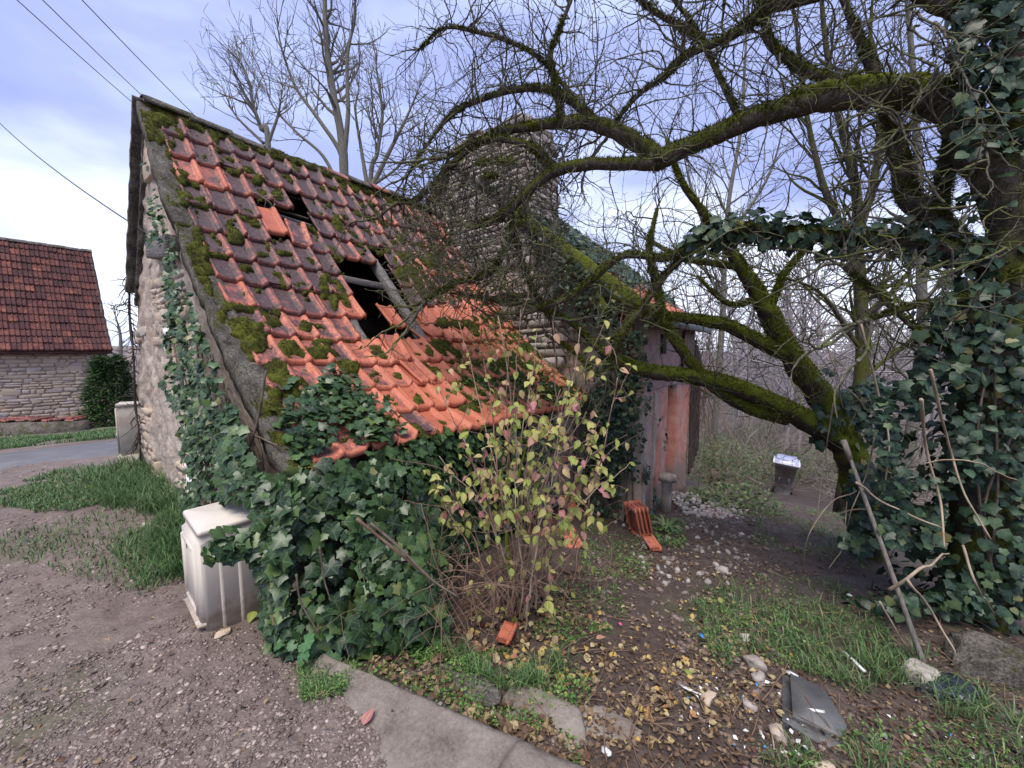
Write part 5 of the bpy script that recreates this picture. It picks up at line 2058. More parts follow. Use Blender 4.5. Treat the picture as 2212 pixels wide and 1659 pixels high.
# ------------------------------------------------------------------ plants: templates
def fan_leaf(pts, vein, cz, name, mat, center=(0, .36)):
    pts = np.array(pts, float)
    V = np.concatenate([np.c_[pts, np.zeros(len(pts))], [[center[0], center[1], cz]]])
    r = np.hypot(V[:, 0], V[:, 1] - center[1])
    V[:-1, 2] -= 0.10 * r[:-1] ** 2
    n = len(pts)
    i = np.arange(n)
    F = np.stack([np.full(n, n), i, (i + 1) % n], -1)
    at_ = np.array(list(vein) + [1.0])
    me = mk_mesh(name, V, [F], {'vein': at_})
    me.materials.append(mat)
    return V, F, at_, me


IVY_P = [(0, 0), (.22, -.16), (.47, -.02), (.43, .22), (.57, .46), (.31, .62), (0, 1.0), (-.31, .62), (-.57, .46), (-.43, .22), (-.47, -.02), (-.22, -.16)]
IVY_V = [1, 0, 1, 0, 1, 0, 1, 0, 1, 0, 1, 0]
IVY = fan_leaf(IVY_P, IVY_V, .06, 'leaf', M['ivy'])
IVYD = fan_leaf(IVY_P, IVY_V, .06, 'leaf', M['ivy_dark'])
_hrt = [(0, 0), (.22, -.10), (.44, .06), (.50, .32), (.36, .62), (0, 1.0), (-.36, .62), (-.50, .32), (-.44, .06), (-.22, -.10)]
HEART = fan_leaf(_hrt, [1, 0, .9, 0, .9, 1, .9, 0, .9, 0], .05, 'leaf', M['ivy_dark'])
_m = []
_mv = []
for _k in range(15):
    _a = rad(-60 + 300 * _k / 14)
    _r = .5 * (1.0 if _k % 2 == 0 else .86)
    _m.append((math.cos(_a) * _r, math.sin(_a) * _r + .4))
    _mv.append(1 if _k % 2 == 0 else 0)
MALLOW = fan_leaf(_m + [(0, .3)], _mv + [0], .05, 'leaf', M['mallow'], (0, .42))


def oval_leaf(name, mat, wd=.30):
    ys = [0, .12, .32, .55, .78, 1.0]
    ws = [0.0, .62, 1.0, .86, .46, 0.0]
    V, vein = [], []
    for y, w in zip(ys, ws):
        for sx in (-1, 0, 1):
            V.append((sx * w * wd, y, (.10 if sx else 0) * w - .18 * (y - .3) ** 2))
            vein.append(1.0 if sx == 0 else 0.0)
    F = []
    for r in range(5):
        for c in range(2):
            F.append((r * 3 + c, r * 3 + c + 1, r * 3 + c + 4, r * 3 + c + 3))
    V, F, vein = np.array(V), np.array(F), np.array(vein)
    me = mk_mesh(name, V, [F], {'vein': vein}, smooth=True)
    me.materials.append(mat)
    return V, F, vein, me


OVAL = oval_leaf('leaf', M['autumn'])


def quad_leaf(wd=.5):
    V = np.array([(0, 0, 0), (wd / 2, .45, .06), (0, 1, -.05), (-wd / 2, .45, .06)])
    return V, np.array([(0, 1, 2), (0, 2, 3)])


QUAD = quad_leaf()


def leaf_axes(nrm, dr):
    Z = unit(nrm)
    Y = dr - Z * (dr * Z).sum(1, keepdims=True)
    Y = unit(Y)
    X = np.cross(Y, Z)
    return X, Y, Z


def add_leaves(mb, T, F, pos, nrm, dr, size, c):
    X, Y, Z = leaf_axes(nrm, dr)
    n = len(pos)
    if n == 0:
        return
    mb.add(instances(T, pos, X, Y, Z, size), inst_faces(F, n, len(T)), np.repeat(c, len(T)))


def put_leaves(parent, tm, pos, nrm, dr, size, mat, nobj=300, cmap=None, stuff_name='foliage'):
    """the leaves that show largest become objects, the rest one mass"""
    T, F, vein, me = tm
    n = len(pos)
    u, v, f = proj(pos)
    vis = (u > -5) & (u < 2217) & (v > -5) & (v < 1664) & (f > .3)
    tocam = unit(np.array([0, 0, EYE]) - pos)
    face = np.abs((unit(nrm) * tocam).sum(1))
    score = np.where(vis, size / np.maximum(f, .3) * (0.25 + face), -1)
    # nearer layers hide farther ones: prefer the near half
    order = np.argsort(-score)
    big = order[:min(nobj, n)]
    big = big[score[big] > 0]
    rest = np.setdiff1d(np.arange(n), big)
    X, Y, Z = leaf_axes(nrm, dr)
    for i in big:
        obj('leaf', me, None, parent, frame(X[i], Y[i], Z[i], pos[i], size[i], size[i], size[i]))
    if len(rest):
        V = instances(T, pos[rest], X[rest], Y[rest], Z[rest], size[rest])
        c = rng.random(len(rest)) if cmap is None else cmap[rest]
        m2 = mk_mesh(stuff_name, V, [inst_faces(F, len(rest), len(T))], {'c': np.repeat(c, len(T)), 'vein': np.tile(vein, len(rest))})
        o = obj(stuff_name, m2, mat, parent)
        o['kind'] = 'stuff'


def grass(mb, pos, h, w, lean=0.5, c=None, wind=(0, 0, 0)):
    n = len(pos)
    th = rng.random(n) * 2 * math.pi
    d = np.stack([np.cos(th), np.sin(th), np.zeros(n)], -1)
    side = np.stack([-np.sin(th), np.cos(th), np.zeros(n)], -1) * (w if np.ndim(w) else np.full(n, w))[:, None] * .5
    L = (rng.random(n) * lean)[:, None]
    h = h[:, None]
    wd = np.asarray(wind)
    p1 = pos + Z3 * h * .5 + (d * L * .25 + wd * .25) * h
    p2 = pos + Z3 * h * .85 + (d * L * .7 + wd * .7) * h
    p3 = pos + Z3 * h * (1 - .35 * L) + (d * L * 1.25 + wd * 1.2) * h
    V = np.stack([pos - side, pos + side, p1 + side * .9, p1 - side * .9, p2 + side * .6, p2 - side * .6, p3], 1).reshape(-1, 3)
    b = np.arange(n)[:, None] * 7
    Q = np.concatenate([b + [0, 1, 2, 3], b + [3, 2, 4, 5]])
    T = b + [5, 4, 6]
    mb.add(V, [Q, T], np.repeat(rng.random(n) if c is None else c, 7))


def fuzz_on(mb, P, D, n, ln, w=.004, c=(0, 1)):
    """P surface points, D directions"""
    k = rng.integers(0, len(P), n)
    p = P[k]
    d = unit(D[k] + rng.normal(0, .5, (n, 3)))
    s = unit(np.cross(d, rng.normal(0, 1, (n, 3)))) * w
    l = rng.uniform(ln[0], ln[1], n)[:, None]
    V = np.stack([p - s, p + s, p + d * l], 1).reshape(-1, 3)
    mb.add(V, np.arange(len(V)).reshape(-1, 3), np.repeat(rng.uniform(c[0], c[1], n), 3))


def grow(S, p, d, L, r, lev, step=.05, up=.02, wig=.22, kids=.28, spread=.9, rmin=.0016, knob=0.0, kl=(.25, .6)):
    """one shoot and its side shoots; appends (p0, p1, r0, r1)"""
    n = max(2, int(L / step))
    g = random.gauss
    x, y, z = p
    a, b, c = d
    for i in range(n):
        a += g(0, wig)
        b += g(0, wig)
        c += g(0, wig) + up
        q = 1 / math.sqrt(a * a + b * b + c * c + 1e-9)
        a *= q
        b *= q
        c *= q
        f0, f1 = 1 - .75 * i / n, 1 - .75 * (i + 1) / n
        st = step * random.uniform(.7, 1.3)
        x1, y1, z1 = x + a * st, y + b * st, z + c * st
        S.append(((x, y, z), (x1, y1, z1), max(rmin, r * f0), max(rmin, r * f1)))
        if knob and random.random() < knob:
            kr = max(rmin * 1.5, r * f1) * 1.9
            S.append(((x1 - a * kr * .8, y1 - b * kr * .8, z1 - c * kr * .8), (x1 + a * kr * .8, y1 + b * kr * .8, z1 + c * kr * .8), kr * .9, kr * .7))
        x, y, z = x1, y1, z1
        if lev > 0 and random.random() < kids:
            e = (a + g(0, spread), b + g(0, spread), c + g(0, spread))
            q = 1 / math.sqrt(e[0] ** 2 + e[1] ** 2 + e[2] ** 2 + 1e-9)
            grow(S, (x, y, z), (e[0] * q, e[1] * q, e[2] * q), L * random.uniform(*kl) * (1 - .4 * i / n), max(rmin, r * f1 * .7), lev - 1, step, up, wig, kids, spread, rmin, knob, kl)


def segs_build(S, name, mat, parent, sides=3, stuff=True):
    mb = MB()
    P0 = np.array([s[0] for s in S])
    P1 = np.array([s[1] for s in S])
    mb.segs(P0, P1, np.array([s[2] for s in S]), np.array([s[3] for s in S]), sides, rng.random(len(S)))
    o = mb.build(name, mat, parent)
    if stuff:
        o['kind'] = 'stuff'
    return o


def limb_path(L, n=None, k=0.70):
    A = np.array([(*at(u, v, d), k * r * 0.4629 * d / FOC) for (u, v, d, r) in L])
    n = n or max(10, len(A) * 7)
    Q = spline(A, n)
    return Q[:, :3], np.maximum(Q[:, 3], .002)


# ------------------------------------------------------------------ ivy on the barn corner
def build_barn_ivy():
    t = thing('ivy', W(1.2, 2.3, 0), 'dark green ivy swallowing the near corner and front of the barn', 'ivy')
    pos, nr, sz = [], [], []
    out = -N3
    # front cushion below the eave
    n = 5200
    a = 0.80 + rng.random(n) ** 0.85 * 2.75
    zt = .86 + .1 * rng.random(n)
    zb = terr(*Wv(a, np.full(n, 2.0), 0)[:, :2].T)
    v = rng.random(n)
    z = zb + v * (zt - zb)
    bul = (0.60 * np.exp(-((a - 1.35) / .62) ** 2) + .16) * (1 - 0.55 * v ** 2) * (0.7 + .6 * fbm(np.stack([a, z], -1), 3.2, 3, 201))
    bul = bul * (1 - .85 * sstep(a, 2.3, 3.2))
    dep = rng.random(n) ** 3 * .5
    P = Wv(a, 2.52 - bul * (1 - dep) - .02, z)
    nn = unit(out * .9 + Z3 * .55 + R3 * np.clip((a - 1.35) * .5, -.7, .5)[:, None] + rng.normal(0, .42, (n, 3)))
    pos.append(P)
    nr.append(nn)
    sz.append(.035 + .075 * rng.random(n) ** 1.6)
    # round the corner on to the gable
    n = 5200
    b = 2.05 + rng.random(n) * 3.05
    zt = zroof(np.maximum(b, BE)) + .05
    z = -.05 + rng.random(n) * (zt + .05)
    lim = 3.80 + .28 * z + (fbm(np.stack([b, z], -1), 3, 3, 210) - .5) * 0.9
    ok = (b < lim)
    keep_p = rng.random(n) < np.where(b > 3.6, .95, .9)
    ok &= keep_p
    b, z, zt = b[ok], z[ok], zt[ok]
    n = len(b)
    off = .06 + .20 * (fbm(np.stack([b, z], -1), 2.6, 3, 212)) * np.where(z < zt - .08, 1, .6) + .10 * np.exp(-((b - 2.5) / .5) ** 2)
    # bare stems show in a gap down the middle
    gap = np.abs(b - (2.95 + .18 * np.sin(z * 3))) < .10 * (z < 1.0)
    ok = ~gap | (rng.random(n) < .25)
    P = Wv(1.0 - off, b, z)[ok]
    pos.append(P)
    n = len(P)
    nr.append(unit(-R3 * .8 + Z3 * .5 - N3 * .35 + rng.normal(0, .42, (n, 3))))
    sz.append(rng.uniform(.028, .062, n) * np.where(b[ok] < 3.0, 1.45, 1.0))
    # over the verge and across the lowest tiles
    n = 1300
    a = A0 - .16 + rng.random(n) * 1.0
    s = rng.random(n) * 1.15
    P = roof(a, s, .05 + .10 * rng.random(n))
    u, v, _ = proj(P)
    ok = inside([(655, 1000), (600, 900), (640, 850), (700, 800), (760, 815), (830, 880), (860, 930), (800, 965)], u + rng.normal(0, 14, n), v + rng.normal(0, 12, n)) & (fbm(np.stack([a, s], -1), 5, 2, 220) > .40)
    P = P[ok]
    pos.append(P)
    n = len(P)
    nr.append(unit(Z3 * .9 - N3 * .5 + rng.normal(0, .35, (n, 3))))
    sz.append(rng.uniform(.035, .085, n))
    # keep clear of the cabinet
    for q in range(len(pos)):
        u, v, f = proj(pos[q])
        okc = ~((u < 562 + (v - 1200) * .06) & (v > 1075) & (f < 3.0))
        pos[q], nr[q], sz[q] = pos[q][okc], nr[q][okc], sz[q][okc]
    # the spray reaching over the white cabinet
    n = 110
    k = rng.random(n)
    P = np.array([at(560, 1195, 1.98) + (at(462, 1190, 1.80) - at(560, 1195, 1.98)) * q for q in k]) + rng.normal(0, .03, (n, 3)) + Z3 * .05 * np.sin(k * 3)[:, None]
    pos.append(P)
    nr.append(unit(Z3 * .9 - N3 * .5 + rng.normal(0, .4, (n, 3))))
    sz.append(rng.uniform(.045, .07, n))
    pos, nr, sz = np.concatenate(pos), np.concatenate(nr), np.concatenate(sz)
    dr = unit(-Z3 * .8 + rng.normal(0, .5, pos.shape))
    c = np.clip(rng.beta(1.6, 2.4, len(pos)), 0, 1)
    # fresh light leaves along the verge
    u, v, _ = proj(pos)
    fresh = inside([(600, 880), (690, 870), (760, 1010), (640, 1000)], u, v)
    c = np.where(fresh & (rng.random(len(c)) < .45), rng.uniform(.85, 1, len(c)), c)
    put_leaves(t, IVY, pos, nr, dr, sz, M['ivy'], 300, c)
    # stems
    for k in range(16):
        b0 = rng.uniform(2.4, 4.4)
        p = [W(.96, b0 + rng.normal(0, .05), 0), W(.95, b0 + rng.normal(0, .15), .5), W(.94, b0 + .15 + rng.normal(0, .2), 1.0), W(.94, b0 + .4 + rng.normal(0, .2), min(zroof(b0 + .3) - .1, 1.8))]
        b = MB()
        b.tube(spline(p, 24), np.linspace(.014, .005, 24), 5, .3, seed=k)
        b.build('stem', M['ivy_stem'], t)
    for (uv, d, r) in [([(495, 1020), (540, 960), (560, 890), (575, 800)], 2.45, .012), ([(800, 1130), (860, 1180), (930, 1250), (990, 1290)], 2.0, .010), ([(640, 1240), (650, 1300), (690, 1370)], 1.85, .006), ([(1000 - 310, 1180), (700, 1250), (715, 1300)], 1.85, .005)]:
        b = MB()
        b.tube(spline([at(x, y, d) for x, y in uv], 20), np.linspace(r, r * .6, 20), 5, .2)
        b.build('stem', M['ivy_stem'], t)
    # near-black sheet behind the leaves, painting the shade deep in the ivy
    b = MB()
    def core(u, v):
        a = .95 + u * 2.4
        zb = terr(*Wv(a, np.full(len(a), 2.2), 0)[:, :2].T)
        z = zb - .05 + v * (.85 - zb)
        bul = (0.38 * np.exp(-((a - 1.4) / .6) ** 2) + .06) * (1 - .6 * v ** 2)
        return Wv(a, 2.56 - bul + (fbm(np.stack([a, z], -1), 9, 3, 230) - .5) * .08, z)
    slab_grid(core, 60, 30, tuple(N3 * .05), 'shade_backing', M['dark'], t)['kind'] = 'stuff'
    # dead ivy along the broken back corner of the gable
    S = []
    for k in range(70):
        z = rng.uniform(.2, 2.6)
        p = W(.99, 6.88 + .10 * (2.4 - z) / 2.4 + rng.normal(0, .06), z)
        grow(S, tuple(p), tuple(unit(rng.normal(0, .4, 3) - Z3 * .8)), .35, .007, 1, .05, -.03, .3)
    dv = thing('dead_ivy', W(1.05, 7.05, 0), 'dead brown ivy stems clinging to the back edge of the gable', 'ivy')
    segs_build(S, 'twigs', M['wood_dark'], dv, 4)
    b = MB()
    b.tube(spline([W(.98, 6.98, 0), W(.98, 6.90, .5), W(.97, 6.93, .9), W(.98, 6.84, 1.5), W(.98, 6.88, 2.0), W(.99, 6.80, 2.4)], 24), .013, 6, .7)
    b.build('stem', M['wood_dark'], dv)


build_barn_ivy()


# ------------------------------------------------------------------ ivy on the taller house
def build_house_ivy():
    t = thing('ivy', W(4.9, 1.9, -.7), 'dense dark ivy climbing the gable of the pink house', 'ivy')
    n = 9000
    b = 1.55 + rng.random(n) * 2.3
    z = -.75 + rng.random(n) * 4.4
    vt = 1.95 + (b - 1.5) * .80
    nz = fbm(np.stack([b, z], -1), 2.0, 3, 240)
    ok = (z < vt + .04) & ((z > zroof(np.maximum(b, BE)) + .1) | (b < 2.45))
    P = Wv(4.93 - .10 * rng.random(n) - .12 * nz, b, z)
    u, v, _ = proj(P)
    ok &= inside([(1195, 480), (1290, 560), (1400, 680), (1395, 760), (1378, 830), (1372, 1000), (1355, 1040), (1330, 1060), (1290, 1120), (1270, 900), (1290, 830), (1310, 720), (1230, 660), (1180, 600), (1170, 520)], u + rng.normal(0, 14, n), v + rng.normal(0, 18, n))
    ok &= nz > .33
    ok &= ~((u > 1332) & (u < 1384) & (v > 645) & (v < 712))
    P = P[ok]
    pos = [P]
    nr = [unit(-R3 * .8 + Z3 * .45 + rng.normal(0, .4, P.shape))]
    sz = [rng.uniform(.04, .072, len(P))]
    # on the roof slope
    n = 3600
    a = 4.85 + rng.random(n) * 2.6
    b = 1.9 + rng.random(n) * 2.9
    P = Wv(a, b, 1.98 + (b - 1.42) * .80 + .07 + .14 * rng.random(n) * fbm(np.stack([a, b], -1), 2, 3, 250))
    ok = fbm(np.stack([a, b], -1), 1.7, 3, 251) > .42
    pos.append(P[ok])
    nr.append(unit(Z3 * .8 - N3 * .5 - R3 * .3 + rng.normal(0, .4, (ok.sum(), 3))))
    sz.append(rng.uniform(.05, .085, ok.sum()))
    # thin strands on the plaster
    n = 1000
    a = 5.0 + rng.random(n) ** 2 * 1.3
    z = -.7 + rng.random(n) * 1.9
    ok = fbm(np.stack([a, z], -1), 3.2, 3, 255) > .56
    pos.append(Wv(a, np.full(n, 1.60), z)[ok])
    nr.append(unit(-N3 * .8 + Z3 * .4 + rng.normal(0, .4, (ok.sum(), 3))))
    sz.append(rng.uniform(.035, .06, ok.sum()))
    pos, nr, sz = np.concatenate(pos), np.concatenate(nr), np.concatenate(sz)
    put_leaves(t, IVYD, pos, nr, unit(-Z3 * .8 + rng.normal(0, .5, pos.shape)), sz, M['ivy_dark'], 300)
    for k in range(9):
        b0 = 1.7 + .12 * k
        p = [W(4.9, b0, -.7), W(4.9, b0 + rng.normal(0, .1), .3), W(4.9, b0 + .1 + rng.normal(0, .1), 1.2), W(4.9, b0 + .25 + rng.normal(0, .1), 1.9)]
        bb = MB()
        bb.tube(spline(p, 20), np.linspace(.016, .006, 20), 5, .3, seed=k)
        bb.build('stem', M['ivy_stem'], t)


build_house_ivy()


# ------------------------------------------------------------------ the big ivy tree and its boughs
TREE_LIMBS = {
    'trunk': [[(2085, 1420, 2.85, 85), (2105, 1250, 2.85, 74), (2120, 1050, 2.85, 68), (2140, 800, 2.8, 60), (2175, 560, 2.75, 50), (2195, 330, 2.7, 46), (2195, 120, 2.7, 42), (2195, -180, 2.7, 36)]],
    'branch': [
        [(2250, 640, 2.72, 54), (2190, 480, 2.72, 52), (2120, 340, 2.75, 48), (2050, 232, 2.8, 43), (1950, 200, 2.85, 38), (1850, 203, 2.9, 36), (1740, 222, 3.0, 33), (1630, 255, 3.1, 29), (1520, 302, 3.2, 26), (1415, 350, 3.3, 28)],
        [(1425, 345, 3.3, 24), (1380, 310, 3.35, 23), (1290, 270, 3.4, 20), (1210, 266, 3.5, 16), (1135, 276, 3.6, 13), (1070, 288, 3.7, 11), (1010, 325, 3.8, 9), (950, 385, 3.9, 8), (900, 432, 4.0, 7), (862, 438, 4.1, 5)],
        [(1425, 352, 3.3, 22), (1340, 354, 3.4, 18), (1255, 356, 3.45, 17), (1190, 374, 3.5, 15), (1140, 415, 3.55, 13), (1095, 458, 3.6, 11), (1050, 482, 3.7, 9), (1016, 492, 3.75, 6)],
        [(1290, 270, 3.42, 13), (1245, 226, 3.45, 12), (1185, 193, 3.5, 10), (1110, 194, 3.6, 9), (1040, 216, 3.65, 7), (985, 240, 3.7, 6), (935, 295, 3.8, 5), (880, 380, 3.9, 3)],
        [(1212, 262, 3.48, 9), (1202, 190, 3.48, 8), (1190, 120, 3.5, 7), (1212, 55, 3.5, 6), (1236, -10, 3.5, 5), (1250, -80, 3.5, 4)],
        [(1192, 372, 3.5, 10), (1160, 325, 3.52, 10), (1085, 300, 3.6, 9), (1020, 310, 3.65, 7), (970, 340, 3.7, 5)],
        [(1262, 245, 3.45, 6), (1180, 140, 3.5, 5), (1110, 95, 3.55, 5), (1030, 70, 3.6, 4), (960, 62, 3.65, 3), (908, 105, 3.7, 2)],
        [(1150, 410, 3.55, 8), (1080, 560, 3.65, 9), (1040, 600, 3.7, 8), (975, 615, 3.75, 7), (920, 650, 3.8, 5)],
        [(1100, 450, 3.6, 8), (1120, 540, 3.65, 8), (1150, 620, 3.7, 7), (1190, 690, 3.75, 6)],
        [(2230, 620, 2.8, 34), (2150, 580, 2.8, 32), (2000, 528, 2.85, 28), (1850, 512, 2.9, 25), (1700, 504, 3.0, 20), (1600, 492, 3.1, 16), (1520, 516, 3.2, 14), (1440, 556, 3.3, 12), (1350, 552, 3.4, 10), (1285, 598, 3.5, 10), (1235, 640, 3.6, 9), (1160, 668, 3.7, 7)],
        [(1510, 520, 3.25, 11), (1440, 590, 3.35, 11), (1390, 660, 3.45, 10), (1335, 735, 3.5, 9), (1320, 800, 3.55, 6)],
        [(2150, 600, 2.9, 30), (2040, 485, 3.05, 27), (1965, 432, 3.1, 27), (1948, 350, 3.1, 24), (1928, 270, 3.1, 20), (1900, 190, 3.1, 16), (1868, 110, 3.1, 13), (1838, 40, 3.1, 10), (1800, -60, 3.1, 8)],
        [(2030, 475, 3.05, 22), (2038, 390, 3.05, 20), (2062, 270, 3.0, 17), (2090, 150, 2.95, 14), (2060, 30, 2.9, 11), (2020, -60, 2.9, 9)],
        [(1960, 200, 2.9, 16), (1850, 175, 2.9, 15), (1770, 165, 2.95, 14), (1705, 128, 3.0, 13), (1662, 92, 3.05, 12), (1650, 45, 3.05, 10), (1640, -30, 3.05, 8)],
        [(1900, -60, 2.9, 22), (1735, -4, 2.95, 20), (1665, 15, 3.0, 18), (1620, 52, 3.05, 15), (1560, 86, 3.1, 12), (1480, 122, 3.15, 10), (1435, 165, 3.2, 8), (1380, 205, 3.3, 6), (1330, 262, 3.35, 5)],
        [(2160, 60, 2.75, 24), (2050, 20, 2.75, 20), (1980, -20, 2.75, 18), (1920, -80, 2.75, 15)],
        [(1600, 265, 3.12, 8), (1560, 180, 3.15, 7), (1500, 60, 3.2, 6), (1440, -20, 3.25, 5)],
        [(1530, 100, 3.12, 7), (1470, 60, 3.18, 7), (1420, 30, 3.2, 6), (1360, -20, 3.25, 5)],
        [(2212, 580, 2.6, 14), (2100, 640, 2.65, 12), (1980, 660, 2.7, 10), (1880, 690, 2.75, 7)],
        [(2140, 880, 2.75, 13), (2060, 760, 2.7, 11), (1990, 720, 2.7, 9), (1900, 640, 2.75, 7), (1840, 590, 2.8, 5)],
    ]}
tree = thing('ivy_tree', at(2090, 1400, 2.85) - Z3 * .1, 'big old tree at the picture edge, trunk wrapped in ivy, mossy boughs', 'tree')
LIMBS = []          # (path, radii, weight of twigs)


def build_tree():
    moss = MB()
    for kind, lst in TREE_LIMBS.items():
        for q, L in enumerate(lst):
            P, r = limb_path(L)
            b = MB()
            b.tube(P, r, 12 if r.max() > .05 else 8, .22, seed=q)
            b.build(kind, M['bark'], tree)
            LIMBS.append((P, r, kind, q))
            # moss fur: long below the thin limbs, cushions on top of the thick ones
            nn = int(np.linalg.norm(np.diff(P, axis=0), axis=1).sum() * (1700 if kind == 'branch' else 300))
            k = rng.integers(0, len(P) - 1, nn)
            f = rng.random(nn)[:, None]
            c = P[k] * (1 - f) + P[k + 1] * f
            d = rng.normal(0, 1, (nn, 3))
            T = unit(P[k + 1] - P[k])
            d = unit(d - T * (d * T).sum(1, keepdims=True))
            mask = (fbm(c, 4, 3, 300) + .22 * d[:, 2] > .44)
            if q in (0,):
                mask |= d[:, 2] > .25
            sp = (c + d * (r[k] * .98)[:, None])[mask]
            if len(sp):
                fuzz_on(moss, sp, d[mask] + Z3 * .1, int(mask.sum() * 2.0), (.008, .036), .0035, (0, .8))
    # cushions of bright moss on the main bough
    for (u, v, d, s) in [(2010, 190, 2.8, .12), (1960, 185, 2.85, .12), (1900, 180, 2.87, .10), (1850, 185, 2.9, .11), (1790, 195, 2.95, .11), (1740, 205, 3.0, .09), (2070, 210, 2.78, .09), (1660, 235, 3.08, .07), (1590, 265, 3.12, .07), (1470, 315, 3.25, .06), (1090, 350, 3.6, .07), (1060, 300, 3.7, .06), (1045, 350, 3.7, .06), (1160, 270, 3.55, .06), (1060, 380, 3.65, .05)]:
        V, F = ICO2
        p = at(u, v, d)
        Q = V * np.array([1.3, .8, .55]) * s * (1 + .5 * (fbm(V + p * 3, 2.2, 3, 310) - .5))[:, None] + p
        moss.add(Q, F, .5)
        fuzz_on(moss, Q, V, 500, (.012, .03), .004, (.4, 1))
    moss.build('moss', M['moss'], tree)['kind'] = 'stuff'
    # twigs
    S = []
    for (P, r, kind, q) in LIMBS:
        if kind == 'trunk':
            continue
        L = np.linalg.norm(np.diff(P, axis=0), axis=1).sum()
        m = int(L * (24 if r.max() < .06 else 16))
        u, v, _ = proj(P)
        for k in range(m):
            i = random.randrange(1, len(P) - 1)
            if u[i] > 2000 and random.random() < .5:
                continue
            T = unit(P[i + 1] - P[i])
            d = rng.normal(0, 1, 3)
            d = unit(d - T * (d @ T) * .3 + Z3 * random.uniform(-.4, 1.0))
            grow(S, tuple(P[i]), tuple(d), random.uniform(.3, 1.05), random.uniform(.004, .009), 2, .055, .022, .19, .27, .85, .0017, .26)
        for k in range(0 if q == 0 or r[-1] > .03 else 3):                       # the limb runs out into shoots
            T = unit(P[-1] - P[-3])
            grow(S, tuple(P[-1]), tuple(unit(T + rng.normal(0, .4, 3))), random.uniform(.5, 1.0), max(.005, r[-1]), 2, .055, .01, .17, .28, .8, .0019, .22)
    # hanging tangle in front of the chimney and over the roof
    for k in range(560):
        u, v = random.uniform(890, 1230), random.uniform(310, 650)
        p = at(u, v, random.uniform(3.5, 4.4))
        grow(S, tuple(p), tuple(unit(rng.normal(0, .7, 3) + np.array([-.5, .2, random.uniform(-.8, .4)]))), random.uniform(.25, .6), .006, 2, .05, -.01, .25, .30, .9, .0018, .15)
    for k in range(70):
        u, v = random.uniform(880, 1180), random.uniform(600, 720)
        p = at(u, v, random.uniform(3.9, 4.5))
        grow(S, tuple(p), tuple(unit(rng.normal(0, .7, 3) + np.array([-.6, .1, -.1]))), random.uniform(.3, .6), .006, 2, .05, 0, .25, .25, .9, .0018, .15)
    # long drooping shoots on the near side of the trunk
    for k in range(60):
        u, v = random.uniform(1880, 2190), random.uniform(0, 700)
        p = at(u, v, random.uniform(2.3, 2.7))
        grow(S, tuple(p), tuple(unit(rng.normal(0, .7, 3) + np.array([-.3, 0, -.2]))), random.uniform(.3, .9), .008, 2, .05, -.01, .22, .22, .8, .002, .3)
    segs_build(S, 'crown', M['twig'], tree, 4)
    print('tree twigs', len(S))


build_tree()


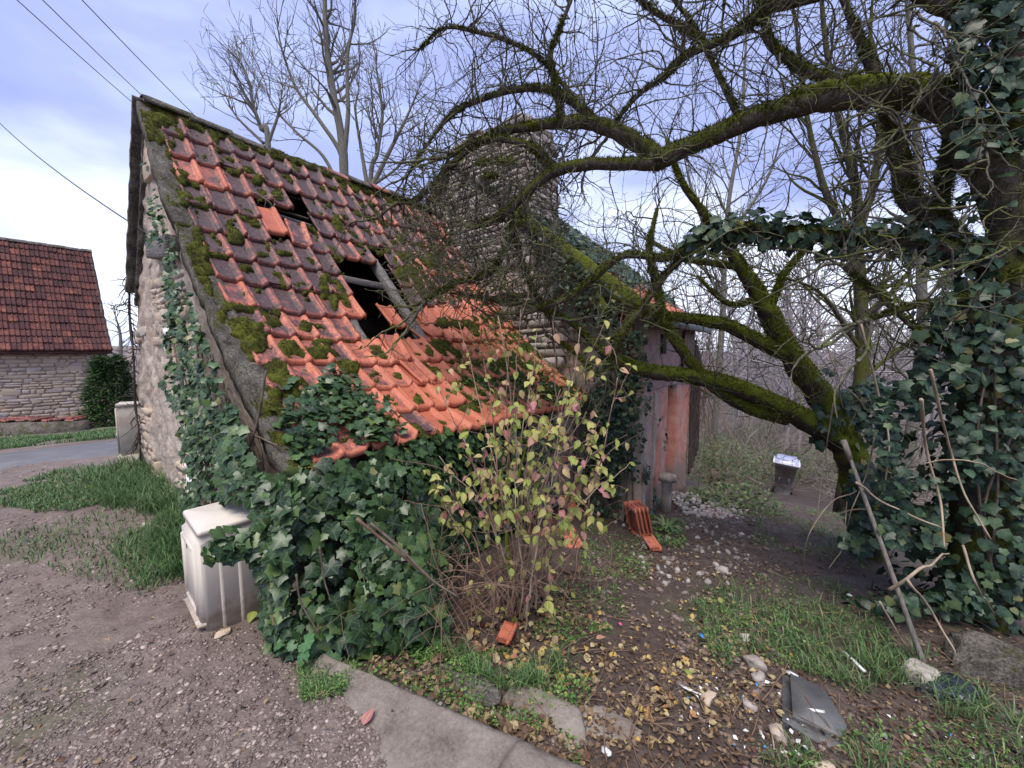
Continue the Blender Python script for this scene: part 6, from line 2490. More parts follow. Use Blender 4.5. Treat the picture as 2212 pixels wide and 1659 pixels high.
def build_tree_ivy():
    t = thing('ivy', at(2060, 1350, 2.75), 'glossy large leaved ivy hanging round the big tree trunk', 'ivy')
    pos, nr, sz = [], [], []
    P, r = limb_path(TREE_LIMBS['trunk'][0], 60)
    n = 2600
    k = rng.integers(0, 59, n)
    th = rng.random(n) * 2 * math.pi
    d = np.stack([np.cos(th), np.sin(th), np.zeros(n)], -1)
    vv = proj(P[k])[1]
    drop = ((vv > 230) & (vv < 700) & (rng.random(n) < .85)) | ((vv <= 230) & (rng.random(n) < .45))
    k, d, n = k[~drop], d[~drop], int((~drop).sum())
    off = (.03 + .30 * rng.random(n) ** 1.6) * (0.5 + fbm(P[k] + d, 1.6, 3, 400))
    p = P[k] + d * (r[k] + off)[:, None] + rng.normal(0, .03, (n, 3))
    pos.append(p)
    nr.append(unit(d * .9 + Z3 * .45 + rng.normal(0, .35, (n, 3))))
    sz.append(rng.uniform(.045, .09, n))
    # along the ivy bough
    P, r = limb_path(TREE_LIMBS['branch'][9], 90)
    n = 620
    k = (rng.random(n) ** .9 * 52).astype(int)
    d = unit(rng.normal(0, 1, (n, 3)) + Z3 * .25)
    p = P[k] + d * (r[k] + .02 + .10 * rng.random(n))[:, None]
    pos.append(p)
    nr.append(unit(d * .8 + Z3 * .4 + np.array([0, -.4, 0]) + rng.normal(0, .3, (n, 3))))
    sz.append(rng.uniform(.045, .09, n))
    # mass at lower right and trailing over the leaning trunk
    regs = [(1900, 2215, 820, 1330, 2.5, 3.2, 3000, .035, .075), (1980, 2215, 600, 850, 2.5, 3.0, 520, .045, .09), (1760, 1900, 800, 960, 4.0, 4.3, 260, .06, .10), (1830, 1960, 1000, 1220, 3.7, 4.3, 520, .05, .09), (2060, 2215, -10, 330, 2.4, 2.7, 300, .05, .09), (1820, 2215, 1150, 1330, 2.7, 3.4, 650, .045, .08)]
    for (u0, u1, v0, v1, d0, d1, n, s0, s1) in regs:
        u, v = rng.uniform(u0, u1, n), rng.uniform(v0, v1, n)
        f = fbm(np.stack([u, v], -1), .008, 3, 410)
        ok = f > .42
        P = np.array([at(x, y, dd) for x, y, dd in zip(u[ok], v[ok], rng.uniform(d0, d1, ok.sum()))])
        gz = terr(P[:, 0], P[:, 1]) + .02
        P[:, 2] = np.maximum(P[:, 2], gz)
        pos.append(P)
        nr.append(unit(np.array([-.25, -.8, .55]) + rng.normal(0, .42, P.shape)))
        sz.append(rng.uniform(s0, s1, len(P)))
    pos, nr, sz = np.concatenate(pos), np.concatenate(nr), np.concatenate(sz)
    dd = unit(-Z3 * .8 + rng.normal(0, .5, pos.shape))
    hm = rng.random(len(pos)) < .45
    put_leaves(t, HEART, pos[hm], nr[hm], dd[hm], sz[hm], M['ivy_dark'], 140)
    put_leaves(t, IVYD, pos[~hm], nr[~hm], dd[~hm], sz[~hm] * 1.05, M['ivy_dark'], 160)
    # old vine stems
    for k in range(3):
        u0 = random.uniform(2040, 2180)
        p = [at(u0, 1340, 2.7), at(u0 + random.uniform(-60, 60), 1100, 2.62), at(u0 + random.uniform(-80, 60), 850, 2.6), at(u0 + random.uniform(-80, 80), 600, 2.6)]
        b = MB()
        b.tube(spline(p, 24), np.linspace(.011, .005, 24), 5, .3, seed=k)
        b.build('stem', M['ivy_stem'], t)


build_tree_ivy()


# ------------------------------------------------------------------ the mossy tree leaning towards the house
LEAN = [
    [(1885, 1215, 4.2, 46), (1862, 1100, 4.2, 46), (1838, 985, 4.2, 46), (1790, 935, 4.2, 42), (1720, 898, 4.2, 36), (1640, 858, 4.2, 30), (1560, 826, 4.2, 27), (1480, 812, 4.2, 25), (1400, 802, 4.2, 24), (1345, 785, 4.2, 20), (1290, 750, 4.22, 13), (1230, 695, 4.25, 9), (1150, 660, 4.3, 8), (1080, 652, 4.35, 7), (1010, 640, 4.4, 5)],
    [(1835, 975, 4.2, 42), (1795, 890, 4.2, 42), (1735, 805, 4.2, 38), (1692, 742, 4.2, 33), (1662, 680, 4.2, 29), (1622, 612, 4.2, 24), (1588, 558, 4.2, 18), (1552, 505, 4.2, 14), (1515, 455, 4.2, 10), (1470, 390, 4.25, 8), (1440, 300, 4.3, 6)],
    [(1712, 772, 4.2, 27), (1640, 738, 4.2, 23), (1570, 704, 4.2, 21), (1510, 692, 4.2, 18), (1440, 682, 4.2, 13), (1380, 668, 4.2, 9), (1320, 640, 4.25, 6)],
    [(1700, 905, 4.22, 24), (1620, 882, 4.25, 22), (1560, 850, 4.25, 20), (1512, 808, 4.22, 18), (1466, 748, 4.2, 16), (1434, 690, 4.2, 14), (1418, 610, 4.2, 12), (1402, 540, 4.2, 9), (1420, 450, 4.2, 6)],
    [(1662, 680, 4.2, 12), (1690, 600, 4.2, 10), (1740, 540, 4.2, 8), (1800, 470, 4.2, 5)],
    [(1600, 580, 4.2, 10), (1540, 570, 4.25, 9), (1480, 560, 4.3, 7), (1400, 520, 4.35, 5)],
    [(1640, 640, 4.2, 9), (1600, 660, 4.2, 8), (1560, 650, 4.2, 6), (1510, 600, 4.2, 5)],
    [(1345, 785, 4.2, 10), (1290, 810, 4.2, 7), (1240, 760, 4.2, 6), (1180, 725, 4.25, 5)],
]


def build_lean():
    t = thing('mossy_tree', at(1885, 1215, 4.2), 'bright green mossy tree leaning low across the pink house', 'tree')
    moss = MB()
    S = []
    for q, L in enumerate(LEAN):
        P, r = limb_path(L, None, .62)
        b = MB()
        b.tube(P, r, 12, .25, seed=40 + q)
        b.build('trunk' if q == 0 else 'branch', M['bark_green'], t)
        r = r * np.where(np.arange(len(r)) > len(r) - 6, np.linspace(1, .35, len(r)), 1) if q else r
        for k in range(5):
            grow(S, tuple(P[-1]), tuple(unit(unit(P[-1] - P[-3]) + rng.normal(0, .45, 3))), random.uniform(.4, .9), min(.008, r[-1]), 2, .06, .0, .2, .26, .8, .0018, .12)
        nn = int(np.linalg.norm(np.diff(P, axis=0), axis=1).sum() * 2600)
        k = rng.integers(0, len(P) - 1, nn)
        f = rng.random(nn)[:, None]
        c = P[k] * (1 - f) + P[k + 1] * f
        T = unit(P[k + 1] - P[k])
        d = rng.normal(0, 1, (nn, 3)) + Z3 * .35
        d = unit(d - T * (d * T).sum(1, keepdims=True))
        mask = fbm(c, 3, 3, 320) + .35 * d[:, 2] > .36
        sp = (c + d * (r[k] * .98)[:, None])[mask]
        fuzz_on(moss, sp, d[mask], int(mask.sum() * 1.8), (.012, .034), .005, (.55, 1.2))
        m = int(len(P) * .55)
        for k in range(m):
            i = random.randrange(1, len(P) - 1)
            d = unit(rng.normal(0, 1, 3) + Z3 * random.uniform(-.3, .6))
            grow(S, tuple(P[i]), tuple(d), random.uniform(.3, 1.0), random.uniform(.004, .009), 2, .06, .0, .2, .22, .8, .0018, .1)
    moss.build('moss', M['moss'], t)['kind'] = 'stuff'
    segs_build(S, 'twigs', M['twig'], t, 4)
    # pale dry shoots tangled round the trunk
    b = MB()
    o = thing('dry_vine', at(1870, 1180, 3.6), 'pale dry vine shoots looping before the leaning trunk', 'vine')
    for (uv, d, r) in [([(1800, 870), (1780, 1000), (1765, 1120)], 3.3, .006), ([(1830, 1080), (1820, 1180), (1790, 1230)], 3.0, .005), ([(1850, 1060), (1790, 1090), (1745, 1160), (1735, 1240)], 3.0, .005), ([(1850, 1040), (1900, 1080), (2040, 1150)], 2.5, .009),
                       ([(1990, 860), (2000, 960), (2030, 1080), (2040, 1180)], 2.4, .010), ([(2010, 800), (2050, 960), (2080, 1060), (2140, 1160)], 2.4, .009), ([(1760, 1120), (1800, 1110), (1870, 1100), (1950, 1130)], 3.0, .005), ([(1890, 940), (1870, 1030), (1840, 1100), (1825, 1160)], 3.0, .006),
                       ([(1920, 1270), (1990, 1230), (2050, 1190)], 2.3, .010), ([(1900, 1300), (1950, 1380), (2000, 1440)], 2.2, .007), ([(1960, 1250), (2020, 1330), (2060, 1400), (2060, 1430)], 2.2, .008), ([(1860, 700), (1900, 860), (1920, 960), (1910, 1060)], 2.6, .008), ([(2080, 1180), (2110, 1260), (2150, 1330)], 2.3, .008),
                       ([(1770, 700), (1820, 820), (1900, 900), (2000, 930)], 2.9, .005), ([(1700, 640), (1760, 760), (1860, 860), (1990, 880)], 3.2, .005), ([(2000, 1000), (2080, 990), (2200, 1040)], 2.3, .006)]:
        bb = MB()
        P = spline([at(x, y, d + .15 * math.sin(x)) for x, y in uv], 24)
        P = P + (fbm(P, 5, 2, 7)[:, None] - .5) * .05
        bb.tube(P, np.linspace(r, r * .5, 24), 5, .2)
        bb.build('shoot', M['pale_stem'], o)


build_lean()

# ------------------------------------------------------------------ scatter on the ground
def ground_pts(u, v):
    u, v = np.asarray(u, float), np.asarray(v, float)
    px = (u / 2212 * 1024 - 512) / FOC
    py = (384 - v / 2212 * 1024) / FOC
    D = np.stack([px, math.cos(PITCH) + math.sin(PITCH) * py, -math.sin(PITCH) + math.cos(PITCH) * py], -1)
    z = np.zeros(len(u))
    for _ in range(14):
        t = (z - EYE) / np.minimum(D[:, 2], -.02)
        z = z * .4 + .6 * terr(D[:, 0] * t, D[:, 1] * t)
    x, y = D[:, 0] * t, D[:, 1] * t
    return np.stack([x, y, terr_fine(x, y)], -1)


def sample_poly(poly, n):
    poly = np.array(poly, float)
    lo, hi = poly.min(0), poly.max(0)
    out = []
    k = 0
    while k < n:
        q = rng.uniform(lo, hi, (n * 2, 2))
        q = q[inside(poly, q[:, 0], q[:, 1])]
        out.append(q)
        k += len(q)
    q = np.concatenate(out)[:n]
    return q[:, 0], q[:, 1]


def build_gravel():
    mb = MB()
    V, F = ICO1
    sets = [([(-40, 1000), (330, 1010), (430, 1180), (560, 1330), (720, 1430), (1000, 1560), (1215, 1645), (1230, 1680), (-40, 1680)], 15000, (.0028, .013)),
            ([(-40, 1250), (600, 1400), (1000, 1600), (900, 1680), (-40, 1680)], 3000, (.004, .016)),
            ([(1100, 1560), (1300, 1400), (1700, 1250), (2212, 1450), (2212, 1680), (1100, 1680)], 2200, (.005, .024)),
            ([(1250, 1150), (1650, 1120), (1750, 1500), (1300, 1500)], 1500, (.006, .03)),
            ([(700, 1440), (1215, 1645), (1100, 1680), (900, 1600)], 1500, (.003, .010)), ([(740, 1440), (900, 1430), (1240, 1590), (1280, 1660), (1100, 1600)], 500, (.004, .02))]
    for poly, n, (s0, s1) in sets:
        u, v = sample_poly(poly, n)
        p = ground_pts(u, v)
        p = p[fbm(p[:, :2], 1.4, 3, 490) > .40 - .1 * (poly[0][0] > 600)]
        n = len(p)
        d = p[:, 1]
        s = (s0 + (s1 - s0) * rng.random(n) ** 4.0) * (.55 + .22 * np.clip(d, 0, 8))
        sc = np.stack([s * rng.uniform(.8, 1.6, n), s * rng.uniform(.7, 1.2, n), s * rng.uniform(.22, .45, n)], -1)
        th = rng.random(n) * 6.28
        X = np.stack([np.cos(th), np.sin(th), rng.normal(0, .15, n)], -1)
        X = unit(X)
        Z = unit(Z3 + rng.normal(0, .2, (n, 3)))
        Y = unit(np.cross(Z, X))
        Z = np.cross(X, Y)
        T = V * (1 + .35 * (rng.random(V.shape) - .5))
        p[:, 2] += sc[:, 2] * .15
        c = np.clip(rng.beta(2.2, 2.0, n), 0, 1)
        if poly[0][0] > 1000:
            c = c * .75
        mb.add(instances(T, p, X, Y, Z, sc), inst_faces(F, n, len(V)), np.repeat(c, len(V)))
    o = mb.build('gravel', M['gravel'])
    tag(o, 'small stones and gravel pressed into the muddy yard', kind='stuff')


def build_leaf_litter():
    T, F, vein, _ = OVAL
    pos, sz, c = [], [], []
    sets = [([(1230, 1180), (1600, 1160), (1680, 1300), (1620, 1560), (1400, 1640), (1150, 1560), (1050, 1420), (1130, 1300)], 800, (.016, .042), (.2, .95)),
            ([(1000, 1350), (1250, 1250), (1330, 1400), (1280, 1500), (1000, 1440)], 150, (.035, .065), (.5, 1.0)),
            ([(1120, 1560), (1300, 1420), (1800, 1200), (2212, 1400), (2212, 1670), (1150, 1670)], 2600, (.010, .032), (.0, .6)),
            ([(1420, 1060), (1700, 1060), (1850, 1250), (1300, 1250)], 1800, (.012, .035), (.0, .55)),
            ([(740, 1440), (900, 1430), (1240, 1590), (1280, 1660), (1100, 1600)], 330, (.02, .05), (.0, .7)),
            ([(900, 1340), (1250, 1220), (1300, 1350), (950, 1450)], 500, (.02, .05), (.0, .5)),
            ([(0, 1100), (400, 1150), (900, 1560), (400, 1680), (0, 1680)], 160, (.012, .030), (.0, .6)),
            ([(1480, 1330), (1700, 1330), (1720, 1560), (1350, 1560)], 130, (.03, .06), (.5, .98))]
    for poly, n, (s0, s1), (c0, c1) in sets:
        u, v = sample_poly(poly, n)
        p = ground_pts(u, v)
        p[:, 2] += rng.uniform(.004, .022, n)
        pos.append(p)
        sz.append(rng.uniform(s0, s1, n))
        c.append(rng.uniform(c0, c1, n))
    pos, sz, c = np.concatenate(pos), np.concatenate(sz), np.concatenate(c)
    n = len(pos)
    nr = unit(Z3 + rng.normal(0, .38, (n, 3)))
    dr = unit(rng.normal(0, 1, (n, 3)) * [1, 1, .2])
    mb = MB()
    T2 = T * [1.25, 1, 1.6]
    add_leaves(mb, T2, F, pos, nr, dr, sz, c)
    tag(mb.build('leaf_litter', M['fallen']), 'fallen brown and yellow leaves covering the damp path', kind='stuff')
    # single fallen leaves that stand out
    one = oval_leaf('fallen_leaf', M['autumn'], .36)[3]
    for (u, v, s, lab) in [(550, 1330, .075, 'yellow green leaf lying by the foot of the white cabinet'), (785, 1580, .07, 'brown yellow leaf on the gravel beside the concrete edge'), (1480, 1455, .06, 'yellow leaf in the middle of the path'), (1600, 1350, .06, 'yellow leaf just left of the grass patch'), (1558, 1310, .06, 'pale leaf by the blue scrap')]:
        p = ground_pt(u, v) + Z3 * .03
        X = unit(np.array([math.cos(u), math.sin(u), .15]))
        Zz = unit(np.array([0, -.3, 1.0]))
        Y = unit(np.cross(Zz, X))
        o = obj('fallen_leaf', one, None, None, frame(X, Y, np.cross(X, Y), p, s, s, s))
        tag(o, lab, 'leaf')
    # dead sticks
    S = []
    for k in range(260):
        u, v = sample_poly([(1130, 1560), (1250, 1250), (1500, 1120), (1900, 1200), (2200, 1400), (2200, 1670), (1200, 1670)], 1)
        p = ground_pts(u, v)[0] + Z3 * .015
        d = rng.normal(0, 1, 3) * [1, 1, .06]
        grow(S, tuple(p), tuple(unit(d)), random.uniform(.08, .4), random.uniform(.002, .005), 1, .05, 0.0, .12, .1, .6, .0015)
    S = [(a, b, r0, r1) for a, b, r0, r1 in S]
    o = segs_build(S, 'dead_sticks', M['brown_stem'], None, 4)
    tag(o, 'thin dead sticks strewn over the path and the wood edge')
    # bits of blown plastic
    n = 96
    u, v = sample_poly([(1420, 1480), (1560, 1440), (1720, 1500), (1760, 1640), (1560, 1640), (1440, 1570)], 60)
    u2, v2 = sample_poly([(1900, 1430), (2200, 1400), (2212, 1660), (1860, 1640)], 36)
    p = ground_pts(np.r_[u, u2], np.r_[v, v2]) + Z3 * .015
    mb = MB()
    add_leaves(mb, QUAD[0] * [1.4, 1, 2], QUAD[1], p, unit(Z3 + rng.normal(0, .6, (n, 3))), rng.normal(0, 1, (n, 3)), rng.uniform(.008, .035, n), rng.random(n))
    tag(mb.build('litter', M['scraps']), 'tiny white and blue scraps of rubbish trodden into the earth', kind='stuff')


def build_rubble():
    V, F = ICO1
    mb = MB()
    for poly, n, s0, s1, c0 in [([(1440, 1070), (1500, 1060), (1570, 1080), (1620, 1105), (1560, 1120), (1480, 1110)], 420, .015, .06, .45), ([(1450, 1090), (1640, 1090), (1660, 1130), (1480, 1140)], 900, .006, .02, .0), ([(1300, 1100), (1650, 1100), (1600, 1260), (1400, 1260)], 160, .01, .05, .35)]:
        u, v = sample_poly(poly, n)
        p = ground_pts(u, v)
        p[:, 2] += .10 * np.exp(-((u - 1500) / 45) ** 2 - ((v - 1085) / 18) ** 2) * rng.random(n)
        s = rng.uniform(s0, s1, n)
        sc = np.stack([s, s * rng.uniform(.6, 1, n), s * rng.uniform(.4, .8, n)], -1)
        X = unit(rng.normal(0, 1, (n, 3)))
        Y = unit(np.cross(X, rng.normal(0, 1, (n, 3))))
        mb.add(instances(V * (1 + .5 * (rng.random(V.shape) - .5)), p, X, Y, np.cross(X, Y), sc), inst_faces(F, n, len(V)), np.repeat(np.clip(c0 + rng.random(n) * .55, 0, 1), len(V)))
    tag(mb.build('rubble', M['rubble']), 'pale broken plaster and rubble spilled before the doorway', kind='stuff')


build_gravel()
build_leaf_litter()
build_rubble()


# ------------------------------------------------------------------ grass and low herbs
def build_grass():
    mb = MB()
    # long tufts along the barn gable
    cl_u, cl_v = sample_poly([(185, 1040), (300, 990), (420, 1000), (470, 1050), (480, 1110), (400, 1240), (350, 1200), (340, 1120), (230, 1090)], 420)
    cp = ground_pts(cl_u, cl_v)
    k = rng.integers(0, len(cp), 9500)
    p = cp[k] + rng.normal(0, .05, (9500, 3)) * [1, 1, 0]
    p[:, 2] = terr_fine(p[:, 0], p[:, 1]) - .01
    h = rng.uniform(.07, .27, 9500) * (.6 + .5 * rng.random(len(cp))[k])
    grass(mb, p, h, rng.uniform(.003, .008, 9500), 1.1, np.clip(rng.beta(2, 2.6, 9500), 0, .97), (.12, -.25, 0))
    # thin turf on the yard
    for poly, n, h0, h1 in [([(0, 1050), (200, 1000), (260, 1030), (200, 1100), (0, 1110)], 5200, .02, .07), ([(0, 1110), (250, 1060), (380, 1250), (300, 1280), (0, 1200)], 1500, .02, .06),
                            ([(0, 972), (0, 948), (150, 940), (265, 925), (262, 945)], 5000, .03, .12), ([(230, 1180), (330, 1130), (390, 1230), (300, 1270)], 900, .03, .10)]:
        u, v = sample_poly(poly, n)
        p = ground_pts(u, v)
        ok = fbm(p[:, :2], 1.2, 3, 500) > .42
        p = p[ok]
        d = np.clip(p[:, 1], 1, 12)
        grass(mb, p, rng.uniform(h0, h1, len(p)) * 1.0, .003 + .0012 * d, 1.2, np.clip(rng.beta(2, 2, len(p)), 0, .97))
    # patch beyond the path
    for poly, n, h0, h1 in [([(1490, 1290), (1620, 1240), (1800, 1260), (1900, 1340), (1960, 1440), (1850, 1500), (1680, 1430), (1560, 1440), (1500, 1380)], 2600, .03, .12),
                            ([(1120, 1440), (1200, 1400), (1250, 1470), (1180, 1520)], 500, .04, .14), ([(980, 1400), (1140, 1430), (1150, 1500), (1000, 1470)], 900, .03, .11), ([(640, 1440), (770, 1440), (760, 1510), (660, 1520)], 600, .02, .06),
                            ([(1650, 1620), (2212, 1540), (2212, 1680), (1650, 1680)], 700, .03, .10), ([(1000, 1540), (1140, 1560), (1160, 1630), (1060, 1600)], 350, .02, .06), ([(1850, 1400), (2100, 1420), (2150, 1560), (1900, 1560)], 900, .04, .14), ([(1600, 1090), (1850, 1110), (1830, 1220), (1620, 1180)], 900, .03, .1)]:
        u, v = sample_poly(poly, n)
        p = ground_pts(u, v)
        ok = fbm(p[:, :2], 3.2, 3, 510) > .45
        p = p[ok]
        grass(mb, p, rng.uniform(h0, h1, len(p)), rng.uniform(.003, .007, len(p)), 1.4, np.clip(rng.beta(2.6, 2, len(p)), 0, .98), (-.15, -.1, 0))
    tag(mb.build('grass', M['grass']), 'green grass tufts along the gable and in patches by the path', kind='stuff')

    # small-leaved herbs
    mb = MB()
    T, F = QUAD
    for poly, n, hh, s0, s1 in [([(740, 1350), (860, 1310), (960, 1350), (1000, 1400), (930, 1440), (780, 1420)], 2300, .09, .010, .024), ([(640, 1430), (720, 1420), (780, 1450), (740, 1510), (650, 1520)], 1100, .06, .008, .018),
                               ([(960, 1410), (1130, 1400), (1180, 1480), (1000, 1500)], 1300, .05, .010, .022), ([(1180, 1260), (1330, 1270), (1360, 1360), (1230, 1400), (1150, 1380)], 1500, .06, .010, .024), ([(730, 1440), (900, 1420), (1240, 1590), (1260, 1660), (1100, 1590)], 1300, .05, .010, .024), ([(900, 1420), (1150, 1400), (1300, 1480), (1250, 1560), (1000, 1480)], 1400, .05, .010, .024),
                               ([(1500, 1290), (1640, 1240), (1820, 1270), (1920, 1350), (1930, 1450), (1800, 1470), (1650, 1420), (1540, 1420)], 3400, .06, .010, .026), ([(1090, 1560), (1180, 1580), (1150, 1640), (1080, 1620)], 400, .05, .01, .022),
                               ([(1400, 1120), (1480, 1130), (1480, 1190), (1420, 1180)], 400, .12, .02, .05), ([(1260, 1100), (1420, 1180), (1400, 1260), (1250, 1250)], 1500, .08, .012, .03), ([(1640, 1080), (1900, 1130), (1900, 1240), (1620, 1180)], 1800, .10, .012, .035),
                               ([(1700, 1600), (2212, 1500), (2212, 1680), (1700, 1680)], 900, .06, .01, .026), ([(860, 1370), (960, 1350), (960, 1420), (870, 1430)], 40, .05, .06, .09)]:
        u, v = sample_poly(poly, n)
        p = ground_pts(u, v)
        g = fbm(p[:, :2], 4.5, 3, 520)
        ok = g > .40
        p, g = p[ok], g[ok]
        p[:, 2] += rng.random(len(p)) * hh * np.clip((g - .3) * 3, .2, 1.4)
        add_leaves(mb, T * [1.2, 1, 1], F, p, unit(Z3 * 1.0 + rng.normal(0, .45, p.shape) + [0, -.25, 0]), rng.normal(0, 1, p.shape), rng.uniform(s0, s1, len(p)), rng.random(len(p)))
    tag(mb.build('herbs', M['herb']), 'small leaved green weeds carpeting the bed and path edges', kind='stuff')
    # seedlings on the lower roof
    mb = MB()
    n = 8000
    a, s = A0 + .9 + rng.random(n) * 3.0, rng.random(n) * 1.9
    P = roof(a, s, .05 + .05 * rng.random(n))
    u, v, _ = proj(P)
    ok = inside([(985, 745), (1060, 700), (1180, 690), (1260, 790), (1300, 890), (1180, 915), (1060, 890), (985, 830)], u, v) & (fbm(np.stack([a, s], -1), 4, 3, 530) > .36)
    P = P[ok]
    add_leaves(mb, T * [1.5, 1, 1], F, P, unit(Z3 - N3 * .4 + rng.normal(0, .4, P.shape)), rng.normal(0, 1, P.shape), rng.uniform(.015, .04, len(P)), rng.random(len(P)) * .8)
    o = mb.build('roof_weeds', M['herb'])
    tag(o, 'little green weeds rooted on the lower roof tiles', kind='stuff')


build_grass()


def build_mallow():
    base = ground_pt(655, 1400)
    t = thing('mallow_plant', base, 'mallow plant with round pleated leaves at the foot of the ivy', 'plant')
    T, F, vein, me = MALLOW
    for k in range(22):
        u, v = random.gauss(660, 36), random.gauss(1385, 38)
        q = ground_pt(u, v + 20)
        p = q + Z3 * random.uniform(.05, .16)
        r0 = base + rng.normal(0, .03, 3) * [1, 1, 0]
        b = MB()
        b.tube(spline([r0, (r0 + p) / 2 + Z3 * .05, p], 8), .0022, 4)
        b.build('stalk', M['herb'], t)
        nr = unit(np.array([0, -.55, .8]) + rng.normal(0, .3, 3))
        X, Y, Z = leaf_axes(nr[None], unit(np.array([p - r0]) + rng.normal(0, .3, 3)))
        s = random.uniform(.055, .10)
        obj('leaf', me, None, t, frame(X[0], Y[0], Z[0], p, s, s, s))


build_mallow()


def build_yucca():
    base = ground_pt(1440, 1150)
    t = thing('strap_leaf_plant', base, 'low plant with pale strap leaves in front of the pink wall', 'plant')
    for k in range(16):
        a = rad(360 * k / 16 + random.uniform(-8, 8))
        d = np.array([math.cos(a), math.sin(a), 0])
        L = random.uniform(.16, .3)
        P = [base, base + d * L * .5 + Z3 * L * .55, base + d * L + Z3 * L * .45]
        Q = spline(P, 6)
        side = np.cross(d, Z3) * .012
        w = np.array([.6, 1, 1, .9, .6, .05])[:, None]
        V = np.concatenate([Q - side * w, Q + side * w])
        F = np.array([(i, i + 1, i + 7, i + 6) for i in range(5)])
        b = MB()
        b.add(V, F, random.uniform(.6, .98))
        b.build('leaf', M['grass'], t)


build_yucca()


# ------------------------------------------------------------------ yellow leaved shrub
def build_shrub():
    base = ground_pt(1125, 1330)
    d0 = base[1]
    t = thing('yellow_shrub', base, 'thin shrub with drooping yellow green and pink leaves before the barn', 'shrub')
    pos, nr, dr = [], [], []
    tops = [(975, 700), (1010, 1000), (1040, 780), (1075, 690), (1100, 760), (1130, 660), (1165, 720), (1190, 690), (1215, 850), (1250, 700), (1290, 760), (1330, 800), (1200, 960), (1270, 900), (1290, 1030), (960, 960), (930, 1020), (950, 820), (1350, 1000), (1310, 690), (1060, 930), (1120, 870), (985, 1060), (1320, 900), (1085, 1020), (1240, 1060), (1150, 800), (1180, 1000)]
    for k, (u, v) in enumerate(tops):
        b0 = base + np.array([rng.normal(0, .07), rng.normal(0, .07), 0])
        tp = at(u, v, d0 + rng.normal(0, .30))
        md = b0 * .55 + tp * .45 + Z3 * .10 + rng.normal(0, .05, 3)
        P = spline([b0, md, tp], 26)
        P = P + np.cumsum(rng.normal(0, .006, P.shape), 0)
        b = MB()
        r0 = random.uniform(.006, .011)
        b.tube(P, np.linspace(r0, .0025, 26), 6, .12, seed=k)
        b.build('stem', M['red_stem'] if k % 3 else M['pale_stem'], t)
        for j in range(random.randint(4, 6)):                 # side shoots
            i = random.randint(8, 24)
            T = unit(P[min(i + 1, 25)] - P[i - 1])
            d = unit(T * .6 + rng.normal(0, .7, 3) + Z3 * .1)
            L = random.uniform(.16, .46)
            Q = [P[i]]
            for q in range(8):
                d = unit(d + rng.normal(0, .12, 3) - Z3 * .03)
                Q.append(Q[-1] + d * L / 8)
            Q = np.array(Q)
            b = MB()
            b.tube(Q, np.linspace(.003, .0014, 9), 4)
            b.build('shoot', M['red_stem'], t)
            for q in range(2, 9, 2):                            # opposite pairs
                if random.random() < .15:
                    continue
                for sgn in (-1, 1):
                    if random.random() < .3:
                        continue
                    sd = unit(np.cross(d, rng.normal(0, 1, 3))) * sgn
                    pos.append(Q[q] + sd * .008)
                    dr.append(unit(sd * .5 - Z3 * .8 + rng.normal(0, .25, 3)))
                    nr.append(unit(np.array([0, -.8, .35]) + rng.normal(0, .5, 3)))
        for j in range(5):
            i = random.randint(14, 25)
            pos.append(P[i])
            dr.append(unit(rng.normal(0, .5, 3) - Z3 * .7))
            nr.append(unit(np.array([0, -.8, .35]) + rng.normal(0, .5, 3)))
    # low tufts by the foot
    for k in range(60):
        pos.append(base + rng.normal(0, .22, 3) * [1, .7, 0] + Z3 * random.uniform(.05, .5))
        dr.append(unit(rng.normal(0, .5, 3) - Z3 * .7))
        nr.append(unit(np.array([0, -.8, .35]) + rng.normal(0, .5, 3)))
    pos, nr, dr = np.array(pos), np.array(nr), np.array(dr)
    put_leaves(t, OVAL, pos, nr, dr, rng.uniform(.038, .078, len(pos)), M['autumn'], 300)
    print('shrub leaves', len(pos))
    # lichened old stem in the middle
    b = MB()
    P = spline([base, at(1095, 1180, d0), at(1108, 1100, d0), at(1125, 1010, d0), at(1150, 930, d0)], 24)
    b.tube(P, np.linspace(.017, .009, 24), 8, .3)
    b.build('stem', M['bark_green'], t)
    for (u, v) in ((1098, 1140), (1112, 1070), (1118, 1040), (1090, 1195)):
        V, F = ICO2
        b = MB()
        b.add(V * np.array([.014, .014, .032]) * (1 + .6 * (rng.random((len(V), 1)) - .5)) + at(u, v, d0 - .015), F)
        b.build('lichen', M['rubble'], t)
    # dry bramble tangle at its left
    S = []
    o = thing('dry_brambles', ground_pt(960, 1330), 'tangle of dry brown bramble stems between ivy and yellow shrub', 'bramble')
    for k in range(150):
        u, v = random.uniform(840, 1120), random.uniform(1230, 1350)
        p = ground_pt(u, v) if v > 1290 else at(u, v, random.uniform(2.1, 2.5))
        d = unit(rng.normal(0, .8, 3) + Z3 * random.uniform(-.1, .8))
        grow(S, tuple(p), tuple(d), random.uniform(.25, .7), random.uniform(.0022, .004), 1, .04, -.03, .13, .14, .7, .0013)
    for k in range(120):
        u, v = random.uniform(840, 1330), random.uniform(1080, 1340)
        p = at(u, v, random.uniform(2.2, 2.8))
        p[2] = max(p[2], float(terr(p[0], p[1])) + .02)
        grow(S, tuple(p), tuple(unit(rng.normal(0, .8, 3) + Z3 * .2)), random.uniform(.2, .5), random.uniform(.0018, .003), 1, .04, -.02, .13, .14, .7, .0012)
    segs_build(S, 'stems', M['brown_stem'], o, 4)
    b = MB()
    b.tube(spline([at(770, 1120, 1.95), at(850, 1185, 2.0), at(930, 1250, 2.1), at(985, 1290, 2.2)], 16), np.linspace(.009, .006, 16), 6, .2)
    b.build('cane', M['brown_stem'], o)


build_shrub()


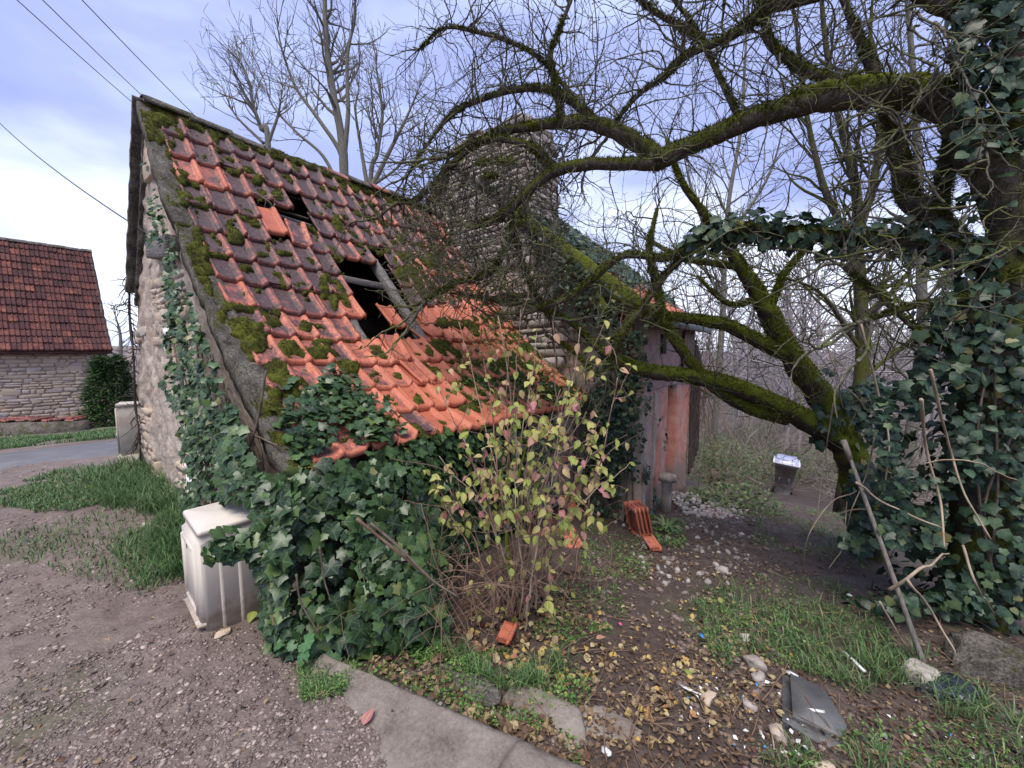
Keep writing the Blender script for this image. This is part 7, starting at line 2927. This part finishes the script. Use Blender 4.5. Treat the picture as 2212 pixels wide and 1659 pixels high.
# ------------------------------------------------------------------ conifer by the lane
def build_conifer():
    base = ground_pt(248, 918)
    t = thing('conifer_bush', base, 'dense dark green conifer bush between cottage and barn', 'bush')
    b = MB()
    b.tube([base - Z3 * .1, base + Z3 * 1.9], [.05, .01], 6)
    b.build('trunk', M['bark_grey'], t)
    mb = MB()
    n = 2600
    z = rng.random(n) ** 1.1
    th = rng.random(n) * 6.28
    rr = (.78 * (1 - z * .62)) * np.sqrt(rng.random(n)) * (0.75 + .5 * fbm(np.stack([np.cos(th), np.sin(th), z * 3], -1), 2, 3, 600))
    p = base + np.stack([np.cos(th) * rr, np.sin(th) * rr, .05 + z * 2.05], -1)
    d = unit(np.stack([np.cos(th), np.sin(th), np.full(n, .35)], -1) + rng.normal(0, .3, (n, 3)))
    for k in range(5):
        q = p + rng.normal(0, .05, p.shape)
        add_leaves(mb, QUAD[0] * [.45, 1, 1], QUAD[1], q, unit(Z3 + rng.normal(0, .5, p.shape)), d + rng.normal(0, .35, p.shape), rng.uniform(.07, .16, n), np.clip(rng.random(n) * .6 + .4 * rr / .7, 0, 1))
    mb.build('crown', M['conifer'], t)


build_conifer()


# ------------------------------------------------------------------ bare trees
def bare_tree(name, trunk, r0, label, mat, seed, nb=16, L=3.0, lev=3, step=.22, up=.05, parent_group=None, kids=.26, start=.25, rmin=.006, mosstwig=None, forks=None):
    random.seed(seed)
    t = thing(name, trunk[0], label, 'tree', parent_group)
    P = spline(np.array(trunk, float), 36)
    r = np.linspace(r0, r0 * .22, 36)
    b = MB()
    b.tube(P, r, 8, .12, seed=seed)
    b.build('trunk', mat, t)
    S = []
    paths = [(P, r)]
    for q, f in enumerate(forks or []):
        Q = spline(np.array(f[0], float), 28)
        rq = np.linspace(f[1], f[1] * .2, 28)
        b = MB()
        b.tube(Q, rq, 7, .12, seed=seed + q + 1)
        b.build('branch', mat, t)
        paths.append((Q, rq))
    for (Q, rq) in paths:
        n = len(Q)
        m = nb if Q is P else max(6, nb // 2)
        for k in range(m):
            i = int((start + (1 - start) * (k + random.random()) / m) * (n - 2))
            T = unit(Q[i + 1] - Q[i])
            d = unit(T * .75 + rng.normal(0, .55, 3) * [1, 1, .5])
            grow(S, tuple(Q[i]), tuple(d), L * random.uniform(.6, 1.1) * (1.1 - .6 * i / n), rq[i] * random.uniform(.4, .6), lev, step, up, .12, kids, .5, rmin)
        for k in range(3):
            T = unit(Q[-1] - Q[-3])
            grow(S, tuple(Q[-1]), tuple(unit(T + rng.normal(0, .25, 3))), L * .6, rq[-1], lev - 1, step, up, .12, kids, .5, rmin)
    segs_build(S, 'crown', mosstwig or mat, t, 4)
    return len(S)


def build_bare_trees():
    g = 'bare winter trees behind the barn'
    n = 0
    D = 15
    A = lambda pts, d=D: [at(u, v, d) for u, v in pts]
    base = lambda u, d: np.array([at(u, 500, d)[0], d, float(terr(at(u, 500, d)[0], d))])
    n += bare_tree('bare_tree', [base(742, D)] + A([(744, 400), (738, 300), (718, 190), (704, 80), (700, -40), (690, -120)]), .20, 'tallest bare tree rising behind the barn ridge', M['bark_grey'], 3, 26, 3.2, 3, .17, .045, g, .36, .42, .0065,
                   None, [(A([(742, 400), (735, 330), (690, 260), (640, 190), (610, 110), (600, 60)]), .10), (A([(744, 330), (752, 240), (750, 130), (765, 40), (770, -40)]), .10), (A([(738, 420), (700, 340), (640, 285), (590, 230), (570, 170)]), .075)])
    n += bare_tree('bare_tree', [base(580, 13)] + A([(580, 330), (565, 280), (548, 230), (538, 180), (520, 130)], 13), .10, 'small bare tree furthest to the left above the roof', M['bark_grey'], 5, 20, 2.2, 3, .14, .05, g, .36, .40, .0055, None, [(A([(575, 320), (600, 250), (610, 190)], 13), .06), (A([(570, 310), (510, 250), (480, 190)], 13), .05)])
    n += bare_tree('bare_tree', [base(800, 14)] + A([(800, 420), (815, 330), (826, 250), (818, 180), (812, 140)], 14), .10, 'multi stemmed bare tree to the right of the tallest one', M['bark_grey'], 7, 20, 2.2, 3, .14, .05, g, .36, .40, .0055,
                   None, [(A([(800, 410), (840, 330), (880, 250), (905, 190)], 14), .09), (A([(795, 410), (780, 320), (768, 240), (775, 190)], 14), .08), (A([(805, 400), (860, 360), (900, 300)], 14), .06)])
    # slim trees on the wood edge at the right
    n += bare_tree('slim_tree', [base(1862, 6.5)] + A([(1862, 800), (1858, 640), (1852, 520), (1850, 420), (1825, 300), (1800, 200), (1780, 60), (1770, -80)], 6.5), .11, 'slim dark tree standing straight beyond the ivy bough', M['bark'], 9, 30, 1.7, 3, .12, .03, None, .33, .15, .004,
                   None, [(A([(1850, 520), (1890, 380), (1900, 250), (1880, 100), (1890, -60)], 6.5), .07), (A([(1848, 540), (1790, 430), (1760, 330), (1735, 200), (1720, 60), (1700, -60)], 6.5), .06), (A([(1862, 760), (1780, 640), (1700, 600), (1640, 580)], 6.5), .035), (A([(1862, 820), (1960, 740), (2060, 700)], 6.5), .035)])
    n += bare_tree('slim_tree', [base(1990, 8)] + A([(1990, 800), (1990, 600), (1985, 400), (1975, 200), (1960, 0), (1950, -100)], 8), .11, 'bare tree glimpsed through the twigs beside the big trunk', M['bark_grey'], 13, 30, 2.0, 3, .14, .03, None, .33, .12, .0045,
                   None, [(A([(1990, 620), (2040, 420), (2060, 220), (2040, 20)], 8), .07), (A([(1988, 520), (1930, 330), (1900, 150), (1850, -40)], 8), .06)])
    n += bare_tree('slim_tree', [base(1560, 12)] + A([(1560, 700), (1565, 560), (1575, 430), (1600, 280), (1610, 120), (1620, -50)], 12), .10, 'bare tree behind the mossy fork', M['bark_grey'], 17, 26, 2.4, 3, .17, .04, None, .33, .2, .006, None, [(A([(1565, 600), (1500, 430), (1470, 300)], 12), .06), (A([(1570, 520), (1660, 380), (1700, 240)], 12), .06)])
    n += bare_tree('bare_tree', [np.array([-24., 23.6, -1.2]), np.array([-24., 23.6, 1.0]), np.array([-24., 23.7, 2.6]), np.array([-24.1, 23.6, 3.7])], .14, 'little bare tree far beyond the conifer bush', M['bark_grey'], 19, 14, 1.7, 2, .2, .05, g, .3, .3, .01)
    print('bare tree segs', n)


build_bare_trees()


def build_woods():
    random.seed(77)
    S = []
    for k in range(150):
        d = random.uniform(13, 58)
        px = random.uniform(.22, 1.45)
        x = px * d
        z = float(terr(x, d))
        h = random.uniform(5.5, 10)
        P = [np.array([x, d, z]), np.array([x + random.gauss(0, .2), d, z + h * .4]), np.array([x + random.gauss(0, .4), d, z + h * .8])]
        Q = spline(P, 7)
        r = random.uniform(.08, .16)
        for i in range(6):
            S.append((tuple(Q[i]), tuple(Q[i + 1]), r * (1 - i * .13), r * (1 - (i + 1) * .13)))
        for j in range(13):
            i = random.randint(1, 5)
            p = Q[i] + (Q[i + 1] - Q[i]) * random.random()
            dd = unit(rng.normal(0, .6, 3) + Z3 * .8)
            grow(S, tuple(p), tuple(dd), h * random.uniform(.25, .42), r * .35, 2, h * .05, .05, .14, .36, .55, .012 + d * .0003)
    print('wood segs', len(S))
    o = segs_build(S, 'far_woods', M['far_wood'], None, 3)
    tag(o, 'pale grey bare woodland filling the valley behind the house')
    # brush between the house and the wood
    S = []
    for k in range(950):
        d = random.uniform(7.0, 20)
        px = random.uniform(.46, 1.3)
        if (px < .84 and d < 10.8) or d < 8:
            continue
        x = px * d
        z = float(terr(x, d))
        grow(S, (x, d, z), tuple(unit(rng.normal(0, .5, 3) + Z3 * .9)), random.uniform(1.2, 3.4), random.uniform(.007, .016), 2, .17, -.01, .16, .24, .7, .004)
    print('brush segs', len(S))
    o = segs_build(S, 'undergrowth', M['brush'], None, 3)
    tag(o, 'tangled brown leafless brush at the edge of the wood')
    # bramble mounds
    mb = MB()
    pos = []
    for (u, v, rx, ry, rz, n) in [(1560, 1010, 1.0, 1.2, 1.3, 2600), (1620, 960, 1.3, 1.4, 1.6, 2600), (1520, 960, .7, 1.2, 1.5, 1500), (1680, 1000, 1.0, 1.2, .9, 1600), (1780, 1010, 1.2, 1.2, 1.1, 1700), (1740, 930, 1.6, 1.6, 1.7, 1700), (1580, 1060, .8, .6, .35, 900), (1860, 980, 1.4, 1.4, 1.5, 1300)]:
        c = ground_pts([u], [v + 30])[0]
        q = unit(rng.normal(0, 1, (n, 3)))
        q[:, 2] = np.abs(q[:, 2])
        q = q * (rng.random((n, 1)) ** .35) * [rx, ry, rz]
        p = c + q
        p[:, 2] = np.maximum(p[:, 2], terr(p[:, 0], p[:, 1]) + .03)
        pos.append(p)
    pos = np.concatenate(pos)
    pos = pos[fbm(pos, 1.4, 3, 700) > .40]
    b_ = pos[:, 0] * N2[0] + pos[:, 1] * N2[1]
    a_ = pos[:, 0] * R2[0] + pos[:, 1] * R2[1]
    pos = pos[(b_ < 1.45) | (a_ > 8.2)]
    add_leaves(mb, QUAD[0] * [1.3, 1, 1], QUAD[1], pos, unit(np.array([-.1, -.5, .8]) + rng.normal(0, .5, pos.shape)), rng.normal(0, 1, pos.shape), rng.uniform(.035, .085, len(pos)), np.clip(rng.random(len(pos)) * .7 + .3 * fbm(pos, .8, 2, 701), 0, 1))
    o = mb.build('bramble_thicket', M['bramble'])
    tag(o, 'dense green bramble thicket between the pink house and the bin', kind='stuff')
    S = []
    for k in range(420):
        p = pos[rng.integers(0, len(pos))]
        grow(S, tuple(p), tuple(unit(rng.normal(0, .7, 3) + Z3 * .3)), random.uniform(.4, 1.1), .005, 1, .09, -.03, .14, .2, .7, .0028)
    # hanging dead creepers on the end of the house
    for k in range(90):
        p = W(random.uniform(7.7, 8.7), 1.55 + rng.normal(0, .08), random.uniform(.4, 2.1))
        grow(S, tuple(p), tuple(unit(rng.normal(0, .25, 3) - Z3)), random.uniform(.5, 1.6), .005, 1, .09, -.04, .12, .12, .6, .0028)
    o = segs_build(S, 'bramble_stems', M['brown_stem'], None, 3)
    tag(o, 'brown bramble canes arching through the thicket')


build_woods()


def build_eave_ivy():
    t = thing('ivy', W(4.2, 2.5, -.4), 'trailing ivy and weeds fringing the far end of the barn eave', 'ivy')
    n = 1500
    a = 2.6 + rng.random(n) * 2.4
    z = .92 - rng.random(n) ** 1.5 * 1.1
    g = fbm(np.stack([a, z], -1), 2.4, 3, 260)
    ok = g > .44
    P = Wv(a, 2.40 + .12 * rng.random(n) - .1 * (z < .75), z)[ok]
    P2a = 3.2 + rng.random(700) * 1.8
    P2 = roof(P2a, rng.random(700) * .7, .05 + .06 * rng.random(700))
    P = np.concatenate([P, P2[fbm(P2, 3, 3, 262) > .46]])
    put_leaves(t, IVYD, P, unit(-N3 * .8 + Z3 * .5 + rng.normal(0, .4, P.shape)), unit(-Z3 * .8 + rng.normal(0, .5, P.shape)), rng.uniform(.03, .065, len(P)), M['ivy'], 120)
    for k in range(5):
        p = [W(2.8 + .45 * k, 2.5, -.4), W(2.8 + .45 * k + rng.normal(0, .1), 2.48, .2), W(2.85 + .45 * k, 2.45, .85)]
        b = MB()
        b.tube(spline(p, 14), np.linspace(.010, .004, 14), 5, .3)
        b.build('stem', M['ivy_stem'], t)


build_eave_ivy()
